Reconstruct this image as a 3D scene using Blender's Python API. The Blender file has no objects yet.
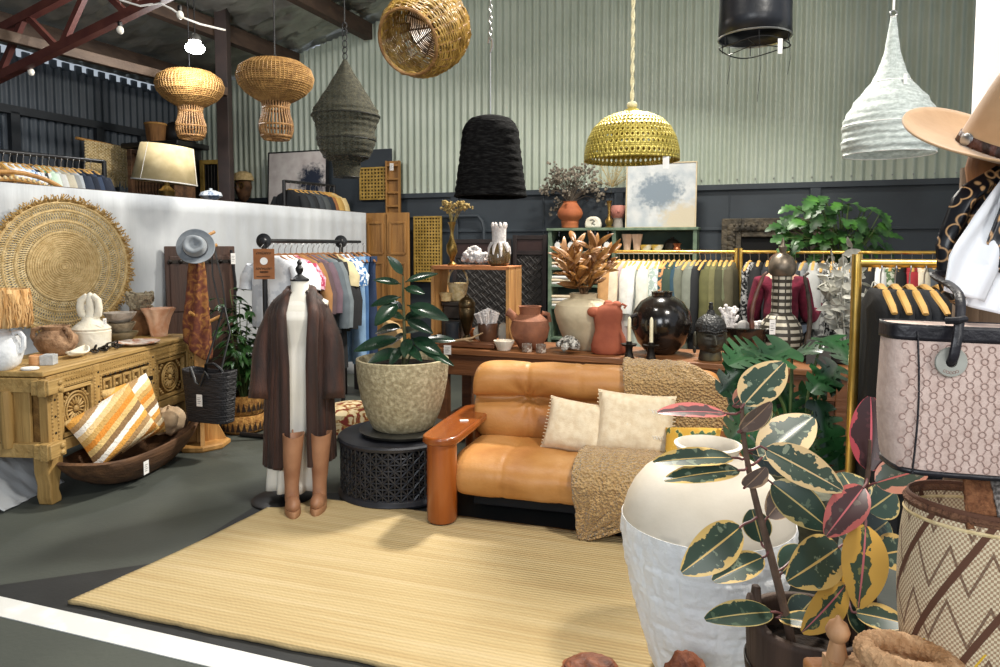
import bpy, math, random
from mathutils import Vector, Matrix, noise as mnoise
random.seed(7)
PI = math.pi
sc = bpy.context.scene
COL = sc.collection
V = Vector
# ------------------------------------------------------------------ camera model
EYE = 1.55; FPX = 700.0; PITCH = math.radians(3.7); CY = 290.0
cp, sp = math.cos(PITCH), math.sin(PITCH)
def ray(px, py):
    a = (px-500)/FPX; b = (CY-py)/FPX
    return V((a, cp+b*sp, -sp+b*cp))
def at(px, py, Y):                      # point of the sight line at distance Y
    d = ray(px, py); t = Y/d.y
    return V((d.x*t, Y, EYE+d.z*t))
def atz(px, py, z=0.0):                 # where the sight line meets height z
    d = ray(px, py); t = (z-EYE)/d.z
    return V((d.x*t, d.y*t, z))
def colx(px, Y, z):                     # x of a column at distance Y, height z
    return (px-500)/FPX*(Y*cp+(EYE-z)*sp)
def on_line(px, P0, u, z):              # point of the line P0+u*s under a picture column
    k = (px-500)/FPX
    s = (k*(P0[1]*cp+(EYE-z)*sp)-P0[0])/(u[0]-k*u[1]*cp)
    return V((P0[0]+u[0]*s, P0[1]+u[1]*s, z))
def pxm(Y): return Y/FPX                # metres per pixel at distance Y
cam_d = bpy.data.cameras.new('camera'); cam = bpy.data.objects.new('camera', cam_d); COL.objects.link(cam)
cam.location = (0, 0, EYE); cam.rotation_euler = (PI/2-PITCH, 0, 0)
cam_d.sensor_width = 36; cam_d.lens = 36*FPX/1000; cam_d.shift_y = -(333.5-CY)/1000
cam_d.clip_start = .05
sc.camera = cam
# ------------------------------------------------------------------ materials
def lin(h):
    if isinstance(h, str):
        h = h.lstrip('#'); c = [int(h[i:i+2], 16)/255 for i in (0, 2, 4)]
    else: c = h
    return tuple((x/12.92 if x <= .04045 else ((x+.055)/1.055)**2.4) for x in c)+(1,)
_mats = {}
def mat(name, c1, c2=None, scale=8, rough=.6, metal=0, bump=0, bscale=None, stretch=(1, 1, 1), lo=.35, hi=.65,
        tex='noise', detail=5, coord='Object', btex=None, bstretch=None, c3=None, trans=0, alpha=1, sheen=0, emit=0, coat=0, spec=.5, dist=0, rot=(0,0,0)):
    if name in _mats: return _mats[name]
    m = bpy.data.materials.new(name); _mats[name] = m; m.use_nodes = True
    nt = m.node_tree; N = nt.nodes; L = nt.links
    b = N['Principled BSDF']
    b.inputs['Roughness'].default_value = rough; b.inputs['Metallic'].default_value = metal
    b.inputs['Base Color'].default_value = lin(c1)
    b.inputs['Specular IOR Level'].default_value = spec
    if trans: b.inputs['Transmission Weight'].default_value = trans
    if alpha < 1: b.inputs['Alpha'].default_value = alpha
    if sheen: b.inputs['Sheen Weight'].default_value = sheen
    if coat: b.inputs['Coat Weight'].default_value = coat; b.inputs['Coat Roughness'].default_value = .15
    if emit:
        b.inputs['Emission Color'].default_value = lin(c1); b.inputs['Emission Strength'].default_value = emit
    def coords(st):
        tc = N.new('ShaderNodeTexCoord'); mp = N.new('ShaderNodeMapping')
        mp.inputs['Scale'].default_value = st; mp.inputs['Rotation'].default_value = rot
        L.new(tc.outputs[coord], mp.inputs['Vector']); return mp.outputs['Vector']
    def texn(kind, s, vec):
        if kind == 'noise':
            t = N.new('ShaderNodeTexNoise'); t.inputs['Scale'].default_value = s; t.inputs['Detail'].default_value = detail
            t.inputs['Distortion'].default_value = dist
            L.new(vec, t.inputs['Vector']); return t.outputs['Fac']
        if kind == 'voronoi':
            t = N.new('ShaderNodeTexVoronoi'); t.inputs['Scale'].default_value = s
            L.new(vec, t.inputs['Vector']); return t.outputs['Distance']
        if kind == 'cells':
            t = N.new('ShaderNodeTexVoronoi'); t.inputs['Scale'].default_value = s
            L.new(vec, t.inputs['Vector'])
            sx = N.new('ShaderNodeSeparateColor'); L.new(t.outputs['Color'], sx.inputs[0]); return sx.outputs[0]
        if kind == 'checker':
            t = N.new('ShaderNodeTexChecker'); t.inputs['Scale'].default_value = s
            L.new(vec, t.inputs['Vector']); return t.outputs['Fac']
        t = N.new('ShaderNodeTexWave'); t.inputs['Scale'].default_value = s
        t.bands_direction = kind[-1].upper() if kind.startswith('wave') and kind[-1] in 'xyz' else 'X'
        t.inputs['Distortion'].default_value = dist; t.inputs['Detail'].default_value = 2
        L.new(vec, t.inputs['Vector']); return t.outputs['Fac']
    if c2 is not None:
        f = texn(tex, scale, coords(stretch)); r = N.new('ShaderNodeValToRGB')
        r.color_ramp.elements[0].position = lo; r.color_ramp.elements[0].color = lin(c1)
        r.color_ramp.elements[1].position = hi; r.color_ramp.elements[1].color = lin(c2)
        if c3 is not None:
            e = r.color_ramp.elements.new((lo+hi)/2); e.color = lin(c3)
        L.new(f, r.inputs[0]); L.new(r.outputs[0], b.inputs['Base Color'])
    if bump:
        f = texn(btex or 'noise', bscale or scale*3, coords(bstretch or stretch))
        bn = N.new('ShaderNodeBump'); bn.inputs['Strength'].default_value = min(1, abs(bump)); bn.inputs['Distance'].default_value = .02
        bn.invert = bump < 0
        L.new(f, bn.inputs['Height']); L.new(bn.outputs[0], b.inputs['Normal'])
    return m
def wood(name, c1, c2, axis='x', scale=6, rough=.5, bump=.25, coat=0):
    st = {'x': (.25, 3, 3), 'y': (3, .25, 3), 'z': (3, 3, .25)}[axis]
    return mat(name, c1, c2, scale=scale, stretch=st, rough=rough, bump=bump, bscale=scale*2.5, dist=.6, coat=coat, lo=.3, hi=.7)
# ------------------------------------------------------------------ mesh builder
class MB:
    def __init__(s): s.v = []; s.f = []; s.uv = {}; s.mi = []; s.cur = 0
    def add(s, vs, fs, M=None, uvs=None):
        o = len(s.v)
        if M is not None: vs = [M @ V(p) for p in vs]
        s.v += [tuple(p) for p in vs]
        s.f += [tuple(i+o for i in f) for f in fs]; s.mi += [s.cur]*len(fs)
        if uvs:
            for i, t in enumerate(uvs): s.uv[o+i] = t
        return s
    def box(s, c, d, M=None, rz=0, taper=1):
        x, y, z = [q/2 for q in d]; R = Matrix.Translation(c) @ Matrix.Rotation(rz, 4, 'Z')
        vs = [R @ V((a*x*(1 if k < 0 else taper), b*y*(1 if k < 0 else taper), k*z)) for k in (-1, 1) for a, b in ((-1, -1), (1, -1), (1, 1), (-1, 1))]
        return s.add(vs, [(3, 2, 1, 0), (4, 5, 6, 7), (0, 1, 5, 4), (1, 2, 6, 5), (2, 3, 7, 6), (3, 0, 4, 7)], M)
    def lathe(s, prof, n=32, c=(0, 0, 0), M=None, squash=None, cap=True, wob=None):
        vs = []; fs = []; m = len(prof)
        for k, (r, z) in enumerate(prof):
            for i in range(n):
                a = 2*PI*i/n; rr = max(r, 1e-4)
                if wob: rr *= wob(a, z)
                sx, sy = squash or (1, 1)
                vs.append((c[0]+rr*math.cos(a)*sx, c[1]+rr*math.sin(a)*sy, c[2]+z))
        for k in range(m-1):
            for i in range(n):
                j = (i+1) % n; fs.append((k*n+i, k*n+j, (k+1)*n+j, (k+1)*n+i))
        if cap:
            if prof[0][0] > .002: fs.append(tuple(range(n-1, -1, -1)))
            if prof[-1][0] > .002: fs.append(tuple((m-1)*n+i for i in range(n)))
        return s.add(vs, fs, M)
    def tube(s, pts, r=.01, n=8, closed=False, M=None, flat=1, cap=True):
        pts = [V(p) for p in pts]; m = len(pts); vs = []; fs = []
        up = V((0, 0, 1)); pn = None
        for k, p in enumerate(pts):
            if closed: t = pts[(k+1) % m]-pts[k-1]
            else: t = pts[min(k+1, m-1)]-pts[max(k-1, 0)]
            if t.length < 1e-9: t = V((0, 0, 1))
            t.normalize()
            if pn is None:
                a = up if abs(t.dot(up)) < .9 else V((1, 0, 0)); nn = t.cross(a).normalized()
            else:
                nn = pn-t*pn.dot(t)
                nn = nn.normalized() if nn.length > 1e-6 else t.orthogonal().normalized()
            pn = nn; bb = t.cross(nn)
            rr = r[k] if isinstance(r, (list, tuple)) else r
            for i in range(n):
                a = 2*PI*i/n; vs.append(p+nn*(rr*math.cos(a))+bb*(rr*flat*math.sin(a)))
        for k in range(m if closed else m-1):
            q = (k+1) % m
            for i in range(n):
                j = (i+1) % n; fs.append((k*n+i, k*n+j, q*n+j, q*n+i))
        if not closed and cap:
            fs.append(tuple(range(n-1, -1, -1))); fs.append(tuple((m-1)*n+i for i in range(n)))
        return s.add(vs, fs, M)
    def ell(s, c, r, nu=16, nv=10, M=None, fn=None):
        if not isinstance(r, (list, tuple)): r = (r, r, r)
        vs = []; fs = []
        for k in range(nv+1):
            b = PI*k/nv-PI/2
            for i in range(nu):
                a = 2*PI*i/nu; d = V((math.cos(b)*math.cos(a), math.cos(b)*math.sin(a), math.sin(b)))
                g = fn(d) if fn else 1
                vs.append((c[0]+r[0]*d.x*g, c[1]+r[1]*d.y*g, c[2]+r[2]*d.z*g))
        for k in range(nv):
            for i in range(nu):
                j = (i+1) % nu; fs.append((k*nu+i, k*nu+j, (k+1)*nu+j, (k+1)*nu+i))
        return s.add(vs, fs, M)
    def grid(s, fn, nu, nv, M=None, wrap=False):
        vs = []; uv = []; fs = []; w = nu if wrap else nu+1
        for j in range(nv+1):
            for i in range(w):
                u, v = i/nu, j/nv; vs.append(fn(u, v)); uv.append((u, v))
        for j in range(nv):
            for i in range(nu):
                i2 = (i+1) % w; fs.append((j*w+i, j*w+i2, (j+1)*w+i2, (j+1)*w+i))
        return s.add(vs, fs, M, uv)
    def prism(s, poly, h, M=None):      # polygon in xy, extruded z 0..h
        n = len(poly); vs = [(x, y, 0) for x, y in poly]+[(x, y, h) for x, y in poly]
        fs = [tuple(range(n-1, -1, -1)), tuple(range(n, 2*n))]+[(i, (i+1) % n, n+(i+1) % n, n+i) for i in range(n)]
        return s.add(vs, fs, M)
    def loops(s, rings, M=None, closed=True, cap=True):
        n = len(rings[0]); vs = [p for r in rings for p in r]; fs = []
        for k in range(len(rings)-1):
            for i in range(n if closed else n-1):
                j = (i+1) % n; fs.append((k*n+i, k*n+j, (k+1)*n+j, (k+1)*n+i))
        if cap:
            fs.append(tuple(range(n-1, -1, -1))); fs.append(tuple((len(rings)-1)*n+i for i in range(n)))
        return s.add(vs, fs, M)
    def leaf(s, base, d, up, L, W, fold=.25, droop=.3, nu=4, nv=8, lob=None, tip=1.0):
        d = V(d).normalized(); up = V(up); side = d.cross(up)
        side = side.normalized() if side.length > 1e-4 else d.orthogonal().normalized()
        nrm = side.cross(d).normalized(); base = V(base)
        def fn(u, v):
            q = (u-.5)*2; w = W*.5*(max(0, math.sin(PI*min(1, v**.85*.97+.015)))**(.75*tip))
            if lob: w *= lob(v, q)
            x = q*w; bend = -droop*L*v*v
            return base+d*(L*v*(1-.15*droop*v))+side*(x*math.cos(fold))+nrm*(abs(x)*math.sin(fold)+bend)
        return s.grid(fn, nu, nv)
    def build(s, name, m, parent=None, smooth=True, ang=38, bevel=0, sub=0, solid=0, loc=None, rz=0, seg=2):
        me = bpy.data.meshes.new(name); me.from_pydata(s.v, [], s.f); me.validate(); me.update()
        ms = m if isinstance(m, (list, tuple)) else [m]
        for q in ms: me.materials.append(q)
        if len(ms) > 1 and len(me.polygons) == len(s.mi): me.polygons.foreach_set('material_index', s.mi)
        if s.uv:
            uvl = me.uv_layers.new(name='UVMap')
            for l in me.loops: uvl.data[l.index].uv = s.uv.get(l.vertex_index, (0, 0))
        if smooth:
            me.shade_smooth()
            try: me.set_sharp_from_angle(angle=math.radians(ang))
            except Exception: pass
        o = bpy.data.objects.new(name, me); COL.objects.link(o)
        if parent is not None: o.parent = parent
        if loc is not None: o.location = loc
        o.rotation_euler.z = rz
        if solid:
            q = o.modifiers.new('thickness', 'SOLIDIFY'); q.thickness = solid; q.offset = 0
        if bevel:
            q = o.modifiers.new('bevel', 'BEVEL'); q.width = bevel; q.segments = seg; q.limit_method = 'ANGLE'; q.angle_limit = math.radians(35)
        if sub:
            q = o.modifiers.new('sub', 'SUBSURF'); q.levels = sub; q.render_levels = sub
        return o
def tag(o, label, cat, group=None):
    o['label'] = label; o['category'] = cat
    if group: o['group'] = group
    return o
def thing(name, label, cat, loc=(0, 0, 0), rz=0, group=None, rot=None):
    o = bpy.data.objects.new(name, None); COL.objects.link(o); o.empty_display_size = .05
    o.location = loc; o.rotation_euler = rot if rot else (0, 0, rz)
    return tag(o, label, cat, group)
def struct(o, label=None):
    o['kind'] = 'structure'
    if label: o['label'] = label
    return o
KIDS = {}
def dup(root, loc=None, rz=None, label=None, rot=None, group=None, mats=None):
    def cp_(o, par):
        c = o.copy(); COL.objects.link(c); c.parent = par
        if mats and o.type == 'MESH' and o.name.split('.')[0] in mats:
            c.data = o.data.copy(); c.data.materials.clear(); c.data.materials.append(mats[o.name.split('.')[0]])
        for ch in [q for q in o.children]: cp_(ch, c)
        return c
    r = cp_(root, None)
    if loc is not None: r.location = loc
    if rot is not None: r.rotation_euler = rot
    elif rz is not None: r.rotation_euler = (0, 0, rz)
    if label: r['label'] = label
    if group: r['group'] = group
    return r
def align(d, up=(0, 0, 1)):             # rotation taking +Z to d
    return V(d).to_track_quat('Z', 'Y').to_matrix().to_4x4()
def T(x, y, z): return Matrix.Translation((x, y, z))
def R(a, ax): return Matrix.Rotation(a, 4, ax)
def nz(x, y=0, z=0): return mnoise.noise(V((x, y, z)))
ORD = ['leftmost', 'second from left', 'third from left', 'fourth from left', 'fifth from left', 'sixth from left', 'seventh from left', 'eighth from left',
       'ninth from left', 'tenth from left', 'eleventh from left', 'twelfth from left', 'thirteenth from left', 'fourteenth from left', 'fifteenth from left',
       'sixteenth from left', 'seventeenth from left', 'eighteenth from left', 'nineteenth from left', 'twentieth from left', 'twenty-first from left',
       'twenty-second from left', 'twenty-third from left', 'twenty-fourth from left', 'twenty-fifth from left', 'twenty-sixth from left', 'twenty-seventh from left', 'twenty-eighth from left']
def plane(pts, z=0):
    m = MB(); m.add([(p[0], p[1], z) for p in pts], [tuple(range(len(pts)))]); return m
def tag_card(parent, loc, w=.03, h=.05, rz=0, lines=True):
    M_ = T(*loc) @ R(rz, 'Z'); m = MB(); m.box((0, 0, 0), (w, .002, h), M_)
    o = m.build('price_tag', MATS['card'], parent)
    if lines:
        q = MB()
        for k in range(4): q.box((-.1*w*(k % 2), -.0014, h*(.22-.15*k)), (w*(.62-.12*(k % 2)), .0006, h*.035), M_)
        q.build('printed_lines', MATS['ink'], o)
    return o
MATS = {}
MATS['card'] = mat('card white', '#f2f0ec', '#e4e2de', scale=20, rough=.7)
MATS['ink'] = mat('ink grey', '#55555a', rough=.8)
MATS['black'] = mat('black metal', '#101012', '#1c1c1e', scale=20, rough=.45)
MATS['brass'] = mat('gold metal', '#c9a04a', '#d8b565', scale=12, rough=.28, metal=.9)
MATS['steel'] = mat('steel', '#9a9a9a', '#b5b5b5', scale=12, rough=.35, metal=.9)
# ================================================================== the building
TH = math.radians(20.5)
UB = V((math.cos(TH), -math.sin(TH), 0)); UL = V((math.sin(TH), math.cos(TH), 0))     # along back wall, along left wall (away)
NB = -UL                                                                              # from back wall into the room
W0 = V((-1.22, 9.0, 0)); CORNER = W0-UB*3.45
ZW = 2.2
def wallp(s, off=0, z=0): return CORNER+UB*s+NB*off+V((0, 0, z))
def wall_col(px, off, z):               # place in front of the back wall under a picture column
    P = CORNER+NB*off; return on_line(px, P, UB, z)
MATS['floor'] = mat('painted concrete', '#3c403b', '#50544c', scale=1.3, rough=.62, bump=.08, bscale=45, detail=9, lo=.3, hi=.72, c3='#444842')
o = MB().box((0, 5, -.05), (22, 22, .1)).build('floor', MATS['floor']); struct(o, 'dark grey painted concrete warehouse floor')
rug_dir = V((math.cos(math.radians(17.7)), -math.sin(math.radians(17.7)), 0))
MATS['floorblack'] = mat('black floor strip', '#1b1d1e', '#242627', scale=5, rough=.6, bump=.05, bscale=60)
pts = [atz(-40, 591), atz(165, 562), atz(272, 496), atz(640, 480), atz(760, 700), atz(420, 690), atz(297, 664), atz(0, 597)]  # outline of the flat black strip on the floor
m = MB(); m.prism([(p.x, p.y) for p in pts][::-1], .002)
struct(m.build('trim_1', MATS['floorblack'], smooth=False), 'black strip of floor beside the white line')
m = MB()
A = atz(-70, 581); B = atz(297, 664.5); C = atz(214, 667); D = atz(-70, 600)
du = (B-A).normalized(); A = A-du*3; D = D-du*3; B2 = A+du*8; D2 = D+du*8
m.prism([(q.x, q.y) for q in (A, D, D2, B2)], .0035)
struct(m.build('trim_2', mat('white line paint', '#f4f4f2', '#d6d6d2', scale=9, rough=.6, lo=.2, hi=.5), smooth=False), 'white painted line across the floor')
# --- back wall: pale corrugated iron over a dark panelled lower part
def corrugated(name, s0, s1, ztop, zbot, pitch, amp, m_, base, u, nrm):
    mb = MB(); n = int((s1-s0)/pitch*8); vs = []; fs = []
    for i in range(n+1):
        s = s0+(s1-s0)*i/n; off = amp*math.sin(2*PI*s/pitch)
        for z in (zbot(s), ztop(s)):
            p = base+u*s+nrm*off; vs.append((p.x, p.y, z))
    for i in range(n): fs.append((2*i, 2*i+2, 2*i+3, 2*i+1))
    mb.add(vs, fs); return mb.build(name, m_, ang=80)
ROOF0, SLOPE = 3.64, .24
MATS['iron'] = mat('pale green iron', '#a6b0a0', '#b2bbac', scale=2, rough=.38, bump=.04, bscale=14, spec=.6)
o = corrugated('wall_back', 0, 11.5, lambda s: ROOF0+SLOPE*s+.02, lambda s: ZW-.05, .092, .017, MATS['iron'], wallp(0, -.02), UB, NB)
struct(o, 'pale green corrugated iron gable wall')
MATS['navy'] = mat('charcoal wall paint', '#2c333a', '#343c43', scale=2.5, rough=.6, bump=.04, bscale=30)
m = MB(); c = wallp(5.7, -.06, ZW/2); m.box(c, (11.6, .08, ZW), rz=-TH)
for s in (2.1, 4.15, 6.2, 8.25): m.box(wallp(s, -.005, ZW/2), (.1, .05, ZW), rz=-TH)
for s in (3.2, 5.3, 7.4): m.box(wallp(s, -.015, ZW/2), (.012, .02, ZW), rz=-TH)
m.box(wallp(5.7, -.01, 1.72), (11.6, .025, .03), rz=-TH); m.box(wallp(5.7, -.0, ZW-.03), (11.6, .05, .06), rz=-TH)
o = m.build('wall_back', MATS['navy'], bevel=.004); struct(o, 'dark charcoal panelled lower wall under the corrugated iron')
m = MB()   # screws along the lower edge of the sheeting
for i in range(60): 
    p = wallp(.3+i*.184, .012, ZW+.05); m.ell(p, .009, 6, 4)
struct(m.build('trim_3', MATS['steel']), 'row of roofing screws along the corrugated sheet')
# conduit on the wall
m = MB(); a = wall_col(405, .05, 1.9); b = wall_col(478, .05, 1.9); q = wall_col(480, .05, 1.55)
m.tube([a, b, b+(q-b)*.1+UB*.05+V((0, 0, -.03)), V((q.x, q.y, 1.75))+UB*.05, V((q.x, q.y, 1.3))+UB*.05], .022, 8)
tag(m.build('conduit_pipe', MATS['navy']), 'dark painted pipe bending down the charcoal wall above the lattice screen', 'pipe')
# --- left wall
MATS['navyiron'] = mat('dark blue iron', '#343c45', '#3f4851', scale=2, rough=.55)
LB = CORNER-UL*12
o = corrugated('wall_left', 0, 12, lambda s: ROOF0-.015, lambda s: 0, .105, .016, MATS['navyiron'], LB, UL, UB)
struct(o, 'dark blue corrugated iron side wall')
m = MB()
for z in (3.02,): m.box(LB+UL*6+UB*.05+V((0, 0, z)), (.06, 12, .09), rz=-TH)
for t in (.9, 1.55, 2.6, 5.2, 7.8): m.box(CORNER-UL*t+UB*.05+V((0, 0, 1.5)), (.06, .1, 3.0), rz=-TH)
struct(m.build('trim_4', mat('dark timber frame', '#22262b', '#2a2e33', scale=6, rough=.7)), 'dark girts and studs of the side wall')
# --- roof with crumpled foil, timber purlins
MATS['foil'] = mat('roof foil', '#8f8f87', '#bcbbb2', scale=3, rough=.3, metal=.7, bump=1, bscale=4, bstretch=(1, 2.2, 1), detail=7, lo=.35, hi=.7)
def roofp(s, t, dz=0): 
    p = wallp(s, t); p.z = ROOF0+SLOPE*s+dz; return p
m = MB()
def rf(u, v):
    s, t = .05+u*11.6, v*11.5-.1
    w = (.06*nz(s*1.3, t*5, 1)+.07*abs(nz(s*2.6, t*7, 4))+.035*nz(s*7, t*15, 7))*min(1, s*2.2)
    return roofp(s, t, .04+w)
m.grid(rf, 140, 200)
struct(m.build('ceiling', MATS['foil']), 'silver foil lined sloping tin roof')
m = MB()
for k in range(75): m.box(LB+UL*(k*.16)+V((0, 0, ROOF0)), (.03, .08, .10), rz=-TH)
struct(m.build('trim_5', MATS['navyiron'], smooth=False), 'eave blocks with daylight showing between them')
MATS['beam'] = wood('old dark timber', '#33241b', '#4a382b', 'y', 4, .75)
for k, s in enumerate((.72, 1.87, 2.98, 4.1, 5.2, 6.3)):
    m = MB(); M_ = T(0, 0, 0)
    p0, p1 = roofp(s, .05, -.1), roofp(s, 11, -.1); c = (p0+p1)/2
    m.box(c, (.12, (p1-p0).length, .2), rz=-TH)
    struct(m.build('ceiling_beam', MATS['beam'], bevel=.006), 'dark timber purlin under the foil roof, %s' % ORD[k])
# --- truss of riveted red-brown steel
MATS['truss'] = mat('red oxide steel', '#4d2420', '#5f332a', scale=7, rough=.6)
TB = CORNER-UL*3.6
def trp(s, dz): 
    p = TB+UB*s; p.z = 3.02+.243*(s-1.21)+dz; return p
def bar(mb, a, b, w, h):
    a = V(a); b = V(b); d = b-a; M_ = Matrix.Translation((a+b)/2) @ d.to_track_quat('Y', 'Z').to_matrix().to_4x4()
    mb.box((0, 0, 0), (w, d.length, h), M_)
r_ = thing('roof_truss', 'red-brown steel lattice truss crossing the upper left corner under the roof', 'truss', (0, 0, 0)); r_['kind'] = 'structure'
m = MB(); bar(m, trp(-.1, 0), trp(6.5, 0), .07, .075); m.build('lower_chord', MATS['truss'], r_)
m = MB(); bar(m, trp(-.1, .4), trp(6.5, .4), .07, .075); m.build('upper_chord', MATS['truss'], r_)
for k in range(16):
    s = .1+k*.4
    m = MB(); bar(m, trp(s, 0 if k % 2 else .4), trp(s+.36, .4 if k % 2 else 0), .045, .05)
    m.build('web_bar', MATS['truss'], r_)
m = MB(); a = at(-30, 27, 5.85); b = at(226, 92, 8.0); bar(m, a, b, .075, .09)
struct(m.build('ceiling_beam', wood('brown beam', '#4a3a2e', '#5c4a3b', 'y', 4, .7), bevel=.005), 'brown tie beam running back to the steel post')
pp = at(226, 250, 8.0)
m = MB(); m.box((pp.x, pp.y, 2.3), (.13, .02, 4.6)); m.box((pp.x-.06, pp.y+.06, 2.3), (.014, .12, 4.6)); m.box((pp.x+.06, pp.y+.06, 2.3), (.014, .12, 4.6))
struct(m.build('trim_6', mat('dark post steel', '#2b2220', '#3a2c28', scale=6, rough=.6), bevel=.003), 'dark steel channel post behind the white partition')
for k, (px, py, Y) in enumerate(((31, 72, 6.3), (120, 30, 5.85), (180, 15, 5.6))):
    p = at(px, py, Y)
    t = thing('festoon_bulb', 'small white festoon bulb on the red truss, %s of three' % ('leftmost', 'middle', 'rightmost')[k], 'light bulb', p, group='festoon bulbs')
    m = MB(); m.ell((0, 0, 0), (.028, .028, .034), 12, 8); m.build('bulb', mat('opal glass', '#e8e4da', rough=.3), t)
    m = MB(); m.lathe([(.016, .03), (.018, .06), (.012, .075)], 10); m.build('socket', MATS['black'], t)
# cable loops over truss
m = MB(); m.tube([at(120, 0, 5.7), at(140, 6, 5.7), at(160, 3, 5.7), at(172, 9, 5.7), at(184, 18, 5.7), at(200, 24, 5.8), at(225, 30, 6.2)], .008, 6)
tag(m.build('festoon_cable', MATS['card']), 'pale electric cable looping along the truss', 'cable')
# --- white panel wall at right
a = at(975, 50, 4.2)
m = MB(); m.box((a.x+1.035, a.y, 2.5), (2.0, .12, 5.0))
struct(m.build('wall_right', mat('white panel', '#f3ece8', '#ebe3df', scale=2, rough=.7)), 'white panel wall behind the hat display')
# --- fabric partition
C0 = at(0, 182, 5.2); C1 = at(366, 213, 8.6); CD = (C1-C0); CDN = V((CD.x, CD.y, 0)).normalized(); CN = V((CDN.y, -CDN.x, 0))   # towards room
def curt(s, z=0, off=0):                # s in 0..1 from picture left edge to end
    p = C0+CD*s; return V((p.x, p.y, 0))+CN*off+V((0, 0, z))
def cur_top(s): return C0.z+(C1.z-C0.z)*s
MATS['calico'] = mat('white calico', '#b2b5b8', '#bfc2c4', scale=3, rough=.9, bump=.25, bscale=3, bstretch=(6, 6, .6), sheen=.2)
m = MB()
def cf(u, v):
    s = -.35+1.35*u; z = cur_top(s)*v
    f = .018*math.sin(s*150+2*nz(s*9))*(.5+.5*nz(s*5, 3))+.02*nz(s*40, v*1.2)
    if v > .985: f *= .3
    return curt(s, z, f*(1-.5*v))
m.grid(cf, 260, 14)
o = m.build('partition_curtain', MATS['calico'], solid=.004)
tag(o, 'long white fabric partition stretched behind the carved chest', 'curtain')
m = MB(); pa, pb = curt(-.35, cur_top(-.35)-.01, -.03), curt(1, cur_top(1)-.01, -.03)
bar(m, pa, pb, .05, .03)
for s in (-.3, .0, .22, .5, .75, .985): m.box(curt(s, cur_top(s)/2-.02, -.05), (.05, .05, cur_top(s)-.04))
struct(m.build('trim_7', MATS['beam']), 'timber frame carrying the white fabric partition')
# raised deck behind the partition
DZ = 1.2
m = MB(); q = [curt(-.3, 0, -.12), curt(.93, 0, -.12)]; 
e = CORNER+UB*1.9+NB*.2; q += [V((e.x, e.y, 0)), CORNER+UB*.25+NB*.25, CORNER-UL*7+UB*.25]
m.prism([(p.x, p.y) for p in q], .06, T(0, 0, DZ-.06))
for p in q+[(q[0]+q[1])/2]: m.box((p.x, p.y, (DZ-.06)/2), (.09, .09, DZ-.06))
struct(m.build('floor', MATS['beam'], smooth=False), 'raised timber deck behind the white partition')
# ================================================================== rug
def floorp(px, py): return atz(px, py, 0)
A = floorp(68, 605); Bk = floorp(268, 509); Cf = floorp(370, 667)
ru = (Cf-A).normalized(); rv = V((-ru.y, ru.x, 0)); 
lv = (Bk-A).normalized()
MATS['jute'] = mat('jute', '#b09668', '#c5b088', scale=2.2, stretch=(.35, 9, 1), rough=.9, lo=.25, hi=.75, dist=.4, c3='#bba578')
def jute_nodes():
    m = MATS['jute']; nt = m.node_tree; N = nt.nodes; L = nt.links; b = N['Principled BSDF']
    tc = N.new('ShaderNodeTexCoord'); mp = N.new('ShaderNodeMapping'); L.new(tc.outputs['Object'], mp.inputs[0])
    w1 = N.new('ShaderNodeTexWave'); w1.bands_direction = 'Y'; w1.inputs['Scale'].default_value = 15; w1.inputs['Distortion'].default_value = 1.2; w1.inputs['Detail'].default_value = 1
    w2 = N.new('ShaderNodeTexWave'); w2.bands_direction = 'DIAGONAL'; w2.inputs['Scale'].default_value = 26; w2.inputs['Distortion'].default_value = 1.5
    L.new(mp.outputs[0], w1.inputs[0]); L.new(mp.outputs[0], w2.inputs[0])
    a = N.new('ShaderNodeMath'); a.operation = 'MULTIPLY_ADD'; L.new(w2.outputs['Fac'], a.inputs[0]); a.inputs[1].default_value = .16; L.new(w1.outputs['Fac'], a.inputs[2])
    bn = N.new('ShaderNodeBump'); bn.inputs['Strength'].default_value = .42; bn.inputs['Distance'].default_value = .008
    L.new(a.outputs[0], bn.inputs['Height']); L.new(bn.outputs[0], b.inputs['Normal'])
    src = b.inputs['Base Color'].links[0].from_socket
    mx = N.new('ShaderNodeMix'); mx.data_type = 'RGBA'; mx.blend_type = 'MULTIPLY'; mx.inputs['Factor'].default_value = .22
    r = N.new('ShaderNodeValToRGB'); r.color_ramp.elements[0].color = (.5, .42, .3, 1); r.color_ramp.elements[0].position = .1; r.color_ramp.elements[1].color = (1, 1, 1, 1); r.color_ramp.elements[1].position = .45
    L.new(w1.outputs['Fac'], r.inputs[0]); L.new(src, mx.inputs['A']); L.new(r.outputs[0], mx.inputs['B']); L.new(mx.outputs['Result'], b.inputs['Base Color'])
jute_nodes()
rz_rug = math.atan2(ru.y, ru.x)
Bk2 = floorp(288, 497); RW = (Bk2-A).dot(rv)
m = MB(); RL = 2.75
lx = lv.dot(ru); ly = lv.dot(rv)
def rugf(u, v):
    x = u*RL; y = v*RW; xx = x+y*lx/ly
    e = .012*nz(u*9, 5)*(1-v)+.004*nz(u*60, 2)*(1-v)
    if u < .3: xx += .03*math.sin(v*PI)*(1-u/.3)*.9
    return (xx, y+e, .012+.0015*nz(x*6, y*6))
m.grid(rugf, 120, 60)
o = m.build('jute_rug', MATS['jute'], solid=.016, loc=(A.x, A.y, 0), rz=rz_rug)
tag(o, 'large golden braided jute rug lying on the dark floor before the sofa', 'rug')
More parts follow.
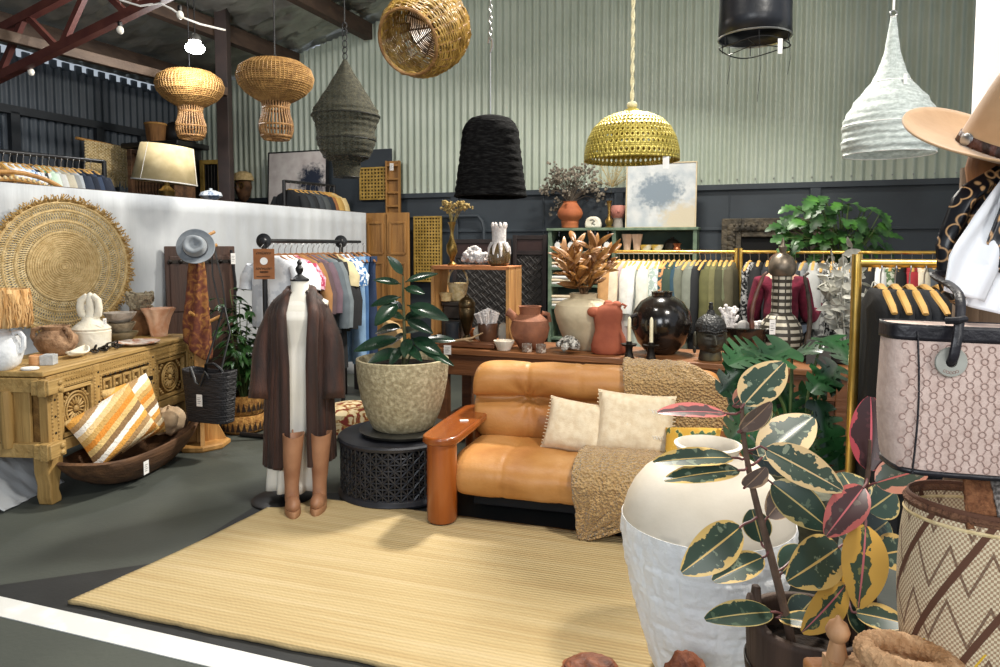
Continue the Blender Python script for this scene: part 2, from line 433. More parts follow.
# ================================================================== sofa
sp_ = floorp(441, 530)
SRZ = math.radians(-15.5)
sofa = thing('sofa', 'tan leather two seater sofa with round polished wooden arms', 'sofa', (sp_.x, sp_.y+.085, .014), SRZ)
MATS['leather'] = mat('tan leather', '#a96f38', '#cb9860', scale=3.2, rough=.44, bump=.1, bscale=75, lo=.3, hi=.7, detail=7, c3='#ba8346')
MATS['teak'] = wood('polished teak', '#8a4416', '#a95c22', 'z', 5, .28, .06, coat=.4)
MATS['teaky'] = wood('polished teak arm', '#7c3c14', '#a3581f', 'y', 5, .26, .06, coat=.4)
MATS['feltblack'] = mat('black base', '#131314', rough=.7)
def sofa_arm(x, side):
    a = MB(); a.lathe([(.078, .012), (.084, .02), (.085, .25), (.083, .44), (.08, .46)], 28, (x, 0, 0))
    p = a.build('arm_post', MATS['teak'], sofa)
    f = MB(); f.lathe([(.07, 0), (.074, .014)], 24, (x, 0, 0)); f.build('foot', MATS['feltblack'], p)
    a = MB(); a.lathe([(.075, .012), (.08, .25), (.075, .46)], 24, (x, .66, 0)); a.build('arm_post', MATS['teak'], sofa)
    poly = []
    for k in range(13):
        t = PI+PI*k/12; poly.append((x+.105*math.cos(t), -.005+.1*math.sin(t)))
    poly += [(x+.11, .3), (x+.1, .62)]
    for k in range(7):
        t = PI*k/6; poly.append((x+.1*math.cos(t), .68+.06*math.sin(t)))
    poly += [(x-.11, .3)]
    s = MB(); s.prism(poly, .045, T(0, 0, .45)); s.build('arm_rest', MATS['teaky'], sofa, bevel=.014, seg=4)
sofa_arm(0, -1); sofa_arm(1.56, 1)
SX0, SX1 = .03, 1.49
def loft(prof, x0, x1, seams, n=110, endp=5, cs=None, depth=.012, wr=.006, end_in=.45):
    cy = sum(p[0] for p in prof)/len(prof); cz = sum(p[1] for p in prof)/len(prof)
    K = len(prof); P = []
    for i in range(K*5):                # Catmull-Rom closed
        k, t = divmod(i, 5); t /= 5
        p0, p1, p2, p3 = [prof[(k+q) % K] for q in (-1, 0, 1, 2)]
        P.append(tuple(.5*((2*p1[c])+(-p0[c]+p2[c])*t+(2*p0[c]-5*p1[c]+4*p2[c]-p3[c])*t*t+(-p0[c]+3*p1[c]-3*p2[c]+p3[c])*t**3) for c in (0, 1)))
    rings = []
    for i in range(n+1):
        u = -math.cos(PI*i/n) if False else 2*i/n-1
        u = math.copysign(abs(u)**.8, u)
        x = (x0+x1)/2+u*(x1-x0)/2
        g = (1-abs(u)**(endp*4))**(.5) if abs(u) < 1 else 0
        g = end_in+(1-end_in)*g
        sd = sum(math.exp(-((x-s)/.011)**2) for s in seams)
        pf = sum(math.exp(-((x-s)/.09)**2) for s in seams)
        ring = []
        for j, (y, z) in enumerate(P):
            w = wr*nz(x*7, j*.16, 3)+wr*.6*nz(x*22, j*.3, 9)*pf
            r = math.hypot(y-cy, z-cz) or 1
            f = g*(1+(w-depth*sd+.004*(1-pf))/r)
            ring.append((x, cy+(y-cy)*f, cz+(z-cz)*f))
        rings.append(ring)
    return rings
seat_prof = [(-.02, .245), (.015, .325), (.13, .368), (.35, .36), (.6, .355), (.68, .33), (.68, .22), (.5, .17), (.2, .145), (.03, .155)]
m = MB(); m.loops(loft(seat_prof, SX0, SX1, [.34, .66, .98, 1.26], wr=.006, depth=.006)); st = m.build('seat_cushion', MATS['leather'], sofa, ang=60)
back_prof = [(.57, .33), (.52, .40), (.53, .52), (.585, .585), (.53, .63), (.52, .72), (.57, .79), (.66, .805), (.75, .76), (.78, .62), (.76, .40), (.66, .32)]
rg = loft(back_prof, SX0-.02, SX1, [.36, .68, 1.0, 1.26], wr=.006, end_in=.55, depth=.006)
for r in rg:                            # gathers at the first seam and the wing at the left end
    for j, (x, y, z) in enumerate(r):
        d = math.exp(-((x-.36)/.16)**2)*math.exp(-((z-.585)/.10)**2)
        if y < .66: y += .03*d+.010*d*math.sin(math.atan2(z-.585, x-.36)*9)
        e = max(0, (.3-x)/.3); 
        if y < .66 and z > .6: y -= .03*e
        r[j] = (x, y, z)
m = MB(); m.loops(rg); m.build('back_cushion', MATS['leather'], sofa, ang=60)
m = MB(); m.box((.78, .45, .09), (1.36, .42, .14)); m.box((.8, .75, .3), (1.46, .05, .5)); m.build('base_frame', MATS['feltblack'], sofa, bevel=.01)
m = MB(); m.box((.03, .3, .498), (.05, .03, .004), rz=.4); tag_o = m.build('price_tag', MATS['card'], None)
tag_o.location = sofa.location; tag_o.rotation_euler = sofa.rotation_euler; tag(tag_o, 'small white price tag lying on the wooden sofa arm', 'price tag')
def sofa_at(x, y, z): return sofa.matrix_basis @ V((x, y, z))
# pillows
def pillow_mesh(w, h, t, mb=None, n=18, seed=0, pinch=.07):
    mb = mb or MB()
    for sgn in (-1, 1):
        def fn(u, v):
            a, b = 2*u-1, 2*v-1
            x = a*w/2*(1-pinch*(1-abs(b)**2.2)*abs(a)**3*1.0); z = b*h/2*(1-pinch*(1-abs(a)**2.2)*abs(b)**3)
            d = max(0, (1-a**4)*(1-b**4))**.5
            wv = .1*nz(u*4+seed, v*4, sgn)+.06*nz(u*9, v*9+seed, sgn)
            return (x, sgn*t/2*d*(1+wv), z)
        if sgn > 0: mb.grid(lambda u, v: fn(1-u, v), n, n)
        else: mb.grid(fn, n, n)
    return mb
def pillow(name, label, m_, loc, rot, w, h, t, seed=0, cat='cushion', fringe=None):
    t_ = thing(name, label, cat, loc, rot=rot)
    pillow_mesh(w, h, t, seed=seed).build('cover', m_, t_)
    if fringe:
        for s in (-1, 1):
            q = MB()
            for k in range(16):
                zz = (k/15-.5)*h*.96; q.tube([(s*w*.46, 0, zz), (s*(w*.46+.018), .003*nz(k), zz+.006*nz(k*3.3))], .0035, 5)
            q.build('fringe', fringe, t_)
    return t_
MATS['linen'] = mat('cream linen', '#dcc7a6', '#e9d9bd', scale=30, rough=.9, bump=.2, bscale=160)
p = sofa_at(.71, .38, .485)
pillow('throw_pillow', 'cream fringed linen pillow slumped on the tan sofa, left of two', MATS['linen'], p, (math.radians(-24), math.radians(5), SRZ-.1), .42, .31, .15, 1, fringe=MATS['linen'])
p = sofa_at(1.02, .36, .53)
pw = pillow('throw_pillow', 'square cream pillow with stitched white motif on the sofa, right of two', MATS['linen'], p, (math.radians(-22), math.radians(3), SRZ+.05), .44, .36, .16, 4, fringe=MATS['linen'])
for (cx, cz, n) in ((-.02, -.03, 5), (.09, .06, 4), (.12, -.08, 4)):
    q = MB()
    for k in range(n): q.tube([(cx+k*.016-.03, -.075, cz+.006*(k % 2)), (cx+k*.016-.018, -.078, cz+.018), (cx+k*.016-.008, -.076, cz)], .002, 4)
    q.build('stitched_motif', MATS['card'], pw)
MATS['mustard'] = mat('printed mustard cloth', '#c99a35', '#3f5a38', scale=14, rough=.85, lo=.5, hi=.56, c3='#d6b25a')
pillow('throw_pillow', 'mustard cushion with green leaf print at the far end of the sofa', MATS['mustard'], sofa_at(1.33, .20, .47), (math.radians(-40), math.radians(-6), SRZ-.2), .30, .22, .12, 8)
# boucle throw
MATS['boucle'] = mat('boucle', '#a27c4c', '#c8a672', scale=55, rough=.95, bump=.95, bscale=75, btex='voronoi', lo=.25, hi=.7, sheen=.3)
path = [(.8, .5, 1.02, 1.46), (.79, .68, .95, 1.42), (.745, .79, .92, 1.30), (.66, .828, .93, 1.28), (.57, .81, .93, 1.36), (.51, .73, .94, 1.50), (.51, .63, .95, 1.53), (.50, .53, .95, 1.53), (.48, .40, .88, 1.5), (.4, .388, .80, 1.45), (.28, .39, .76, 1.36), (.13, .398, .74, 1.30), (.01, .36, .73, 1.28),
        (-.038, .29, .735, 1.27), (-.045, .22, .745, 1.25), (-.04, .16, .755, 1.18), (-.036, .105, .76, 1.06), (-.032, .055, .765, .94), (-.03, .01, .77, .82)]
def thf(u, v):
    k = v*(len(path)-1); i = min(int(k), len(path)-2); t = k-i
    y, z, a, b = [path[i][c]*(1-t)+path[i+1][c]*t for c in range(4)]
    x = a+(b-a)*u
    f = .012*math.sin(u*14+v*5)+.012*nz(u*5, v*9)+.006*nz(u*60, v*90)
    up = .016
    if v > .66: y -= .012+abs(f)*1.2; x += .008*nz(v*20)
    else: z += up+abs(f)*.7 if .15 < v else 0; y -= .012 if v < .5 else 0
    return (x, y, z)
m = MB(); m.grid(thf, 60, 130)
o = m.build('boucle_throw', MATS['boucle'], solid=.014, loc=sofa.location, rz=SRZ)
tag(o, 'nubbly golden brown boucle throw draped over the sofa back and seat', 'blanket')
# ================================================================== drum table, planter
dc = at(397, 400, 4.33); dc = V((dc.x, dc.y, .014))
MATS['drum'] = mat('blackened steel', '#26272b', '#36373d', scale=9, rough=.42, metal=.3)
drum = thing('drum_side_table', 'round black pierced metal drum table under the big stone planter', 'side table', dc)
DR = .352
m = MB(); m.lathe([(DR+.012, 0), (DR+.016, .012), (DR+.004, .035), (DR-.012, .045)], 64); m.build('base_ring', MATS['drum'], drum)
m = MB(); m.lathe([(DR-.01, .325), (DR+.012, .335), (DR+.016, .352), (DR+.006, .362), (.02, .364)], 64); m.build('table_top', MATS['drum'], drum)
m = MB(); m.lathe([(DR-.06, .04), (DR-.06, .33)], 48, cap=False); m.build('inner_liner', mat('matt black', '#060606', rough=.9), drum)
m = MB(); NC, NRW = 30, 4; zz0, dz = .04, .0725
def dpt(i, z): a = 2*PI*i/NC+.1; return (DR*math.cos(a)*.985, DR*math.sin(a)*.985, z)
for i in range(NC):
    m.tube([dpt(i, zz0), dpt(i, .33)], .0065, 5)
    for j in range(NRW):
        z0, z1 = zz0+j*dz, zz0+(j+1)*dz
        for s in (1, -1):
            m.tube([dpt(i, z0), dpt(i+s*.5, (z0+z1)/2), dpt(i+s, z1)], .0075, 5)
        m.tube([dpt(i, z0), dpt(i+.5, z0), dpt(i+1, z0)], .006, 5)
        m.tube([dpt(i, (z0+z1)/2), dpt(i+.5, (z0+z1)/2), dpt(i+1, (z0+z1)/2)], .006, 5)
        m.tube([dpt(i+.5, z0), dpt(i+.5, z1)], .005, 5)
m.build('pierced_side', MATS['drum'], drum)
pc = at(403, 400, 4.33)
m = MB(); m.lathe([(.20, 0), (.27, .012), (.285, .03), (.27, .034), (.02, .03)], 48)
o = m.build('metal_tray', mat('dark tray', '#3a3a36', '#4c4b45', scale=6, rough=.4, metal=.5), loc=(pc.x+.01, pc.y, .379)); tag(o, 'shallow round dark tray between the stone planter and the drum table', 'tray')
pl = thing('stone_planter', 'large tapered pebble-textured stone planter on the black drum table', 'plant pot', (pc.x, pc.y, .41))
MATS['stone'] = mat('aggregate stone', '#8d8062', '#c9bd9c', scale=42, rough=.85, bump=.5, bscale=60, lo=.3, hi=.7, c3='#a89c7c')
m = MB(); m.lathe([(.175, 0), (.192, .012), (.228, .09), (.258, .19), (.279, .31), (.288, .42), (.286, .436), (.27, .438), (.264, .42), (.257, .38), (.02, .375)], 56, wob=lambda a, z: 1+.004*nz(math.cos(a)*6, math.sin(a)*6, z*20)); m.build('pot_wall', MATS['stone'], pl)
m = MB(); m.lathe([(.256, .388), (.15, .40), (.02, .395)], 32); m.build('soil', mat('potting soil', '#1d1510', '#33261b', scale=40, rough=1, bump=.6, bscale=50), pl)
# ================================================================== console table
MATS['console'] = wood('old console wood', '#5a3620', '#7d4f2f', 'x', 5, .5, .3)
MATS['console_edge'] = wood('worn console wood', '#6e4528', '#936038', 'x', 6, .45, .3)
CZ = .76
K0 = atz(428, 347.5, CZ); KA = math.radians(-20.5); KU = V((math.cos(KA), math.sin(KA), 0)); KN = V((-KU.y, KU.x, 0))
cons = thing('console_table', 'long rustic timber console table behind the tan sofa', 'table', (K0.x, K0.y, 0), KA)
CL, CDp = (on_line(862, K0, KU, CZ)-K0).length, .62
m = MB()
for k in range(3): m.box((CL/2, CDp*(k+.5)/3, CZ-.022), (CL, CDp/3-.004, .044))
m.build('table_top', MATS['console_edge'], cons, bevel=.006)
m = MB(); m.box((CL/2, .05, CZ-.125), (CL-.1, .03, .16)); m.box((CL/2, CDp-.05, CZ-.125), (CL-.1, .03, .16)); m.build('apron', MATS['console'], cons, bevel=.004)
for x in (.1, CL/2, CL-.1):
    for y in (.07, CDp-.07):
        m = MB(); m.box((x, y, (CZ-.044)/2), (.085, .085, CZ-.044)); m.build('leg', MATS['console'], cons, bevel=.008)
m = MB(); m.box((CL/2, CDp/2, .18), (CL-.1, CDp-.1, .03)); m.build('lower_shelf', MATS['console'], cons, bevel=.004)
def oncons(px, d, z=CZ):                # point on the console under a picture column, d metres in from the front edge
    p = on_line(px, K0+KN*d, KU, z); return V((p.x, p.y, z))
# ================================================================== carved chest
e0 = floorp(47, 507); e1 = floorp(193, 432)
CHL = 1.68; chd = (e1-e0).normalized(); CHA = math.atan2(chd.y, chd.x)
MATS['chest'] = wood('carved chest wood', '#94743f', '#bb9a60', 'x', 6, .6, .35)
MATS['chestz'] = wood('carved chest wood upright', '#8c6c39', '#b39157', 'z', 6, .6, .35)
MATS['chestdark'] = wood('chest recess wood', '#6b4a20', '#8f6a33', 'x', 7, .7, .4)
MATS['iron'+'dark'] = mat('old iron', '#1d1a17', '#332c26', scale=20, rough=.5, metal=.6)
ch = thing('carved_chest', 'carved pale wooden dowry chest on legs with rosette panels', 'chest', (e0.x, e0.y, 0), CHA)
ZB, ZT, CW = .30, .782, .52
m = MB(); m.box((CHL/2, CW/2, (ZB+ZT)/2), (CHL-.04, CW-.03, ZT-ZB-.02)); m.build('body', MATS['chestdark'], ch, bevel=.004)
m = MB(); 
for k in range(2): m.box((CHL/2, -.035+(CW+.07)*(k+.5)/2, ZT+.015), (CHL+.06, (CW+.07)/2-.003, .034))
m.build('lid', MATS['chest'], ch, bevel=.008)
# front rails and stiles
m = MB(); m.box((CHL/2, 0, ZT-.05), (CHL-.1, .05, .095)); m.build('rail', MATS['chest'], ch, bevel=.004)
m = MB(); m.box((CHL/2, 0, ZB+.035), (CHL-.1, .05, .07)); m.build('rail', MATS['chest'], ch, bevel=.004)
for x, w in ((.06, .12), (.455, .09), (1.08, .10), (CHL-.06, .12)):
    m = MB(); m.box((x, -.002, (ZB+ZT)/2), (w, .055, ZT-ZB-.01)); m.build('stile', MATS['chestz'], ch, bevel=.004)
# borders of carved zigzag and beads
m = MB(); m.box((CHL/2, -.024, ZT-.05), (CHL-.2, .006, .075))
for k in range(64):
    x = .1+k*(CHL-.2)/63; m.box((x, -.027, ZT-.05), (.021, .008, .014), rz=0, M=T(x, -.027, ZT-.05) @ R(.7 if k % 2 else -.7, 'Y') @ T(-x, .027, -ZT+.05))
    m.ell((x, -.027, ZT-.082), .006, 6, 4); m.ell((x, -.027, ZT-.018), .005, 6, 4)
m.build('carved_border', MATS['chest'], ch)
for x in (.035, .085, .425, .485, 1.05, 1.11, CHL-.085, CHL-.035):
    m = MB(); m.box((x, -.029, ZB+.245), (.013, .004, .33))
    for k in range(15): m.ell((x, -.031, ZB+.09+k*.022), (.009, .006, .008), 6, 4)
    m.build('carved_border', MATS['chest'], ch)
def rosette(cx, cz, w, h):
    f = MB()
    for s in (-1, 1):
        f.box((cx+s*(w/2-.012), -.012, cz), (.024, .03, h)); f.box((cx, -.012, cz+s*(h/2-.012)), (w, .03, .024))
    p = f.build('panel_frame', MATS['chest'], ch, bevel=.003)
    g = MB(); r = min(w, h)*.36
    for q in (1, .8): g.tube([(cx+r*q*math.cos(2*PI*k/28), -.012, cz+r*q*math.sin(2*PI*k/28)) for k in range(28)], .007, 6, closed=True)
    for k in range(16):
        a = 2*PI*k/16; M_ = T(cx+r*.5*math.cos(a), -.01, cz+r*.5*math.sin(a)) @ R(-a, 'Y'); g.ell((0, 0, 0), (r*.26, .009, r*.06), 8, 6, M_)
    g.ell((cx, -.012, cz), (r*.2, .014, r*.2), 12, 8)
    for sx in (-1, 1):
        for sz in (-1, 1):
            for k in range(3): g.ell((cx+sx*(w*.36-k*.02), -.01, cz+sz*(h*.36-(2-k)*.02)), .011, 6, 4)
    g.build('rosette', MATS['chest'], p)
zc = (ZB+ZT)/2-.012
rosette(.265, zc, .30, .30); rosette(1.33, zc, .40, .30)
m = MB()
for i in range(5):
    for j in range(3):
        cx, cz = .56+i*.107, zc-.095+j*.095
        for s in (-1, 1): m.box((cx+s*.035, -.014, cz), (.02, .026, .07)); 
        m.box((cx, -.014, cz+.032), (.085, .026, .02)); m.ell((cx, -.014, cz-.02), (.016, .012, .016), 8, 6)
m.box((.77, -.006, zc), (.56, .02, .012)); m.build('lattice_panel', MATS['chest'], ch, bevel=.003)
m = MB()
for k in range(4): m.tube([(.89+k*.035, -.04, zc+.02), (.905+k*.035, -.055, zc-.015), (.92+k*.035, -.04, zc+.02)], .009, 6)
m.box((.96, -.035, zc+.045), (.19, .014, .03)); m.build('iron_hasp', MATS['irondark'], ch); m = MB(); m.box((.62, -.035, zc+.05), (.13, .014, .022)); m.ell((.68, -.04, zc+.05), .02, 8, 6)
m.build('iron_hasp', MATS['irondark'], ch)
def stud(x, z):
    m = MB(); m.ell((x, -.03, z), (.008, .007, .008), 6, 4); m.build('iron_stud', MATS['irondark'], ch)
for x in (.46, 1.08, .06, CHL-.06):
    for z in (ZB+.04, zc-.1, zc, zc+.1, ZT-.06): stud(x, z)
for k in range(10): stud(.53+k*.054, zc+.155); stud(.53+k*.054, zc-.155)
# corner brackets (through tenons) near and far
for x in (.0, CHL):
    for z in (ZT-.06, ZB+.045):
        m = MB(); sx = -1 if x == 0 else 1
        m.box((x+sx*.0, -.035, z), (.13, .11, .085)); m.box((x+sx*.05, -.05, z), (.045, .05, .1))
        m.ell((x-sx*.03, -.092, z+.02), (.02, .012, .016), 8, 6); m.ell((x-sx*.03, -.092, z-.02), (.02, .012, .016), 8, 6)
        m.build('corner_block', MATS['chest'], ch, bevel=.008)
# near end: framed boards
m = MB(); 
for k in range(4): m.box((-.002, .07+k*.125+.06, (ZB+ZT)/2), (.02, .118, ZT-ZB-.14))
m.build('end_boards', MATS['chestz'], ch, bevel=.004)
for z in (ZT-.05, ZB+.045):
    m = MB(); m.box((-.012, CW/2, z), (.045, CW, .085)); m.build('end_rail', MATS['chest'], ch, bevel=.005)
m = MB(); m.lathe([(.03, 0), (.036, .05), (.036, .3), (.03, .34)], 14, (-.03, .2, ZB+.06)); m.build('end_batten', MATS['chestz'], ch)
# shaped legs
def leg_poly(flip): 
    s = -1 if flip else 1
    pts = [(-.065, .34), (.07, .34), (.075, .24), (.045, .15), (.03, .08), (.05, .03), (.05, 0), (-.03, 0), (-.045, .05), (-.04, .12), (-.06, .2)]
    return [(s*x, z) for x, z in pts]
for x in (.06, CHL-.06):
    for y in (.03, CW-.05):
        m = MB(); P = leg_poly(x > 1)
        if x > 1: P = P[::-1]
        m.prism(P, .09, T(x, y+.045, 0) @ R(PI/2, 'X')); m.build('leg', MATS['chestz'], ch, bevel=.008)
def onchest(x, y, z=0): return ch.matrix_basis @ V((x, y, z))
CHT = ZT+.033
def ontop(px, y, z=CHT):                # on the chest lid under a picture column, y metres back from its front
    P = onchest(0, y, 0); p = on_line(px, P, chd, z); return V((p.x, p.y, z))
# ================================================================== big white jar
JX = colx(706, 2.42, .5)
jar = thing('urn', 'huge white plaster urn with smooth shoulder and crackled blocky body in front of the sofa', 'urn', (JX, 2.42, .014))
MATS['plaster'] = mat('rough white plaster', '#efefef', '#f9f9f8', scale=6, rough=.85, bump=.9, bscale=16, detail=8)
MATS['slip'] = mat('smooth cream slip', '#d9cebb', '#e6dccc', scale=4, rough=.6, bump=.12, bscale=14)
MATS['plaster'].node_tree
m = MB(); m.cur = 0
def jw(a, z):
    g = 1
    if z < .575:
        k = math.exp(-(((a*13/(2*PI)) % 1-.5)/.05)**2); kz = math.exp(-(((z/.105) % 1-.5)/.08)**2)
        g += min(1, (.59-z)/.06)*.026*(nz(math.cos(a)*7, math.sin(a)*7, z*16)+.7*nz(math.cos(a)*17, math.sin(a)*17, z*40))-.026*min(1, (.59-z)/.06)*max(k, kz*.8*(1 if z < .5 else .2))
    else: g += .002*nz(a*2, z*9)
    return g
prof = [(.165, 0), (.19, .06), (.2, .1), (.22, .16), (.235, .21), (.255, .29), (.274, .377), (.289, .46), (.297, .53), (.298, .565), (.296, .58)]
pp_ = []
for (r0, z0), (r1, z1) in zip(prof, prof[1:]):
    n = max(1, int((z1-z0)/.007))
    for k in range(n): pp_.append((r0+(r1-r0)*k/n, z0+(z1-z0)*k/n))
pp_.append(prof[-1]); m.lathe(pp_, 200, wob=jw); m.build('body', MATS['plaster'], jar, ang=75)
m = MB(); m.lathe([(.290, .566), (.2945, .578), (.289, .60), (.277, .64), (.255, .685), (.22, .73), (.175, .765), (.125, .785), (.108, .80), (.102, .815), (.112, .83), (.116, .838), (.104, .842), (.09, .82), (.09, .79), (.16, .75)], 80, cap=False, wob=jw); m.build('shoulder', MATS['slip'], jar)
# ================================================================== woven disc on the partition
MATS['raffia'] = mat('raffia', '#b79a66', '#d9c08e', scale=30, rough=.9, bump=.6, bscale=90, lo=.3, hi=.7)
MATS['raffia2'] = mat('raffia pale', '#c0a672', '#e0cca0', scale=30, rough=.9, bump=.4, bscale=60)
MATS['raffiad'] = mat('raffia dark', '#a07f45', '#c4a166', scale=40, rough=.9)
k = -.62
s_ = 0.0
dc_ = on_line(64, curt(0, 0, .06), CDN, 1.38); DRD = .535
disc = thing('woven_wall_disc', 'big round fringed raffia disc hung on the white partition', 'wall hanging', dc_, math.atan2(CDN.y, CDN.x))
# local x along curtain, -y towards the room
DM = R(PI/2, 'X')                       # lathe z -> -y
m = MB(); m.lathe([(.02, .01), (DRD*.5, .012), (DRD*.5, .0), (.02, 0)], 64, M=DM)
for k in range(15): 
    r = DRD*(.04+.46*k/14); m.tube([(r*math.cos(2*PI*i/60), -.013, r*math.sin(2*PI*i/60)) for i in range(60)], .006, 5, closed=True)
m.build('tight_centre', MATS['raffia'], disc)
m = MB()
for ring, (ra, rb, n) in enumerate(((.52, .66, 110), (.66, .82, 130), (.82, .93, 150))):
    for i in range(n):
        a = 2*PI*i/n
        for sg in (1, -1):
            a2 = a+sg*2*PI/n*1.6
            m.tube([(DRD*ra*math.cos(a), -.006, DRD*ra*math.sin(a)), (DRD*(ra+rb)/2*math.cos((a+a2)/2), -.014-.004*sg, DRD*(ra+rb)/2*math.sin((a+a2)/2)), (DRD*rb*math.cos(a2), -.006, DRD*rb*math.sin(a2))], .0048, 4, cap=False)
m.build('openwork', MATS['raffia2'], disc)
for rr, w in ((.5, .011), (.66, .009), (.82, .009), (.93, .012), (.97, .012)):
    m = MB(); m.tube([(DRD*rr*math.cos(2*PI*i/72), -.012, DRD*rr*math.sin(2*PI*i/72)) for i in range(72)], w, 6, closed=True); m.build('plaited_ring', MATS['raffia'], disc)
m = MB()
for i in range(620):
    a = 2*PI*i/620+random.uniform(-.01, .01); r0 = DRD*.94; L_ = random.uniform(.02, .065); b = a+random.uniform(-.07, .07)
    m.tube([(r0*math.cos(a), -.012, r0*math.sin(a)), ((r0+L_*.6)*math.cos((a+b)/2), -.02-random.random()*.03, (r0+L_*.6)*math.sin((a+b)/2)), ((r0+L_)*math.cos(b), -.02-random.random()*.03, (r0+L_)*math.sin(b))], .0042, 3, cap=False)
o = m.build('fringe', MATS['raffiad'], disc); o['kind'] = 'stuff'
tag_card(disc, (DRD*.24, -.04, -DRD*.62), .035, .05, .3)
# ================================================================== on the chest
def lathe_thing(name, label, cat, loc, prof, m_, part='body', n=32, wob=None, group=None, squash=None):
    t = thing(name, label, cat, loc, group=group)
    m = MB(); m.lathe(prof, n, wob=wob, squash=squash); m.build(part, m_, t); return t
def simple(name, label, cat, loc, prof, m_, n=28, wob=None, group=None, squash=None, rz=0):
    m = MB(); m.lathe(prof, n, wob=wob, squash=squash); o = m.build(name, m_, loc=loc, rz=rz); return tag(o, label, cat, group)
MATS['whiteglaze'] = mat('white glazed clay', '#d9dcdf', '#eef0f1', scale=9, rough=.5, bump=.35, bscale=20)
MATS['rope'] = mat('rope shade', '#b9864a', '#e3bd86', scale=16, stretch=(4, 4, .5), rough=.9, bump=.8, bscale=22, bstretch=(3, 3, .4))
p = ontop(3, .26)
lamp = thing('table_lamp', 'table lamp with shaggy straw drum shade and white jug base on the carved chest', 'lamp', p)
m = MB(); m.lathe([(.055, 0), (.09, .03), (.108, .09), (.105, .15), (.08, .2), (.045, .225), (.045, .25)], 36); bp = m.build('jug_base', MATS['whiteglaze'], lamp)
m = MB(); m.tube([(.07, 0, .215), (.105, 0, .225), (.13, 0, .19), (.128, 0, .13), (.11, 0, .1)], .014, 8); m.build('handle', MATS['whiteglaze'], bp)
m = MB()
for i in range(9): m.box((-.05+i*.012, -.117+abs(i-4)*.002, .12), (.006, .006, .035)); 
m.build('raised_letters', MATS['whiteglaze'], bp)
m = MB(); m.lathe([(.152, .255), (.143, .475)], 48, cap=False); sh = m.build('lamp_shade', MATS['rope'], lamp, solid=.006)
m = MB()
for i in range(240):
    a = random.uniform(0, 2*PI); z = random.uniform(.27, .45); L_ = random.uniform(.05, .11); r = .156-.04*(z-.25)
    m.tube([(r*math.cos(a), r*math.sin(a), min(.475, z+L_/2)), ((r+.006)*math.cos(a+.05), (r+.006)*math.sin(a+.05), z), (r*math.cos(a+.02), r*math.sin(a+.02), max(.255, z-L_/2))], .0045, 4)
q = m.build('straw_strands', MATS['rope'], sh); q['kind'] = 'stuff'
MATS['peachwood'] = mat('peach wood', '#c08a5a', '#d8a878', scale=8, stretch=(1, 4, 4), rough=.6)
m = MB(); m.lathe([(.045, 0), (.047, .01), (.047, .055), (.042, .058), (.04, .01), (.01, .008)], 28); tag(m.build('wooden_box', MATS['peachwood'], loc=ontop(38, .18)), 'small round peach coloured wooden pot beside the straw lamp', 'pot')
m = MB(); m.box((0, 0, .03), (.075, .075, .06)); m.box((0, 0, .062), (.055, .055, .004)); tag(m.build('concrete_holder', mat('grey concrete', '#a3a6a8', '#b9bbbc', scale=30, rough=.9, bump=.2), loc=ontop(49, .11), rz=.2, bevel=.006), 'little grey concrete cube on the front edge of the carved chest', 'candle holder')
m = MB(); m.lathe([(.045, 0), (.05, .004), (.05, .012), (.045, .015), (.01, .013)], 28, squash=(1, .8)); tag(m.build('soap_dish', MATS['card'], loc=ontop(30, .09)), 'flat white oval disc by the foot of the straw lamp', 'dish')
MATS['earth'] = mat('rough brown clay', '#7a5a40', '#b39070', scale=18, rough=.9, bump=.8, bscale=34, lo=.3, hi=.7)
t = lathe_thing('clay_pot', 'squat knobbly brown clay pot with pierced shoulders on the carved chest', 'pot', ontop(57, .33), [(.07, 0), (.1, .03), (.128, .08), (.125, .12), (.09, .16), (.075, .17), (.085, .195), (.075, .197), (.066, .17), (.1, .1)], MATS['earth'], wob=lambda a, z: 1+.05*nz(math.cos(a)*5, math.sin(a)*5, z*30))
for s in (-1, 1):
    m = MB(); m.tube([(s*.075, -.03, .185), (s*.115, -.05, .175), (s*.125, -.05, .13), (s*.115, -.04, .10)], .016, 8); m.build('lug_handle', MATS['earth'], t)
# white sculptural figure
MATS['chalk'] = mat('chalk white', '#d8d0bc', '#e9e3d3', scale=10, rough=.9, bump=.2, bscale=40)
p = ontop(92, .26)
t = thing('lidded_pot', 'white lidded pot with a tall looped knob like a two handled head', 'pot', p)
m = MB(); m.lathe([(.10, 0), (.118, .01), (.125, .13), (.118, .14)], 40); m.build('pot_body', MATS['chalk'], t)
m = MB(); m.lathe([(.122, .14), (.125, .15), (.10, .175), (.06, .205), (.05, .23)], 40); lid = m.build('lid', MATS['chalk'], t)
m = MB(); m.lathe([(.048, .222), (.034, .25), (.032, .30), (.030, .34), (.026, .365), (.02, .39), (.004, .402)], 24, squash=(1, .75))
for s in (-1, 1): m.tube([(s*.03, 0, .228), (s*.058, -.008, .25), (s*.066, -.01, .295), (s*.058, -.008, .345), (s*.02, 0, .378)], [.02, .023, .022, .022, .018], 12, flat=1.2)
m.build('looped_knob', MATS['chalk'], lid)
tag_card(t, (.125, -.05, .2), .022, .05, .7)
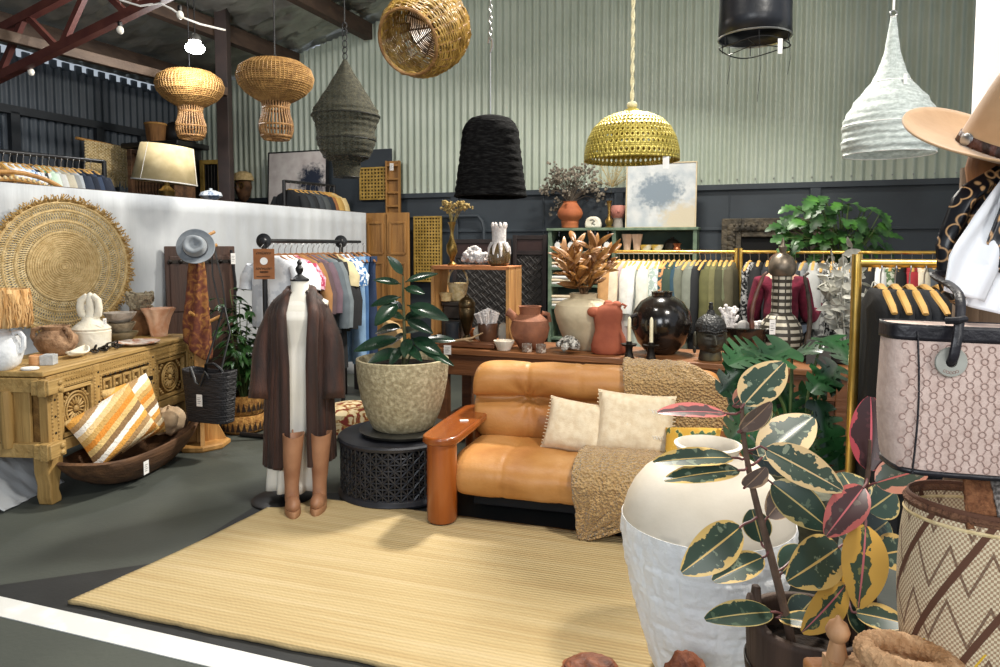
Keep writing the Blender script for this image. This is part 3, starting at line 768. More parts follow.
# stacked bowls
MATS['greystone'] = mat('veined grey stone', '#8f8478', '#b8aea2', scale=14, rough=.7, bump=.3, bscale=30, dist=1)
MATS['brownbowl'] = mat('brown glazed bowl', '#6d6045', '#8d8064', scale=10, rough=.5)
bl = ontop(122, .29)
def bowl(r, h, f=.45, t=.008): return [(r*f, 0), (r*f+.01, .004), (r*.8, h*.45), (r*.97, h*.85), (r, h), (r-t, h), (r*.78, h*.5), (r*f, h*.2), (.005, h*.15)]
simple('bowl', 'wide brown bowl at the bottom of the stack on the chest', 'bowl', bl, bowl(.115, .075), MATS['brownbowl'])
simple('bowl', 'mottled stone bowl in the middle of the stack on the chest', 'bowl', bl+V((0, 0, .077)), bowl(.10, .07, .55), mat('speckled stone', '#7d705a', '#a0937b', scale=26, rough=.8, bump=.3), wob=lambda a, z: 1+.03*nz(math.cos(a)*3, math.sin(a)*3))
simple('bowl', 'pale grey veined bowl on top of the stack on the chest', 'bowl', bl+V((-.01, 0, .149)), bowl(.115, .075, .5), MATS['greystone'], wob=lambda a, z: 1+.03*nz(math.cos(a)*2+5, math.sin(a)*2))
# rustic vase behind
MATS['rust'] = mat('rustic brown clay', '#5a3f28', '#8a6544', scale=9, rough=.9, bump=.5, bscale=25)
t = lathe_thing('vase', 'tall brown rustic vase with crusty pale neck behind the stacked bowls', 'vase', ontop(141, .40), [(.08, 0), (.115, .05), (.125, .11), (.11, .17), (.08, .2), (.075, .21)], MATS['rust'])
m = MB(); m.lathe([(.075, .205), (.08, .25), (.1, .29), (.105, .33), (.09, .34), (.07, .30), (.05, .25)], 36, wob=lambda a, z: 1+.16*nz(math.cos(a)*5, math.sin(a)*5, z*28))
for i in range(70):
    a = random.uniform(0, 2*PI); z = random.uniform(.22, .34); r = .09; m.ell((r*math.cos(a), r*math.sin(a), z), random.uniform(.012, .022), 7, 5)
m.build('crusted_neck', mat('crusty barnacle', '#a4977e', '#51463a', scale=30, rough=1, bump=.9, bscale=60, lo=.5, hi=.7), t)
MATS['pinkmarble'] = mat('pink marbled clay', '#d39a78', '#e8c0a2', scale=7, rough=.4, dist=2, coat=.3, lo=.35, hi=.65)
def ruff(a, z): return 1+(.03+1.1*max(0, z))*.30*math.sin(a*8)
simple('vase', 'pink ruffled marbled vase at the far end of the carved chest', 'vase', ontop(159, .2), [(.06, 0), (.066, .02), (.075, .08), (.095, .16), (.125, .225), (.117, .225), (.088, .16), (.06, .05), (.01, .03)], MATS['pinkmarble'], 64, wob=ruff)
simple('plate', 'flat pink marbled plate with white rim lying on the chest', 'plate', ontop(138, .07), [(.07, 0), (.08, .004), (.145, .02), (.15, .028), (.14, .028), (.08, .014), (.01, .012)], mat('pink plate glaze', '#c08465', '#f0e6dc', scale=9, rough=.35, dist=1.5, lo=.4, hi=.55), 40)
m = MB()
def dishf(u, v):
    a, b = 2*u-1, 2*v-1; L_, W_ = .11, .055
    w = W_*(1-abs(a)**2.2)**.6+.001
    return (a*L_, b*w, .012+.03*abs(a)**2*(1 if a > 0 else .6)+.022*b*b)
m.grid(dishf, 24, 10); tag(m.build('boat_dish', MATS['chalk'], solid=.01, loc=ontop(78, .13)+V((0, 0, .0)), rz=CHA+.2), 'white boat shaped dish lying beside the knobbly clay pot', 'dish')
# iron chain: each link a part
p = ontop(106, .10)
t = thing('iron_chain', 'chunky black iron chain heaped on the chest in front of the lidded pot', 'chain', p, CHA)
for k in range(9):
    x = -.12+k*.034; M_ = T(x, .02*math.sin(k*1.9), .022+.016*(k % 2)) @ R(.5*math.sin(k*2.3), 'Z') @ R(PI/2*(k % 2)+.5, 'X') @ R(.3*math.sin(k), 'Y')
    m = MB(); m.tube([(.03*math.cos(2*PI*i/14), .018*math.sin(2*PI*i/14), 0) for i in range(14)], .006, 6, closed=True, M=M_); m.build('link', MATS['irondark'], t)
# ================================================================== dough bowl with cushions
c_ = onchest(.68, -.13); 
MATS['oldwood'] = mat('old dark bowl wood', '#3d2716', '#6b4a2e', scale=5, stretch=(.4, 3, 3), rough=.75, bump=.4, bscale=18)
t = thing('dough_bowl', 'long dark wooden dough bowl on the floor under the carved chest', 'bowl', (c_.x, c_.y, 0), CHA)
m = MB(); ov = 40
def trough(sc_, z, e): return [(e*.66*sc_*math.copysign(abs(math.cos(2*PI*i/ov))**.8, math.cos(2*PI*i/ov)), .25*sc_*math.copysign(abs(math.sin(2*PI*i/ov))**.85, math.sin(2*PI*i/ov)), z+.045*sc_*abs(math.cos(2*PI*i/ov))**3) for i in range(ov)]
m.loops([trough(s, z, e) for s, z, e in ((.42, .0, 1), (.62, .02, 1), (.82, .085, 1), (.94, .15, 1), (1.0, .20, 1), (.97, .21, 1), (.93, .205, 1), (.85, .14, 1), (.7, .07, 1), (.45, .04, 1))])
m.build('trough', MATS['oldwood'], t, ang=70)
tag_card(t, (-.28, -.245, .12), .055, .085, 0)
MATS['stripe'] = mat('striped cotton', '#c98c35', rough=.9, bump=.6, bscale=70)
def stripe_nodes():
    m = MATS['stripe']; nt = m.node_tree; N = nt.nodes; L = nt.links
    tc = N.new('ShaderNodeTexCoord'); mp = N.new('ShaderNodeMapping'); mp.inputs['Rotation'].default_value = (0, math.radians(20), 0)
    L.new(tc.outputs['Object'], mp.inputs[0]); sx = N.new('ShaderNodeSeparateXYZ'); L.new(mp.outputs[0], sx.inputs[0])
    ns = N.new('ShaderNodeTexNoise'); ns.inputs['Scale'].default_value = 90; L.new(mp.outputs[0], ns.inputs['Vector'])
    ad = N.new('ShaderNodeMath'); ad.operation = 'MULTIPLY_ADD'; L.new(ns.outputs['Fac'], ad.inputs[0]); ad.inputs[1].default_value = .012; L.new(sx.outputs['Z'], ad.inputs[2])
    mr = N.new('ShaderNodeMapRange'); mr.inputs[1].default_value = -.24; mr.inputs[2].default_value = .26; L.new(ad.outputs[0], mr.inputs[0])
    r = N.new('ShaderNodeValToRGB'); r.color_ramp.interpolation = 'CONSTANT'
    cols = ['#c9a05c', '#b5762c', '#e8d2aa', '#a9865a', '#e0a24a', '#f2ebdf', '#8a6a45', '#d9b877', '#d98b32', '#c9a05c', '#e6c48b', '#f2ebdf', '#a9865a', '#dba04a', '#cfae72']
    while len(r.color_ramp.elements) < len(cols): r.color_ramp.elements.new(.5)
    for i, c in enumerate(cols): r.color_ramp.elements[i].position = i/len(cols); r.color_ramp.elements[i].color = lin(c)
    L.new(mr.outputs[0], r.inputs[0]); L.new(r.outputs[0], N['Principled BSDF'].inputs['Base Color'])
stripe_nodes()
p = onchest(.36, -.19, .40)
pillow('floor_cushion', 'orange and cream striped cushion in front, leaning in the dough bowl', MATS['stripe'], p, (math.radians(-22), math.radians(-22), CHA-.45), .46, .36, .17, 3)
p = onchest(.68, -.13, .41)
pillow('floor_cushion', 'striped cushion behind, half hidden in the dough bowl', MATS['stripe'], p, (math.radians(-14), math.radians(-8), CHA-.25), .38, .44, .15, 5)
m = MB()
def bundle(u, v):
    a = 2*PI*u; b = PI*(v-.5); r = 1+.22*nz(math.cos(a)*2, math.sin(a)*2, v*4)
    return (.15*r*math.cos(b)*math.cos(a), .11*r*math.cos(b)*math.sin(a), .10*r*math.sin(b)+.02*nz(a*2, v*5))
m.grid(bundle, 36, 20, wrap=True); tag(m.build('linen_bundle', mat('crumpled linen', '#a58a6a', '#c9b091', scale=7, rough=.9, bump=.5, bscale=12), loc=onchest(1.10, -.12, .245), rz=CHA), 'crumpled beige cloth bundle at the far end of the dough bowl', 'cloth')
# white cloth under chest end
m = MB()
def clothf(u, v): 
    a = onchest(-.12+.5*u, .47-.30*v+.02*nz(u*8, v*3), 0); z = .30*(1-v)**1.2+.012+.02*nz(u*9, v*7)*(1-v)+.004
    return (a.x, a.y, max(.008, z))
m.grid(clothf, 30, 16); tag(m.build('dust_sheet', MATS['calico'], solid=.004), 'white sheet bunched on the floor behind the near chest leg', 'cloth')
# ================================================================== hat stand
p = floorp(203, 446)
MATS['blond'] = wood('golden timber', '#9a6c34', '#bf8f50', 'z', 5, .6, .2)
st = thing('hat_stand', 'wooden post hat stand with pegs and a braced foot beyond the chest', 'hat stand', (p.x, p.y, 0), .4)
m = MB(); m.lathe([(.19, 0), (.2, .012), (.2, .035), (.185, .045), (.02, .046)], 8); m.build('foot', MATS['blond'], st, smooth=False)
for k in range(4):
    m = MB(); m.prism([(.045, .045), (.17, .045), (.045, .30)], .03, R(k*PI/2, 'Z') @ T(0, .015, 0) @ R(PI/2, 'X')); m.build('brace', MATS['blond'], st)
m = MB(); m.box((0, 0, .84), (.09, .09, 1.6)); m.build('post', MATS['blond'], st, bevel=.006)
pegs = [(1.60, .6), (1.50, .4), (1.0, 1.1), (1.0, -2), (.95, 0)]
for z, a in pegs:
    m = MB(); m.tube([(.04*math.cos(a), .04*math.sin(a), z), (.15*math.cos(a), .15*math.sin(a), z+.05)], .013, 8); m.build('peg', MATS['blond'], st)
# grey fedora hanging on the post, crown towards us
MATS['greyfelt'] = mat('grey felt', '#7c8288', '#8f959b', scale=12, rough=.95, sheen=.3)
def fedora(name, label, m_, band_m, R_, loc, rot, crown_h=.11, ry=1.0, band_h=.028, pinch=1, rim=.012, cr=.47):
    t = thing(name, label, 'hat', loc, rot=rot)
    m = MB()
    def brim(u, v):
        a = 2*PI*u; r = R_*(cr+.0+(1-cr)*v); z = rim*(v**2)*(1.6*math.sin(a)**2+.4*math.cos(a)**2)*1.6-.3*rim*math.cos(a)**2*v
        return (r*math.cos(a), r*ry*math.sin(a), z)
    m.grid(brim, 56, 10, wrap=True); m.build('brim', m_, t, solid=.004)
    m = MB()
    def crown(u, v):
        a = 2*PI*u; c, s = math.cos(a), math.sin(a)
        if v < .62: k = v/.62; r = R_*cr*(1.03-.12*k-.06*k*k); z = crown_h*k*1.0
        else: k = (v-.62)/.38; r = R_*cr*.85*(1-k)**.8; z = crown_h*(1+.10*math.sin(PI*min(1, k*1.6)))-crown_h*.34*k*k
        x, y = r*c, r*ry*s
        if pinch:
            d = math.exp(-((abs(s)-.85)/.35)**2)*max(0, c)*max(0, (v-.25))*1.3; y *= 1-.45*d
            x *= 1.0
            z += .02*crown_h/.11*c*min(1, v*1.3)*(-.6)+.0
        return (x, y, z)
    m.grid(crown, 56, 26, wrap=True); m.build('crown', m_, t, ang=80)
    m = MB(); m.lathe([(R_*cr*1.035, .003), (R_*cr*1.015, band_h)], 56, cap=False, squash=(1, ry)); m.build('hat_band', band_m, t, solid=.004)
    return t
top = st.matrix_basis @ V((0, 0, 1.58))
hp = at(191.5, 247, p.y-.20)
fd = fedora('fedora_hat', 'grey felt fedora with dark band hung on the wooden hat stand', MATS['greyfelt'], mat('charcoal ribbon', '#4b4f55', rough=.6), .135, (hp.x, hp.y+.07, hp.z), (math.radians(78), 0, math.radians(14)), .10, ry=.96, cr=.62)
m = MB(); m.ell((.06, -.02, .035), (.012, .02, .006), 8, 5); m.build('feather_trim', mat('teal feather', '#4d8f8c', rough=.6), fd)
# scarf
MATS['paisley'] = mat('rust paisley', '#54261a', '#8a5c2a', scale=16, rough=.9, lo=.4, hi=.62, c3='#6b3a1e', dist=1.5)
m = MB()
def scf(u, v):
    a = 2*PI*u; z = 1.42-.66*v; w = .048+.058*v**.7*(1-.25*max(0, v-.85)/.15); d = .055+.03*v
    f = 1+.14*math.sin(a*6+v*4)+.1*nz(math.cos(a)*3, v*6)
    zz = z-.09*v*math.cos(a)*(1 if v > .5 else .4)
    return (w*f*math.cos(a)-.012*v, -.015+d*f*math.sin(a), zz)
m.grid(scf, 48, 40, wrap=True); tag(m.build('scarf', MATS['paisley'], solid=.003, loc=(p.x, p.y, 0), rz=-.2), 'rust and gold patterned scarf wrapped down the hat stand post', 'scarf')
# black woven tote hanging off a peg
q = at(210, 392, p.y-.30)
MATS['blackweave'] = mat('black woven reed', '#18171a', '#2e2c2f', scale=24, stretch=(.5, .5, 5), rough=.55, bump=.8, bscale=18, bstretch=(.6, .6, 7))
bg = thing('woven_tote', 'black woven tote basket with leather handles and white tag by the hat stand', 'bag', (q.x, q.y, q.z-.21), -.35)
m = MB()
def tote(u, v):
    a = 2*PI*u; w = .175+.03*v; d = .07+.015*v; c, s = math.cos(a), math.sin(a)
    g = 1+.02*math.sin(v*60)*math.copysign(1, math.sin(a*22))
    return (w*math.copysign(abs(c)**.5, c)*g, d*math.copysign(abs(s)**.5, s)*g, .36*v+.02*abs(c)*v)
m.grid(tote, 88, 40, wrap=True); m.lathe([(.001, .004), (.16, .004)], 24, squash=(1, .42), cap=False); m.build('basket_body', MATS['blackweave'], bg, solid=.006)
for dy in (-.085, .06):
    m = MB(); m.tube([(-.09, dy, .33), (-.07, dy-.02, .40), (-.02, dy-.03, .41 if dy > 0 else .30), (.02, dy-.03, .41 if dy > 0 else .28), (.06, dy-.02, .38), (.08, dy, .33)], .011, 7); m.build('handle', MATS['black'], bg)
m = MB(); m.tube([(.05, .06, .36), (.0, .22, .62), (-.09, .27, .80)], .008, 6); m.tube([(-.1, .06, .36), (-.11, .20, .62), (-.1, .27, .80)], .008, 6); m.build('carry_strap', MATS['black'], bg)
tag_card(bg, (.0, -.105, .17), .05, .085, 0)
# dark strap hanging by the hat
m = MB(); a = st.matrix_basis @ V((.10, .05, 1.515)); m.tube([a, a+V((.005, -.01, -.2)), a+V((.05, -.01, -.42)), a+V((.10, .0, -.48)), a+V((.07, .01, -.25)), a+V((.02, .01, -.01))], .013, 6, flat=.4)
tag(m.build('leather_belt', MATS['black']), 'black leather strap looped over a peg of the hat stand', 'belt')
# old dark double door board behind
MATS['darkdoor'] = wood('dark carved door wood', '#2f1c12', '#4a2e1f', 'z', 5, .6, .35)
b0 = at(166, 300, 6.15); b1 = at(238, 300, 6.45)
u_ = V((b1.x-b0.x, b1.y-b0.y, 0)); bw = u_.length; ba = math.atan2(u_.y, u_.x)
dd = thing('old_door_panel', 'dark studded timber door panel leaning on the white partition behind the hat stand', 'door panel', (b0.x, b0.y, 0), rot=(math.radians(-4), 0, ba))
for k in range(2):
    m = MB(); m.box((bw*(.25+.5*k), 0, .77), (bw/2-.01, .035, 1.54)); bd = m.build('board', MATS['darkdoor'], dd, bevel=.006)
    m = MB(); m.box((bw*(.25+.5*k), -.02, 1.2), (bw*.36, .012, .5)); m.build('raised_field', MATS['darkdoor'], bd, bevel=.006)
m = MB(); m.box((bw/2, -.028, 1.40), (bw*.9, .012, .03)); m.build('iron_strap', MATS['irondark'], dd)
for k in range(7):
    m = MB(); m.ell((bw*(.08+.14*k), -.034, 1.40), .02, 8, 6); m.build('stud', MATS['irondark'], dd)
m = MB(); m.tube([(bw*.93, -.06, 1.5), (bw*.97, -.07, 1.2), (bw*.95, -.06, .9)], .014, 6); q = m.build('leather_thong', MATS['black'], dd); tag_card(dd, (bw*.95, -.08, 1.42), .04, .1, 0)
# leafy plant in patterned basket
def leaf_mat(name, dark, light, vein=None, rough=.4):
    return mat(name, dark, light, scale=7, rough=rough, spec=.5)
MATS['leafgreen'] = leaf_mat('leaf green', '#1f3b1c', '#3f6a33')
MATS['leafbright'] = leaf_mat('leaf bright', '#2a5220', '#4c7d34')
MATS['stemgreen'] = mat('stem green', '#42572a', '#5f7340', scale=10, rough=.6)
p = floorp(236, 436); p.y += .18
pt = thing('potted_plant', 'bushy green leafy plant in a zigzag basket between hat stand and fur coat', 'plant', (p.x, p.y, 0))
MATS['zigbasket'] = mat('zigzag basket', '#8a5c2a', '#b98a48', scale=30, rough=.9, bump=.6, bscale=60)
m = MB(); m.lathe([(.15, 0), (.175, .02), (.185, .08), (.175, .14), (.165, .15), (.15, .1)], 40); m.lathe([(.14, .14), (.155, .16), (.165, .25), (.155, .31), (.14, .31), (.13, .2)], 40); bk = m.build('basket', MATS['zigbasket'], pt)
for zb, r in ((.03, .187), (.19, .168)):
    m = MB()
    for k in range(26):
        a = 2*PI*k/26
        vs = [((r+.003)*math.cos(a+da), (r+.003)*math.sin(a+da), zb+dz) for da, dz in ((-.1, 0), (.1, 0), (0, .075))]
        m.add(vs, [(0, 1, 2)])
    m.build('zigzag_pattern', mat('dark weave', '#2b1a0e', rough=.9), bk)
stm = MB(); lf = MB()
for k in range(16):
    a = random.uniform(0, 2*PI); h = random.uniform(.55, 1.25); rr = random.uniform(.06, .30)
    tip = V((rr*math.cos(a)+.0, rr*math.sin(a), h)); mid = V((rr*.3*math.cos(a), rr*.3*math.sin(a), h*.55))
    stm.tube([(0.02*math.cos(a), .02*math.sin(a), .28), mid, tip], [.009, .006, .003], 6)
    for j in range(12):
        t_ = .35+.65*j/11; b_ = mid.lerp(tip, (t_-.3)/.7) if t_ > .3 else mid
        aa = random.uniform(0, 2*PI); d = V((math.cos(aa), math.sin(aa), random.uniform(-.4, .35)))
        for q in range(3):
            d2 = (d+V((.5*math.cos(aa+1.6)*(q-1), .5*math.sin(aa+1.6)*(q-1), -.1*abs(q-1)))).normalized()
            lf.leaf(b_+d*.05, d2, (0, 0, 1), random.uniform(.08, .13), random.uniform(.03, .045), .2, .4, 2, 5)
        stm.tube([b_, b_+d*.05], .002, 4)
stm.build('stems', MATS['stemgreen'], pt); q = lf.build('foliage', MATS['leafgreen'], pt); q['kind'] = 'stuff'
# ================================================================== mannequin with fur coat
p = floorp(279, 503); MY = p.y
mn = thing('dress_form', 'white dress form on a black stand wearing fur coat and cream dress', 'mannequin', (p.x+.135, p.y+.05, 0))
MATS['formwhite'] = mat('form jersey', '#e6e0d2', '#efeadd', scale=8, rough=.8)
m = MB(); m.lathe([(.19, 0), (.19, .012), (.17, .022), (.03, .03), (.015, .05), (.015, .5)], 36, c=(-.12, 0, 0)); m.build('stand', MATS['black'], mn)
def ringell(cx, cy, z, a, b, n=32, ph=0): return [(cx+a*math.cos(2*PI*i/n+ph), cy+b*math.sin(2*PI*i/n+ph), z) for i in range(n)]
m = MB(); m.loops([ringell(0, 0, z, a, b) for z, a, b in ((.72, .15, .10), (.85, .14, .10), (.95, .12, .085), (1.05, .135, .1), (1.12, .15, .115), (1.18, .165, .1), (1.215, .17, .075), (1.24, .12, .065), (1.255, .07, .06), (1.28, .053, .053), (1.335, .05, .05))]); m.build('torso', MATS['formwhite'], mn, ang=60)
m = MB(); m.lathe([(.055, 1.335), (.055, 1.345), (.03, 1.36), (.012, 1.375), (.022, 1.395), (.024, 1.41), (.012, 1.43), (.016, 1.445), (.004, 1.465)], 20); m.build('neck_finial', MATS['black'], mn)
# dress
MATS['cream'] = mat('cream jersey', '#e2ddd0', '#eee9df', scale=4, rough=.85, bump=.15, bscale=9, bstretch=(3, 3, .4))
dr = MB(); prof = [(1.225, .10, .068), (1.20, .155, .085), (1.12, .158, .122), (1.05, .145, .108), (.95, .132, .097), (.85, .15, .11), (.72, .165, .12), (.5, .16, .12), (.25, .155, .12), (.04, .155, .12)]
rings = []
for i in range(len(prof)-1):
    for k in range(5):
        t_ = k/5; z, a, b = [prof[i][c]*(1-t_)+prof[i+1][c]*t_ for c in range(3)]
        f = max(0, (.9-z))*.03
        rings.append([((a+f*math.sin(9*w))*math.cos(w)-.06*max(0, .9-z), (b+f*math.sin(9*w))*math.sin(w), z) for w in [2*PI*i_/64 for i_ in range(64)]])
dr.loops(rings, cap=False); d_ = dr.build('knit_dress', MATS['cream'], None, solid=.003, ang=70, loc=mn.location)
tag(d_, 'long cream sleeveless dress on the dress form under the fur coat', 'dress')
# fur coat
MATS['fur'] = mat('brown mink', '#1c0e08', '#553020', scale=7, stretch=(3, 3, .3), rough=.6, bump=.35, bscale=160, bstretch=(1.5, 1.5, .25), sheen=.08, lo=.3, hi=.75, c3='#371d12')
def furcol(): pass
ct = thing('fur_coat', 'long dark brown fur coat hanging open on the dress form', 'coat', mn.location); ct.scale = (.88, .95, 1)
CS = [(1.275, .075, .075, .55), (1.245, .13, .09, .52), (1.20, .178, .115, .50), (1.12, .198, .145, .47), (1.0, .195, .155, .42), (.88, .195, .155, .38), (.7, .21, .165, .34), (.5, .22, .175, .32), (.34, .225, .18, .32), (.24, .23, .185, .32)]
m = MB()
def coatf(u, v):
    k = v*(len(CS)-1); i = min(int(k), len(CS)-2); t_ = k-i
    z, a, b, op = [CS[i][c]*(1-t_)+CS[i+1][c]*t_ for c in range(4)]
    op += .10; w = -PI/2+.14+op+(2*PI-2*op)*u
    f = 1+.045*abs(math.sin(w*13))*min(1, v*3)+.02*nz(math.cos(w)*6, math.sin(w)*6, z*5)
    if v > .97: f *= 1
    sx = -.02*v
    return (a*f*math.cos(w)+sx, b*f*math.sin(w), z-(.05*max(0, math.cos(w)) if v > .6 else 0)*(v-.6)*-1.2)
m.grid(coatf, 170, 60); m.build('coat_body', MATS['fur'], ct, solid=.02, ang=80)
for s in (-1, 1):
    m = MB(); pts = []; rs = []
    for k in range(11):
        t_ = k/10; pts.append((s*(.125+.10*min(1, t_*2.2)**.7+.018*t_)-.01, .0-.03*t_-.04*t_*t_, 1.20-.02*min(1, t_*5)-.54*t_)); rs.append(.045+.018*min(1, t_*4)+.012*t_)
    m.tube(pts, rs, 18, flat=1.0, cap=False); 
    # ribbed pelts
    m.v = [(x*1.0+.005*nz(x*60, y*60, z*8), y+.005*nz(y*50, z*9), z) for x, y, z in m.v]
    m.build('sleeve', MATS['fur'], ct, solid=.012, ang=80)
    m = MB(); pts = [(s*.03, .075, 1.29), (s*.078, .02, 1.285), (s*.09+.006, -.06, 1.235), (s*.108+.016, -.120, 1.15), (s*.098+.022, -.150, 1.0), (s*.09+.024, -.155, .85), (s*.09+.024, -.16, .6), (s*.092+.024, -.165, .4), (s*.094+.024, -.17, .26)]
    P2 = []
    for i in range(len(pts)-1):
        for k in range(5): P2.append(V(pts[i]).lerp(V(pts[i+1]), k/5))
    P2.append(V(pts[-1])); m.tube(P2, [.038 if j > 6 else .03 for j in range(len(P2))], 14, flat=.75)
    m.build('fur_facing', MATS['fur'], ct, ang=80)
# boots
MATS['tanboot'] = mat('tan boot leather', '#8f6246', '#ab7d5d', scale=6, rough=.5, bump=.2, bscale=14)
def boot(px, py, label, rz):
    p = floorp(px, py); t = thing('knee_boot', label, 'boot', (p.x, p.y+.05, .016), rz); t.scale = (.88, .88, .94)
    m = MB(); rg = []
    for z, a, b, cx, cy in ((.06, .045, .062, 0, .02), (.10, .046, .058, 0, .03), (.15, .046, .055, .0, .035), (.22, .052, .058, .004, .035), (.32, .06, .066, .008, .03), (.42, .066, .072, .014, .028), (.47, .07, .075, .018, .028), (.468, .064, .069, .018, .028), (.40, .058, .064, .014, .028), (.30, .05, .056, .01, .03)):
        rg.append([(cx+a*math.cos(2*PI*i/26)*(1+.03*nz(i*.6, z*20)), cy+b*math.sin(2*PI*i/26)*(1+.03*nz(i*.6+9, z*20))+(.0 if z < .44 else 0), z+(.008*math.cos(2*PI*i/26*2) if z > .45 else 0)) for i in range(26)])
    m.loops(rg, cap=False); m.build('shaft', MATS['tanboot'], t, ang=80)
    m = MB(); m.ell((0, -.045, .058), (.048, .098, .05), 20, 12, fn=lambda d: 1+.08*d.z*(d.y < 0)); m.build('foot', MATS['tanboot'], t)
    m = MB(); m.loops([[(.056*f*math.cos(2*PI*i/28)*(.9+.1*math.sin(2*PI*i/28)), -.04+.12*f*math.sin(2*PI*i/28), z) for i in range(28)] for z, f in ((.0, .97), (.004, 1), (.03, 1), (.04, .95))]); m.box((0, .065, .02), (.075, .06, .04)); m.build('lug_sole', mat('tan rubber sole', '#9a6d4b', '#a97c58', scale=20, rough=.7), t)
    m = MB(); m.tube([(.016, .098, .45), (.016, .108, .478), (.016, .112, .45)], .005, 5); m.build('pull_tab', MATS['tanboot'], t)
boot(290, 517, 'tall tan leather boot standing in front of the dress form, left of the pair', .35)
boot(317, 514, 'tall tan leather boot standing in front of the dress form, right of the pair', .1)
# patterned ottoman cushion behind drum table
q = floorp(346, 440); 
MATS['kilim'] = mat('kilim pattern', '#7a2f26', '#d8c6a0', scale=9, tex='noise', dist=2.5, rough=.95, lo=.42, hi=.52, c3='#b08a4a', bump=.3)
tag(MB().lathe([(.2, 0), (.235, .02), (.25, .1), (.235, .2), (.16, .24), (.02, .25)], 36).build('pouf', MATS['kilim'], loc=(q.x, q.y+.2, 0)), 'round cream and red patterned pouf behind the black drum table', 'pouf')
# ================================================================== rubber plant in the stone planter
MATS['rubber'] = mat('rubber leaf', '#0e2117', '#1d3a26', scale=6, rough=.22, spec=.6)
MATS['rubberstem'] = mat('rubber stem', '#3d4a2b', '#5e5a3c', scale=9, rough=.6)
RP = thing('rubber_plant', 'rubber plant with dark glossy leaves growing in the stone planter', 'plant', (pl.location.x, pl.location.y, .80))
def rel(px, py, dY): return at(px, py, pl.location.y+dY)-RP.location
st_pts = [V((0, 0, -.02)), rel(405, 345, 0), rel(404, 320, 0), rel(403, 295, .01), rel(403, 276, .0)]
m = MB(); m.tube(st_pts, [.012, .012, .010, .008, .005], 8)
m.tube([V((.02, .02, 0)), rel(415, 345, .02), rel(424, 338, .03)], .007, 6); m.build('stem', MATS['rubberstem'], RP)
LV = [(403, 275, 389, 256, -.05, .06), (401, 284, 374, 278, -.04, .052), (405, 282, 437, 271, .02, .055), (404, 288, 424, 292, -.06, .06), (401, 297, 370, 304, -.05, .06),
      (398, 303, 375, 323, -.14, .10), (407, 305, 448, 317, -.08, .095), (404, 318, 389, 313, -.1, .06), (406, 320, 432, 331, -.1, .07), (400, 338, 354, 348, -.12, .085),
      (406, 335, 387, 343, .12, .07), (402, 350, 370, 359, -.2, .08), (412, 338, 441, 352, -.12, .085), (409, 338, 404, 354, -.18, .07), (417, 346, 452, 362, -.18, .06), (424, 340, 456, 338, .05, .06), (428, 343, 440, 362, -.1, .055),
      (404, 320, 428, 312, .14, .08), (403, 310, 384, 300, .14, .07), (404, 334, 420, 326, .16, .08), (405, 345, 420, 357, -.22, .06), (404, 346, 390, 362, -.22, .06), (402, 328, 372, 330, .14, .08)]
for a in LV:
    b0 = rel(a[0], a[1], -.01); b1 = rel(a[2], a[3], a[4]); d = b1-b0
    m = MB(); up = V((-.35*d.x, -.75, .65)); m.leaf(b0+d*.06, d, up, d.length*.96, a[5]*1.12, .28, .14, 4, 10); m.tube([b0, b0+d*.08], .004, 5)
    m.build('leaf', MATS['rubber'], RP)
# ================================================================== crate on the console and its things
MATS['pine'] = wood('crate pine', '#9a6a38', '#c9975a', 'z', 6, .65, .2)
MATS['pinex'] = wood('crate edge', '#a86438', '#c98552', 'x', 6, .65, .2)
c0 = oncons(431, .20); c1 = oncons(509, .20); cw = (c1-c0).length
CRH = .62
cr = thing('wooden_crate', 'open pine box crate standing on edge as a display shelf on the console', 'crate', (c0.x, c0.y, CZ), KA)
CD_ = .30
for x in (.014, cw-.014):
    for y in (.075, .225):
        m = MB(); m.box((x, y, CRH/2), (.028, .145, CRH)); m.build('side_board', MATS['pine'], cr, bevel=.003)
for z in (.014, CRH-.01):
    for y in (.075, .225):
        m = MB(); m.box((cw/2, y, z), (cw, .145, .028)); m.build('shelf_board', MATS['pinex'], cr, bevel=.003)
def crate_pt(px, d, z): return oncons(px, .20+d, z)
CT = CZ+CRH+.005
# on top of the crate
MATS['oldbrass'] = mat('old brass', '#7d6232', '#a68a4e', scale=10, rough=.35, metal=.85)
t = thing('bud_vase', 'slender twisted brass vase of dried yarrow on the pine crate', 'vase', crate_pt(452, .1, CT))
m = MB(); m.lathe([(.035, 0), (.038, .01), (.014, .03), (.02, .06), (.042, .11), (.04, .16), (.018, .21), (.012, .26), (.02, .31), (.032, .345), (.026, .345), (.01, .27)], 28, wob=lambda a, z: 1+.14*math.sin(a*3+z*26)*(z > .03)); m.build('vase_body', MATS['oldbrass'], t)
m = MB(); fl = MB()
for k in range(16):
    a = random.uniform(0, 2*PI); r = random.uniform(.03, .10); tp = V((.035+r*math.cos(a)*1.1, r*math.sin(a)*.6, .47+random.uniform(-.05, .03)))
    if k < 3: tp = V((-.06+.01*k, 0, .50-.01*k))
    m.tube([(0, 0, .30), tp*.6+V((0, 0, .17)), tp], .0025, 4)
    for j in range(16): 
        aa = random.uniform(0, 2*PI); q = random.uniform(0, .045 if k > 2 else .025); fl.ell(tp+V((q*math.cos(aa), q*math.sin(aa), random.uniform(-.008, .012))), random.uniform(.006, .012), 6, 4)
m.build('dried_stems', mat('straw stem', '#8c7a4c', '#a89660', scale=9, rough=.9), t); q = fl.build('yarrow_heads', mat('dried yarrow', '#9c8450', '#c7ae72', scale=40, rough=1), t); q['kind'] = 'stuff'
MATS['coral'] = mat('white coral', '#cdc5c2', '#ece6e2', scale=30, rough=.9, bump=.4, bscale=50)
m = MB()
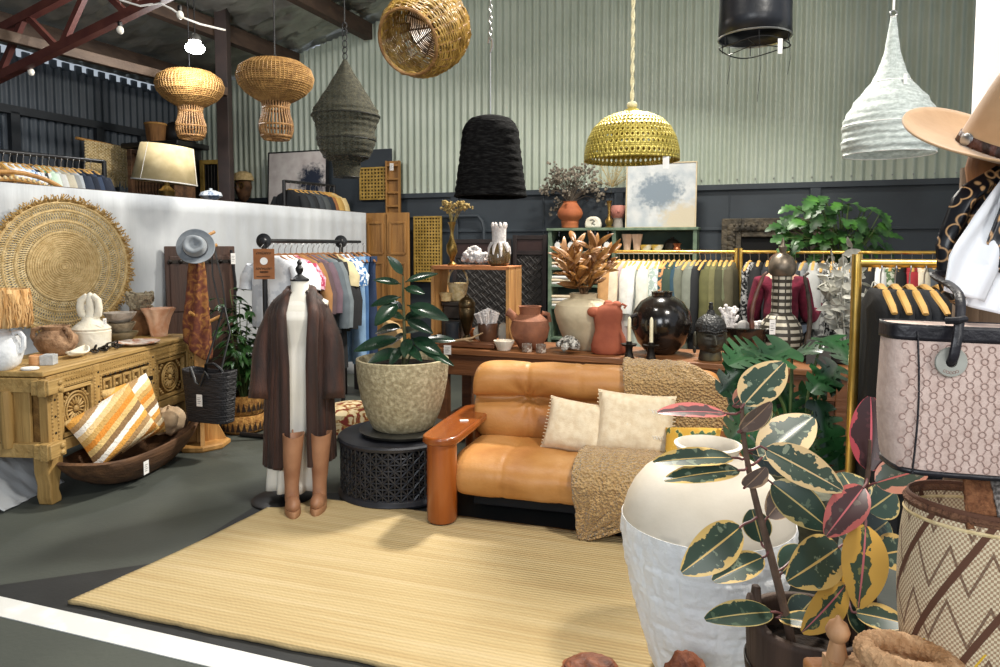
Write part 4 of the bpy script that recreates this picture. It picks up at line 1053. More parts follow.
for k in range(120):
    a = random.uniform(0, 2*PI); b = random.uniform(.05, 1.5); r = .115
    m.ell((r*.95*math.cos(b)*math.cos(a)*random.uniform(.4, 1.05), .08*math.cos(b)*math.sin(a), .03+.105*math.sin(b)*random.uniform(.6, 1.1)), random.uniform(.014, .026), 7, 5)
o = m.build('coral_cluster', MATS['coral'], loc=crate_pt(475, .13, CT)); tag(o, 'white knobbly coral lump on the pine crate beside the glass vase', 'coral')
t = thing('glass_vase', 'amber glass vase with white crusted castle neck on the pine crate', 'vase', crate_pt(499, .13, CT))
MATS['smoke'] = mat('amber glass', '#8a7450', '#6b5638', scale=9, rough=.12, trans=.45, coat=.4)
m = MB(); m.lathe([(.06, 0), (.085, .02), (.092, .07), (.08, .13), (.055, .18), (.05, .22), (.045, .22), (.05, .17), (.07, .12), (.06, .02)], 32); m.build('glass_body', MATS['smoke'], t)
m = MB()
m.lathe([(.058, .165), (.055, .2), (.056, .31), (.048, .31), (.046, .2)], 28, wob=lambda a, z: 1+.1*nz(math.cos(a)*4, math.sin(a)*4, z*18))
for k in range(9): a = 2*PI*k/9; m.ell((.052*math.cos(a), .052*math.sin(a), .315), (.014, .014, .026), 7, 5)
for k in range(9): a = 2*PI*k/9; m.tube([(.055*math.cos(a), .055*math.sin(a), .18), (.08*math.cos(a), .08*math.sin(a), .14), (.09*math.cos(a), .09*math.sin(a), .07+.05*random.random())], [.016, .014, .006], 6)
m.build('crusted_neck', MATS['coral'], t)
# inside / beneath the crate
CI = CZ+.033
t = thing('woven_basket', 'small pale straw basket with hoop handle on a stack inside the pine crate', 'basket', crate_pt(458, .2, CI+.30))
m = MB(); m.lathe([(.05, 0), (.06, .01), (.082, .12), (.085, .145), (.075, .14), (.052, .02)], 32); m.build('basket_body', MATS['raffia2'], t)
m = MB(); m.tube([(.08*math.cos(PI*k/14), 0, .135+.14*math.sin(PI*k/14)) for k in range(15)], .008, 7); m.build('handle', MATS['raffia2'], t)
o = MB(); o.box((0, 0, .075), (.17, .15, .15)); o.box((0, 0, .21), (.15, .13, .10)); o.box((0, 0, .28), (.17, .15, .035)); tag(o.build('wooden_riser', mat('dark riser', '#2a241f', '#3d352d', scale=7, rough=.7), loc=crate_pt(455, .2, CI), rz=KA, bevel=.006), 'dark block stand carrying the straw basket inside the crate', 'stand')
simple('small_basket', 'little round straw bowl beside the hooped basket in the crate', 'basket', crate_pt(446, .12, CI+.30), bowl(.055, .07, .6), MATS['raffia'])
MATS['bronze'] = mat('dark bronze', '#3a2f1c', '#64533a', scale=8, rough=.35, metal=.8)
t = lathe_thing('lidded_urn', 'tall bronze lidded urn standing inside the pine crate', 'urn', crate_pt(467, .07, CI), [(.045, 0), (.048, .01), (.018, .04), (.03, .07), (.058, .18), (.066, .25), (.06, .26)], MATS['bronze'])
m = MB(); m.lathe([(.062, .26), (.066, .27), (.066, .30), (.045, .33), (.02, .345), (.018, .355), (.004, .365)], 32); m.build('lid', MATS['bronze'], t)
simple('candle_tin', 'black candle tin with pale lid at the left in the crate', 'candle', crate_pt(452, .02, CI), [(.055, 0), (.058, .01), (.058, .14), (.05, .145), (.01, .145)], mat('slate tin', '#20252b', '#2b3138', scale=6, rough=.4))
t = thing('anemone_pot', 'brown pot of white coral fingers inside the pine crate', 'pot', crate_pt(488, .04, CI))
m = MB(); m.lathe([(.055, 0), (.07, .02), (.08, .12), (.075, .15), (.06, .14), (.05, .03)], 28); m.build('pot_body', mat('brown glaze', '#4a3022', '#6f4b36', scale=8, rough=.35), t)
m = MB()
for k in range(60):
    a = random.uniform(0, 2*PI); r = random.uniform(.0, .075); tp = V((r*1.35*math.cos(a), r*1.2*math.sin(a), .255-r*.6)); m.tube([(r*.8*math.cos(a), r*.8*math.sin(a), .12), tp], [.012, .009], 6); m.ell(tp, .012, 7, 5)
q = m.build('coral_fingers', MATS['coral'], t); q['kind'] = 'stuff'
simple('pumpkin_ornament', 'small orange ornament on the crate floor beside the coral pot', 'ornament', crate_pt(477, .2, CI), [(.03, 0), (.055, .02), (.06, .05), (.04, .08), (.005, .085)], mat('orange clay', '#b5622c', '#c97a3f', scale=8, rough=.6))
m = MB(); m.ell((0, 0, .06), (.045, .02, .06), 14, 10); tag(m.build('white_shell', MATS['chalk'], loc=crate_pt(479, .08, CI)), 'upright white shell in the crate left of the coral pot', 'shell')
m = MB(); m.ell((0, 0, .07), (.05, .03, .075), 14, 10); tag(m.build('white_shell', MATS['chalk'], loc=crate_pt(503, .14, CI)), 'tall white shell at the right wall of the crate', 'shell')
# wooden tray slats and twig in front of the crate
m = MB(); m.box((.2, 0, .02), (.46, .10, .02)); m.box((.2, -.045, .03), (.46, .012, .03)); m.box((.2, .045, .03), (.46, .012, .03))
tag(m.build('wooden_tray', MATS['console'], loc=oncons(445, .10), rz=KA, bevel=.004), 'narrow dark wooden tray on the console in front of the crate', 'tray')
t = thing('driftwood_branch', 'pale driftwood branch with a white tag in front of the crate', 'branch', oncons(450, .06)+V((0, 0, .045)), KA)
m = MB(); m.tube([(0, 0, .0), (.1, 0, .02), (.18, .0, .035), (.27, .01, .08)], [.012, .011, .009, .005], 7); m.tube([(.12, 0, .02), (.17, -.02, .015), (.21, -.03, .02)], [.008, .006, .003], 6); m.build('branch', mat('driftwood', '#9a8060', '#b89c78', scale=12, rough=.8), t); tag_card(t, (.02, -.09, -.05), .06, .07, 0)
# shell bowl, two cups
MATS['shellw'] = mat('shell white', '#d9cdb8', '#eee5d6', scale=14, rough=.6)
simple('shell_bowl', 'small white fluted shell bowl on the console front edge', 'bowl', oncons(504, .07), bowl(.075, .075, .5), MATS['shellw'], 64, wob=lambda a, z: 1+.07*abs(math.sin(a*9))*min(1, z*14))
MATS['cupglaze'] = mat('speckled cup', '#8c8278', '#c9beb0', scale=26, rough=.6, lo=.4, hi=.6, c3='#6d4d3a')
for px, w_ in ((527, 'left'), (541, 'right')):
    simple('cup', 'small patterned grey cup on the console, %s of two beside the terracotta jug' % w_, 'cup', oncons(px, .055), [(.032, 0), (.037, .006), (.037, .062), (.033, .062), (.03, .01), (.005, .008)], MATS['cupglaze'], 24)
# terracotta jug
MATS['terra'] = mat('worn terracotta', '#6e4431', '#a56c4e', scale=7, rough=.8, bump=.3, bscale=26, lo=.3, hi=.7, detail=8)
t = thing('terracotta_jug', 'round brown terracotta jug with side spout on the console', 'jug', oncons(530, .22))
m = MB(); m.lathe([(.07, 0), (.085, .01), (.135, .09), (.15, .16), (.135, .22), (.09, .255), (.078, .265), (.082, .315), (.088, .325), (.074, .325), (.065, .27), (.11, .2)], 44); m.build('jug_body', MATS['terra'], t)
m = MB(); m.tube([(-.10, 0, .22), (-.15, -.01, .27), (-.175, -.01, .285)], [.034, .03, .034], 14); m.build('spout', MATS['terra'], t)
m = MB(); m.tube([(.09, .02, .27), (.14, .03, .26), (.15, .03, .2)], .018, 8); m.build('handle', MATS['terra'], t)
# beige vase with dried leaves
MATS['buff'] = mat('buff clay', '#b0a184', '#cbbd9f', scale=6, rough=.75, bump=.15, bscale=30, detail=7)
vp = oncons(583, .33)
t = thing('floor_vase', 'large buff clay vase with dried brown leaves in the middle of the console', 'vase', vp)
m = MB(); m.lathe([(.10, 0), (.115, .01), (.16, .1), (.205, .22), (.22, .29), (.205, .34), (.15, .375), (.10, .39), (.10, .41), (.108, .425), (.09, .425), (.085, .38), (.15, .3)], 48); m.build('vase_body', MATS['buff'], t)
MATS['dryleaf'] = mat('dried magnolia leaf', '#6f431d', '#b98a4f', scale=9, rough=.45, lo=.3, hi=.7, c3='#8f5f2c')
mb = MB(); stm = MB(); nleaf = 0
for k in range(14):
    a = 2*PI*k/14+random.uniform(-.2, .2); r = random.uniform(.08, .24); h = random.uniform(.72, .90)-r*.7
    tip = V((r*math.cos(a), r*math.sin(a)*.8, h+.02)); stm.tube([(0, 0, .36), tip*.5+V((0, 0, .26)), tip], .005, 5)
    for j in range(9):
        t_ = .3+.7*j/8; b_ = V((0, 0, .38)).lerp(tip, t_); aa = random.uniform(0, 2*PI)
        d = V((math.cos(aa)+.6*math.cos(a), math.sin(aa)+.3*math.sin(a)-.2, random.uniform(.2, 1.5)))
        mb.leaf(b_, d, (random.uniform(-.5, .5), -.8, .6), random.uniform(.12, .19), random.uniform(.04, .052), .35, random.uniform(-.1, .3), 2, 6)
stm.build('dried_stems', MATS['rust'], t); q = mb.build('dried_leaves', MATS['dryleaf'], t, solid=.0015); q['kind'] = 'stuff'
# crystal cluster
m = MB()
for k in range(46):
    a = random.uniform(0, 2*PI); b = random.uniform(-.1, 1.5); m.ell((.07*math.cos(b)*math.cos(a), .06*math.cos(b)*math.sin(a), .05+.06*math.sin(b)), random.uniform(.014, .03), 6, 4, fn=lambda d: 1+.25*nz(d.x*5, d.y*5, d.z*5+k))
tag(m.build('crystal_cluster', mat('speckled crystal', '#c9c6bd', '#3a362f', scale=40, rough=.5, lo=.45, hi=.6), loc=oncons(568, .07), ang=20), 'black and white mineral cluster on the console before the buff vase', 'mineral')
# terracotta torso vase
MATS['redterra'] = mat('matt terracotta', '#8a4630', '#a85d42', scale=5, rough=.85, bump=.08, bscale=30)
t = thing('torso_vase', 'smooth red terracotta vase shaped like a torso with stub arms on the console', 'vase', oncons(609, .18))
m = MB(); pf = [(.0, .105, .07, 0), (.015, .128, .08, 0), (.06, .132, .085, .0), (.12, .118, .078, 0), (.17, .098, .068, -.005), (.23, .098, .068, -.012), (.28, .108, .072, -.012), (.315, .104, .07, -.01), (.345, .075, .055, .0), (.36, .055, .045, .01), (.372, .052, .043, .012)]
m.loops([ringell(cx, 0, z, a, b, 40) for z, a, b, cx in pf]); m.ell((-.112, 0, .305), (.05, .045, .038), 16, 10); m.ell((.05, 0, .355), (.04, .04, .03), 14, 8); m.ell((-.01, 0, .362), (.035, .035, .03), 14, 8)
m.build('torso_body', MATS['redterra'], t, ang=80); m = MB(); m.tube([(.085, -.02, .365), (.115, -.03, .35), (.10, -.03, .335)], .009, 7); m.build('small_loop', MATS['redterra'], t)
# candle holders
MATS['wax'] = mat('cream wax', '#e4d9b4', '#efe6c8', scale=8, rough=.5)
for px, w_ in ((629, 'left'), (651, 'right')):
    t = thing('candle_holder', 'black iron candle holder with tall cream candle on the console, %s of two' % w_, 'candlestick', oncons(px, .06))
    m = MB(); m.lathe([(.034, 0), (.036, .006), (.03, .012), (.024, .05), (.026, .078), (.05, .085), (.056, .098), (.05, .098), (.02, .09), (.02, .115), (.014, .115)], 24, wob=lambda a, z: 1+.06*nz(a*3, z*80)); m.build('holder', MATS['irondark'], t)
    m = MB(); m.lathe([(.0135, .09), (.0125, .27), (.006, .285), (.002, .29)], 14); c = m.build('candle', MATS['wax'], t); m = MB(); m.tube([(0, 0, .288), (.002, 0, .30)], .0015, 4); m.build('wick', MATS['black'], c)
# big black jar
MATS['blackglaze'] = mat('black brown glaze', '#0d0b0a', '#241d19', scale=5, rough=.16, coat=.5, bump=.06, bscale=14)
t = thing('storage_jar', 'big round glossy black jar with tiny mouth on the console', 'jar', oncons(661, .34))
m = MB(); m.lathe([(.09, 0), (.105, .01), (.17, .08), (.21, .17), (.218, .23), (.2, .31), (.15, .38), (.09, .415), (.072, .42), (.074, .445), (.078, .452), (.06, .452), (.055, .41)], 56, wob=lambda a, z: 1+.008*nz(math.cos(a)*3, math.sin(a)*3, z*9)); m.build('jar_body', MATS['blackglaze'], t)
m = MB(); m.tube([(-.19, -.05, .29), (-.24, -.07, .27), (-.245, -.08, .21), (-.20, -.07, .19)], .016, 8); m.build('lug_handle', MATS['blackglaze'], t)
# buddha head
MATS['patina'] = mat('patinated bronze head', '#34322c', '#8a7a4c', scale=5, rough=.55, bump=.2, bscale=22, lo=.42, hi=.75, c3='#56523f', metal=.3, detail=7)
MATS['patdark'] = mat('patinated dark hair', '#1a1a1a', '#2c2c2b', scale=12, rough=.5, bump=.4, bscale=60, btex='voronoi')
t = thing('statue_head', 'dark bronze serene statue head with domed hair on the console', 'statue', oncons(710, .15))
def headf(u, v):
    a = 2*PI*u-PI/2; b = PI*(v-.5); c, s = math.cos(b), math.sin(b)
    x = .098*c**.75*math.cos(a); y = .105*c**.75*math.sin(a); z = .15+.115*s
    if s < 0: x *= 1-.28*s*s; y *= 1-.15*s*s
    fr = max(0, -math.sin(a))*c
    g = lambda cx, cz, wx, wz: math.exp(-((x-cx)/wx)**2-((z-cz)/wz)**2)*fr
    y -= .034*g(0, .135, .014, .035)+.016*g(0, .118, .022, .012)                                  # nose
    y -= .012*g(0, .087, .03, .008)+.010*g(0, .074, .024, .008)-.008*g(0, .08, .03, .003)          # lips
    for sx in (-1, 1): y += .014*g(sx*.04, .165, .022, .012)-.011*g(sx*.04, .157, .018, .008); y -= .008*g(sx*.04, .187, .032, .006)
    y -= .010*g(0, .05, .025, .014)
    for sx in (-1, 1): y -= .008*g(sx*.055, .11, .025, .03)
    return (x, y, z)
m = MB(); m.grid(headf, 120, 90, wrap=True); m.lathe([(.075, 0), (.08, .01), (.07, .06), (.066, .09)], 28, squash=(1, .95)); m.build('face', MATS['patina'], t, ang=80)
m = MB(); m.lathe([(.101, .205), (.104, .215), (.1, .25), (.082, .285), (.05, .31), (.03, .32), (.026, .335)], 36, squash=(1, 1.06)); m.tube([(-.09, -.06, .205), (-.05, -.1, .212), (0, -.112, .2), (.05, -.1, .212), (.09, -.06, .205)], .007, 6); h = m.build('hair_dome', MATS['patdark'], t)
m = MB(); m.lathe([(.026, .33), (.022, .345), (.014, .35), (.018, .365), (.012, .38), (.016, .395), (.002, .40)], 12); m.build('topknot', MATS['patdark'], h)
for s in (-1, 1):
    m = MB(); m.ell((s*.104, .005, .135), (.014, .026, .062), 12, 10); m.ell((s*.108, .0, .075), (.012, .016, .03), 10, 8); m.build('ear', MATS['patina'], t)
# black footed bowl with white coral
t = thing('footed_bowl', 'wide black bowl on feet holding white coral on the console', 'bowl', oncons(745, .46))
m = MB(); m.lathe([(.09, .05), (.16, .08), (.205, .16), (.215, .21), (.2, .215), (.19, .17), (.1, .1), (.01, .095)], 44); m.build('bowl_body', MATS['blackglaze'], t)
for k in range(4):
    a = PI/4+k*PI/2; m = MB(); m.tube([(.11*math.cos(a), .11*math.sin(a), .07), (.14*math.cos(a), .14*math.sin(a), .04), (.13*math.cos(a), .13*math.sin(a), 0)], [.03, .026, .03], 10); m.build('foot', MATS['blackglaze'], t)
bp_ = oncons(745, .46)+V((0, 0, .01))
def coral(name, label, loc, n, H, sp, seed):
    random.seed(seed); m = MB()
    for k in range(n):
        a = random.uniform(0, 2*PI); r = sp*random.random(); p0 = V((r*.5*math.cos(a), r*.4*math.sin(a), 0)); p1 = V((r*math.cos(a), r*.6*math.sin(a), H*random.uniform(.5, .75))); p2 = p1+V((random.uniform(-.03, .03), random.uniform(-.02, .02), H*random.uniform(.15, .3)))
        m.tube([p0, p1, p2], [.014, .014, .012], 7); m.ell(p2, .015, 7, 5)
        for j in range(3):
            q = p0.lerp(p1, random.uniform(.4, 1)); e = q+V((random.uniform(-.05, .05), random.uniform(-.03, .03), random.uniform(.0, .04))); m.tube([q, e], .011, 6); m.ell(e, .0125, 7, 5)
    m.ell((0, 0, .01), (sp*.8, sp*.6, .03), 12, 8)
    tag(m.build(name, MATS['coral'], loc=loc), label, 'coral')
coral('branch_coral', 'branching white coral standing at the left in the black footed bowl', bp_+V((-.10, 0, .14)), 12, .2, .075, 3)
coral('branch_coral', 'low white coral lump at the right in the black footed bowl', bp_+V((.09, 0, .15)), 9, .09, .09, 4)
m = MB(); m.ell((0, 0, .05), (.05, .022, .055), 16, 10); tag(m.build('grey_shell', mat('grey shell', '#8e8a86', '#b1aca6', scale=12, rough=.5), loc=bp_+V((-.06, -.12, .15))), 'grey scallop shell propped in front of the branching coral', 'shell')
random.seed(11)
# bone inlaid bottle
t = thing('inlaid_bottle', 'tall bone banded metal bottle with domed stopper and white tag on the console', 'bottle', oncons(780, .46)); t.scale = (1.17, 1.17, 1.2)
MATS['inlay'] = mat('bone and metal bands', '#2d2822', rough=.45, metal=.3)
def inlay_nodes():
    m = MATS['inlay']; nt = m.node_tree; N = nt.nodes; L = nt.links
    tc = N.new('ShaderNodeTexCoord'); sx = N.new('ShaderNodeSeparateXYZ'); L.new(tc.outputs['Object'], sx.inputs[0])
    def bands(f, lo):
        a = N.new('ShaderNodeMath'); a.operation = 'MULTIPLY'; a.inputs[1].default_value = f; L.new(sx.outputs['Z'], a.inputs[0])
        s = N.new('ShaderNodeMath'); s.operation = 'SINE'; L.new(a.outputs[0], s.inputs[0])
        g = N.new('ShaderNodeMath'); g.operation = 'GREATER_THAN'; g.inputs[1].default_value = lo; L.new(s.outputs[0], g.inputs[0]); return g.outputs[0]
    at_ = N.new('ShaderNodeMath'); at_.operation = 'ARCTAN2'; L.new(sx.outputs['Y'], at_.inputs[0]); L.new(sx.outputs['X'], at_.inputs[1])
    mm = N.new('ShaderNodeMath'); mm.operation = 'MULTIPLY'; mm.inputs[1].default_value = 9; L.new(at_.outputs[0], mm.inputs[0])
    s2 = N.new('ShaderNodeMath'); s2.operation = 'SINE'; L.new(mm.outputs[0], s2.inputs[0]); g2 = N.new('ShaderNodeMath'); g2.operation = 'GREATER_THAN'; g2.inputs[1].default_value = -.8; L.new(s2.outputs[0], g2.inputs[0])
    b = bands(165, .1); ml = N.new('ShaderNodeMath'); ml.operation = 'MULTIPLY'; L.new(b, ml.inputs[0]); L.new(g2.outputs[0], ml.inputs[1])
    ns = N.new('ShaderNodeTexNoise'); ns.inputs['Scale'].default_value = 14; L.new(tc.outputs['Object'], ns.inputs['Vector'])
    r = N.new('ShaderNodeValToRGB'); r.color_ramp.elements[0].color = lin('#8f8672'); r.color_ramp.elements[1].color = lin('#d6cfbf'); L.new(ns.outputs['Fac'], r.inputs[0])
    mx = N.new('ShaderNodeMix'); mx.data_type = 'RGBA'; mx.inputs['A'].default_value = lin('#3a342b'); L.new(ml.outputs[0], mx.inputs['Factor']); L.new(r.outputs[0], mx.inputs['B']); L.new(mx.outputs['Result'], N['Principled BSDF'].inputs['Base Color'])
inlay_nodes()
m = MB(); m.lathe([(.09, 0), (.105, .01), (.125, .07), (.128, .13), (.115, .19), (.08, .24), (.06, .26), (.056, .30), (.058, .36), (.055, .42), (.057, .47), (.06, .49)], 44); m.build('bottle_body', MATS['inlay'], t)
MATS['pewter'] = mat('pewter', '#4d463c', '#86796a', scale=14, rough=.4, metal=.6)
m = MB(); m.lathe([(.064, .48), (.078, .5), (.08, .54), (.06, .585), (.03, .605), (.016, .612), (.022, .63), (.024, .645), (.012, .66), (.01, .675), (.003, .70)], 32); m.build('stopper', MATS['pewter'], t)
tag_card(t, (-.095, -.115, .19), .035, .085, 0)
# curved horns on stands
for px, d, lab, cv in ((752, .3, 'thin brown curved horn left of the inlaid bottle', -.05), (803, .34, 'dark knotted horn standing right of the inlaid bottle', .03)):
    t = thing('horn', lab, 'horn', oncons(px+ (8 if cv < 0 else 0), d))
    m = MB(); m.box((0, 0, .012), (.08, .08, .024)); m.build('base_block', MATS['black'], t, bevel=.004)
    m = MB(); n_ = 16; m.tube([(cv*math.sin(PI*k/n_*1.05)*1.3-(.0 if cv > 0 else .05*k/n_*0), 0, .02+.56*k/n_) for k in range(n_+1)]+[(.035 if cv < 0 else .02, 0, .60)], [.02-.008*k/n_+(.002*math.sin(k*2.2)) for k in range(n_+2)], 8)
    m.build('horn_curve', mat('horn brown', '#3d2218', '#6a3d2c', scale=9, rough=.4) if cv < 0 else mat('horn dark', '#241c16', '#4d4034', scale=14, rough=.6, bump=.4), t)
# black slate board and dark pot of silver leaves
m = MB(); m.prism([(-.075, 0), (.075, 0), (.075, .15)]+[(.06*math.cos(PI/2*k/5)+.015, .15+.015*math.sin(PI/2*k/5)) for k in range(6)]+[(-.06*math.cos(PI/2*(5-k)/5)-.015, .15+.015*math.sin(PI/2*(5-k)/5)) for k in range(6)]+[(-.075, .15)], .03, R(PI/2, 'X'))
tag(m.build('slate_block', mat('slate', '#3a3a38', '#4c4b48', scale=7, rough=.7), loc=oncons(818, .24), rz=KA), 'upright dark slate block beside the dark planter on the console', 'slate')
t = thing('planter_bowl', 'dark low round planter with silvery dried leaf branches on the console', 'plant pot', oncons(846, .42)); t.scale = (1.1, 1.1, 1.25)
m = MB(); m.lathe([(.14, 0), (.16, .01), (.19, .11), (.195, .12), (.18, .12), (.15, .03)], 40); m.build('pot_body', mat('dark pot', '#2a2a29', '#3c3b39', scale=6, rough=.6), t)
m = MB(); m.lathe([(.18, .085), (.1, .095), (.01, .09)], 24); m.build('soil', mat('potting soil', '#1d1510'), t)
MATS['silverleaf'] = mat('silver dried leaf', '#8f8d82', '#c4c2b6', scale=14, rough=.6)
sm = MB(); lm = MB()
for k in range(20):
    a = random.uniform(0, 2*PI); r = random.uniform(.03, .17); h = random.uniform(.35, .62); tp = V((r*math.cos(a), r*.7*math.sin(a), h)); sm.tube([(r*.2*math.cos(a), r*.2*math.sin(a), .08), tp*.6, tp], .004, 5)
    for j in range(11):
        q = tp*(.35+.65*j/10); aa = random.uniform(0, 2*PI); lm.leaf(q, (math.cos(aa), math.sin(aa), random.uniform(-.3, .6)), (random.uniform(-1, 1), random.uniform(-1.2, .2), random.uniform(-.6, .7)), random.uniform(.06, .10), random.uniform(.03, .042), .25, .3, 2, 6)
sm.build('dried_stems', MATS['silverleaf'], t); q = lm.build('silver_leaves', MATS['silverleaf'], t); q['kind'] = 'stuff'
# ================================================================== garments and hangers
random.seed(21)
def garment_mesh(w, L, t, sl=.0, neck=.075, flare=1.0, seed=0, narrow=1.0, sw=.065):
    m = MB(); rings = []
    S = [(-.085, neck, .03), (-.105, neck+.03, .04), (-.135, w*.43, .045), (-.165, w*.5, .055)]
    n = 8
    for k in range(1, n+1):
        v = k/n; S.append((-.165-(L-.165)*v, w*.5*(.93*narrow+(flare-.93*narrow)*v), t*(.7+.5*v)))
    for z, a, b in S:
        rg = []
        for i in range(36):
            q = 2*PI*i/36; c, s = math.cos(q), math.sin(q); g = max(0, (-z-.2))
            f = 1+g*.5*math.sin(i*2.1+seed)*.6
            rg.append((a*math.copysign(abs(c)**.8, c), b*math.copysign(abs(s)**.9, s)*f+.03*g*nz(c*3, z*2, seed), z))
        rings.append(rg)
    m.loops(rings)
    if sl:
        for sg in (-1, 1):
            pts = [(sg*(w*.46), 0, -.165), (sg*(w*.5+.02), 0, -.25), (sg*(w*.5+.03+sl*.08), .015, -.165-sl*.6), (sg*(w*.5+.03+sl*.08), .03*nz(seed, sg), -.165-sl)]
            m.tube(pts, [.055, sw, sw*.95, sw*.9], 12, flat=.75)
    me_o = m.build('garment', MATS['calico'], ang=70); me = me_o.data; bpy.data.objects.remove(me_o); return me
def trouser_mesh(w, L, seed=0):
    m = MB()
    for sg in (-1, 1):
        rg = []
        for k in range(9):
            v = k/8; rg.append([(sg*w*.25+(w*.27-.03*v)*math.cos(2*PI*i/20)*(.9), (.05+.02*v)*math.sin(2*PI*i/20)+.02*nz(v*3, i*.4, seed), -.12-L*v) for i in range(20)])
        m.loops(rg)
    m.box((0, 0, -.135), (w, .07, .05))
    o = m.build('garment', MATS['calico'], ang=70); me = o.data; bpy.data.objects.remove(o); return me
GM = {'shirt': garment_mesh(.42, .72, .06, .42, seed=1), 'tee': garment_mesh(.43, .66, .05, .2, seed=2, sw=.075), 'dress': garment_mesh(.38, 1.05, .07, 0, flare=1.15, seed=3), 'jacket': garment_mesh(.44, .78, .085, .56, seed=4),
      'blouse': garment_mesh(.40, .64, .05, .5, seed=5), 'coat': garment_mesh(.44, 1.1, .09, .58, flare=1.08, seed=6), 'trousers': trouser_mesh(.36, 1.0, 2), 'vest': garment_mesh(.36, .6, .05, 0, seed=8)}
def gmat(c, c2=None, sc_=9, **k):
    nm = 'cloth %s %s' % (c, c2 or ''); c2_ = c2
    if not c2:
        h = c.lstrip('#'); c2_ = tuple(min(1, int(h[i:i+2], 16)/255*1.13+.015) for i in (0, 2, 4))
    return mat(nm, c, c2_, scale=sc_, rough=.85, bump=.15, bscale=120, **({'lo': .47, 'hi': .53} if c2 else {}))
MATS['hangerwood'] = mat('hanger wood', '#b98a45', '#d6aa62', scale=6, rough=.5)
MATS['hangerdark'] = mat('hanger brown', '#7b4f2c', '#96663c', scale=6, rough=.5)
def hanger_proto(m_):
    root = bpy.data.objects.new('clothes_hanger', None); COL.objects.link(root); root.empty_display_size = .05
    m = MB(); m.tube([(-.205, 0, -.165), (-.17, 0, -.14), (-.08, 0, -.095), (0, 0, -.075), (.08, 0, -.095), (.17, 0, -.14), (.205, 0, -.165)], [.011, .014, .015, .016, .015, .014, .011], 8, flat=.6)
    m.build('shoulder_bar', m_, root)
    m = MB(); m.tube([(0, 0, -.075), (0, 0, -.03), (.014, 0, -.012)]+[(.014*math.cos(a), 0, .0+.014*math.sin(a)) for a in (0, .6, 1.2, 1.9, 2.6, 3.2)], .0028, 5); m.build('hook', MATS['steel'], root)
    return root
HP = [hanger_proto(MATS['hangerwood']), hanger_proto(MATS['hangerdark'])]; HUSED = [False, False]
def hang(kind, cat, p, yaw, m_, desc, group, hk=0, hname='wooden'):
    o = bpy.data.objects.new({'tee': 't_shirt', 'vest': 'top'}.get(kind, kind), GM[kind]); COL.objects.link(o)
    o.material_slots[0].link = 'OBJECT'; o.material_slots[0].material = m_
    o.location = p; o.rotation_euler = (random.uniform(-.02, .02), 0, yaw); tag(o, desc, cat, group)
    if hk is not None:
        if HUSED[hk]: h = dup(HP[hk], p, yaw)
        else: h = HP[hk]; HUSED[hk] = True; h.location = p; h.rotation_euler.z = yaw
        tag(h, 'hanger of '+desc, 'hanger', 'hangers of '+group)
    return o
CATN = {'shirt': 'shirt', 'tee': 'shirt', 'dress': 'dress', 'jacket': 'jacket', 'blouse': 'blouse', 'coat': 'coat', 'trousers': 'trousers', 'vest': 'top'}
def rail_of(items, pa, pb, yaw, jit, where, group, hk=0, hname='wooden'):
    n = len(items)
    for i, (kind, cname, m_) in enumerate(items):
        p = pa.lerp(pb, (i+.5)/n); p = p+V((0, 0, -.012))
        hang(kind, CATN[kind], p, yaw+random.uniform(-jit, jit), m_, '%s %s, %s, %s' % (cname, CATN[kind], ORD[i], where), group, hk, hname)
# ------------------------------------------------------------------ gold racks by the back wall
def gold_rack(name, label, pa, pb, zr, r=.016, feet=True, m_=None):
    t = thing(name, label, 'clothes rack', (pa.x, pa.y, 0)); m_ = m_ or MATS['brass']; d = V((pb.x-pa.x, pb.y-pa.y, 0)); n = V((-d.y, d.x, 0)).normalized()*.24
    m = MB(); m.tube([(0, 0, zr), d+V((0, 0, zr))], r, 12); m.build('rail', m_, t)
    for e in (V((0, 0, 0)), d):
        m = MB(); m.tube([e+V((0, 0, .03)), e+V((0, 0, zr+.035))], r*1.15, 12); q = m.build('upright', m_, t)
        m = MB(); m.tube([e-n+V((0, 0, .02)), e+n+V((0, 0, .02))], r, 10); m.build('foot', m_, t)
    return t
RZ = 1.482
BR = CORNER+NB*.95
def bpt(px, z=RZ): p = on_line(px, BR, UB, z); return V((p.x, p.y, z))
gold_rack('clothes_rack', 'gold clothes rack with pale to olive garments behind the black jar', bpt(606), bpt(736), RZ)
gold_rack('clothes_rack', 'gold clothes rack against the dark wall behind the inlaid bottle', bpt(741), bpt(941), RZ)
C = gmat
g1 = [('jacket', 'camel', C('#b98c5a')), ('blouse', 'cream', C('#d9cbb0')), ('dress', 'pale lilac', C('#b9a6a6')), ('dress', 'dusty pink', C('#c4b0ac')), ('shirt', 'off-white', C('#dcdad2')), ('shirt', 'white', C('#e2e3de')), ('dress', 'mint white', C('#c8d2c6')), ('shirt', 'ivory', C('#d8d6c8')), ('dress', 'pale sage', C('#bcc8ba')),
      ('blouse', 'white striped', C('#d5d8d4', '#9fb0a8', 30)), ('vest', 'black floral', C('#1a1c1e', '#a3502c', 22)), ('blouse', 'teal printed', C('#1d4046', '#c98c5a', 20)), ('shirt', 'forest green', C('#2f4034')), ('shirt', 'petrol blue', C('#24414f')), ('jacket', 'grey olive', C('#5f6254')), ('dress', 'stone green', C('#737868')), ('jacket', 'sage grey', C('#6d7166')),
      ('coat', 'black', C('#15171a')), ('dress', 'dark navy', C('#1b222b')), ('jacket', 'olive', C('#54532f')), ('jacket', 'khaki olive', C('#625f3c')), ('coat', 'dark olive', C('#3c3c26')), ('shirt', 'moss green', C('#5a5e44')), ('jacket', 'brown olive', C('#4b4632'))]
YF = math.atan2(-.86, -.50)
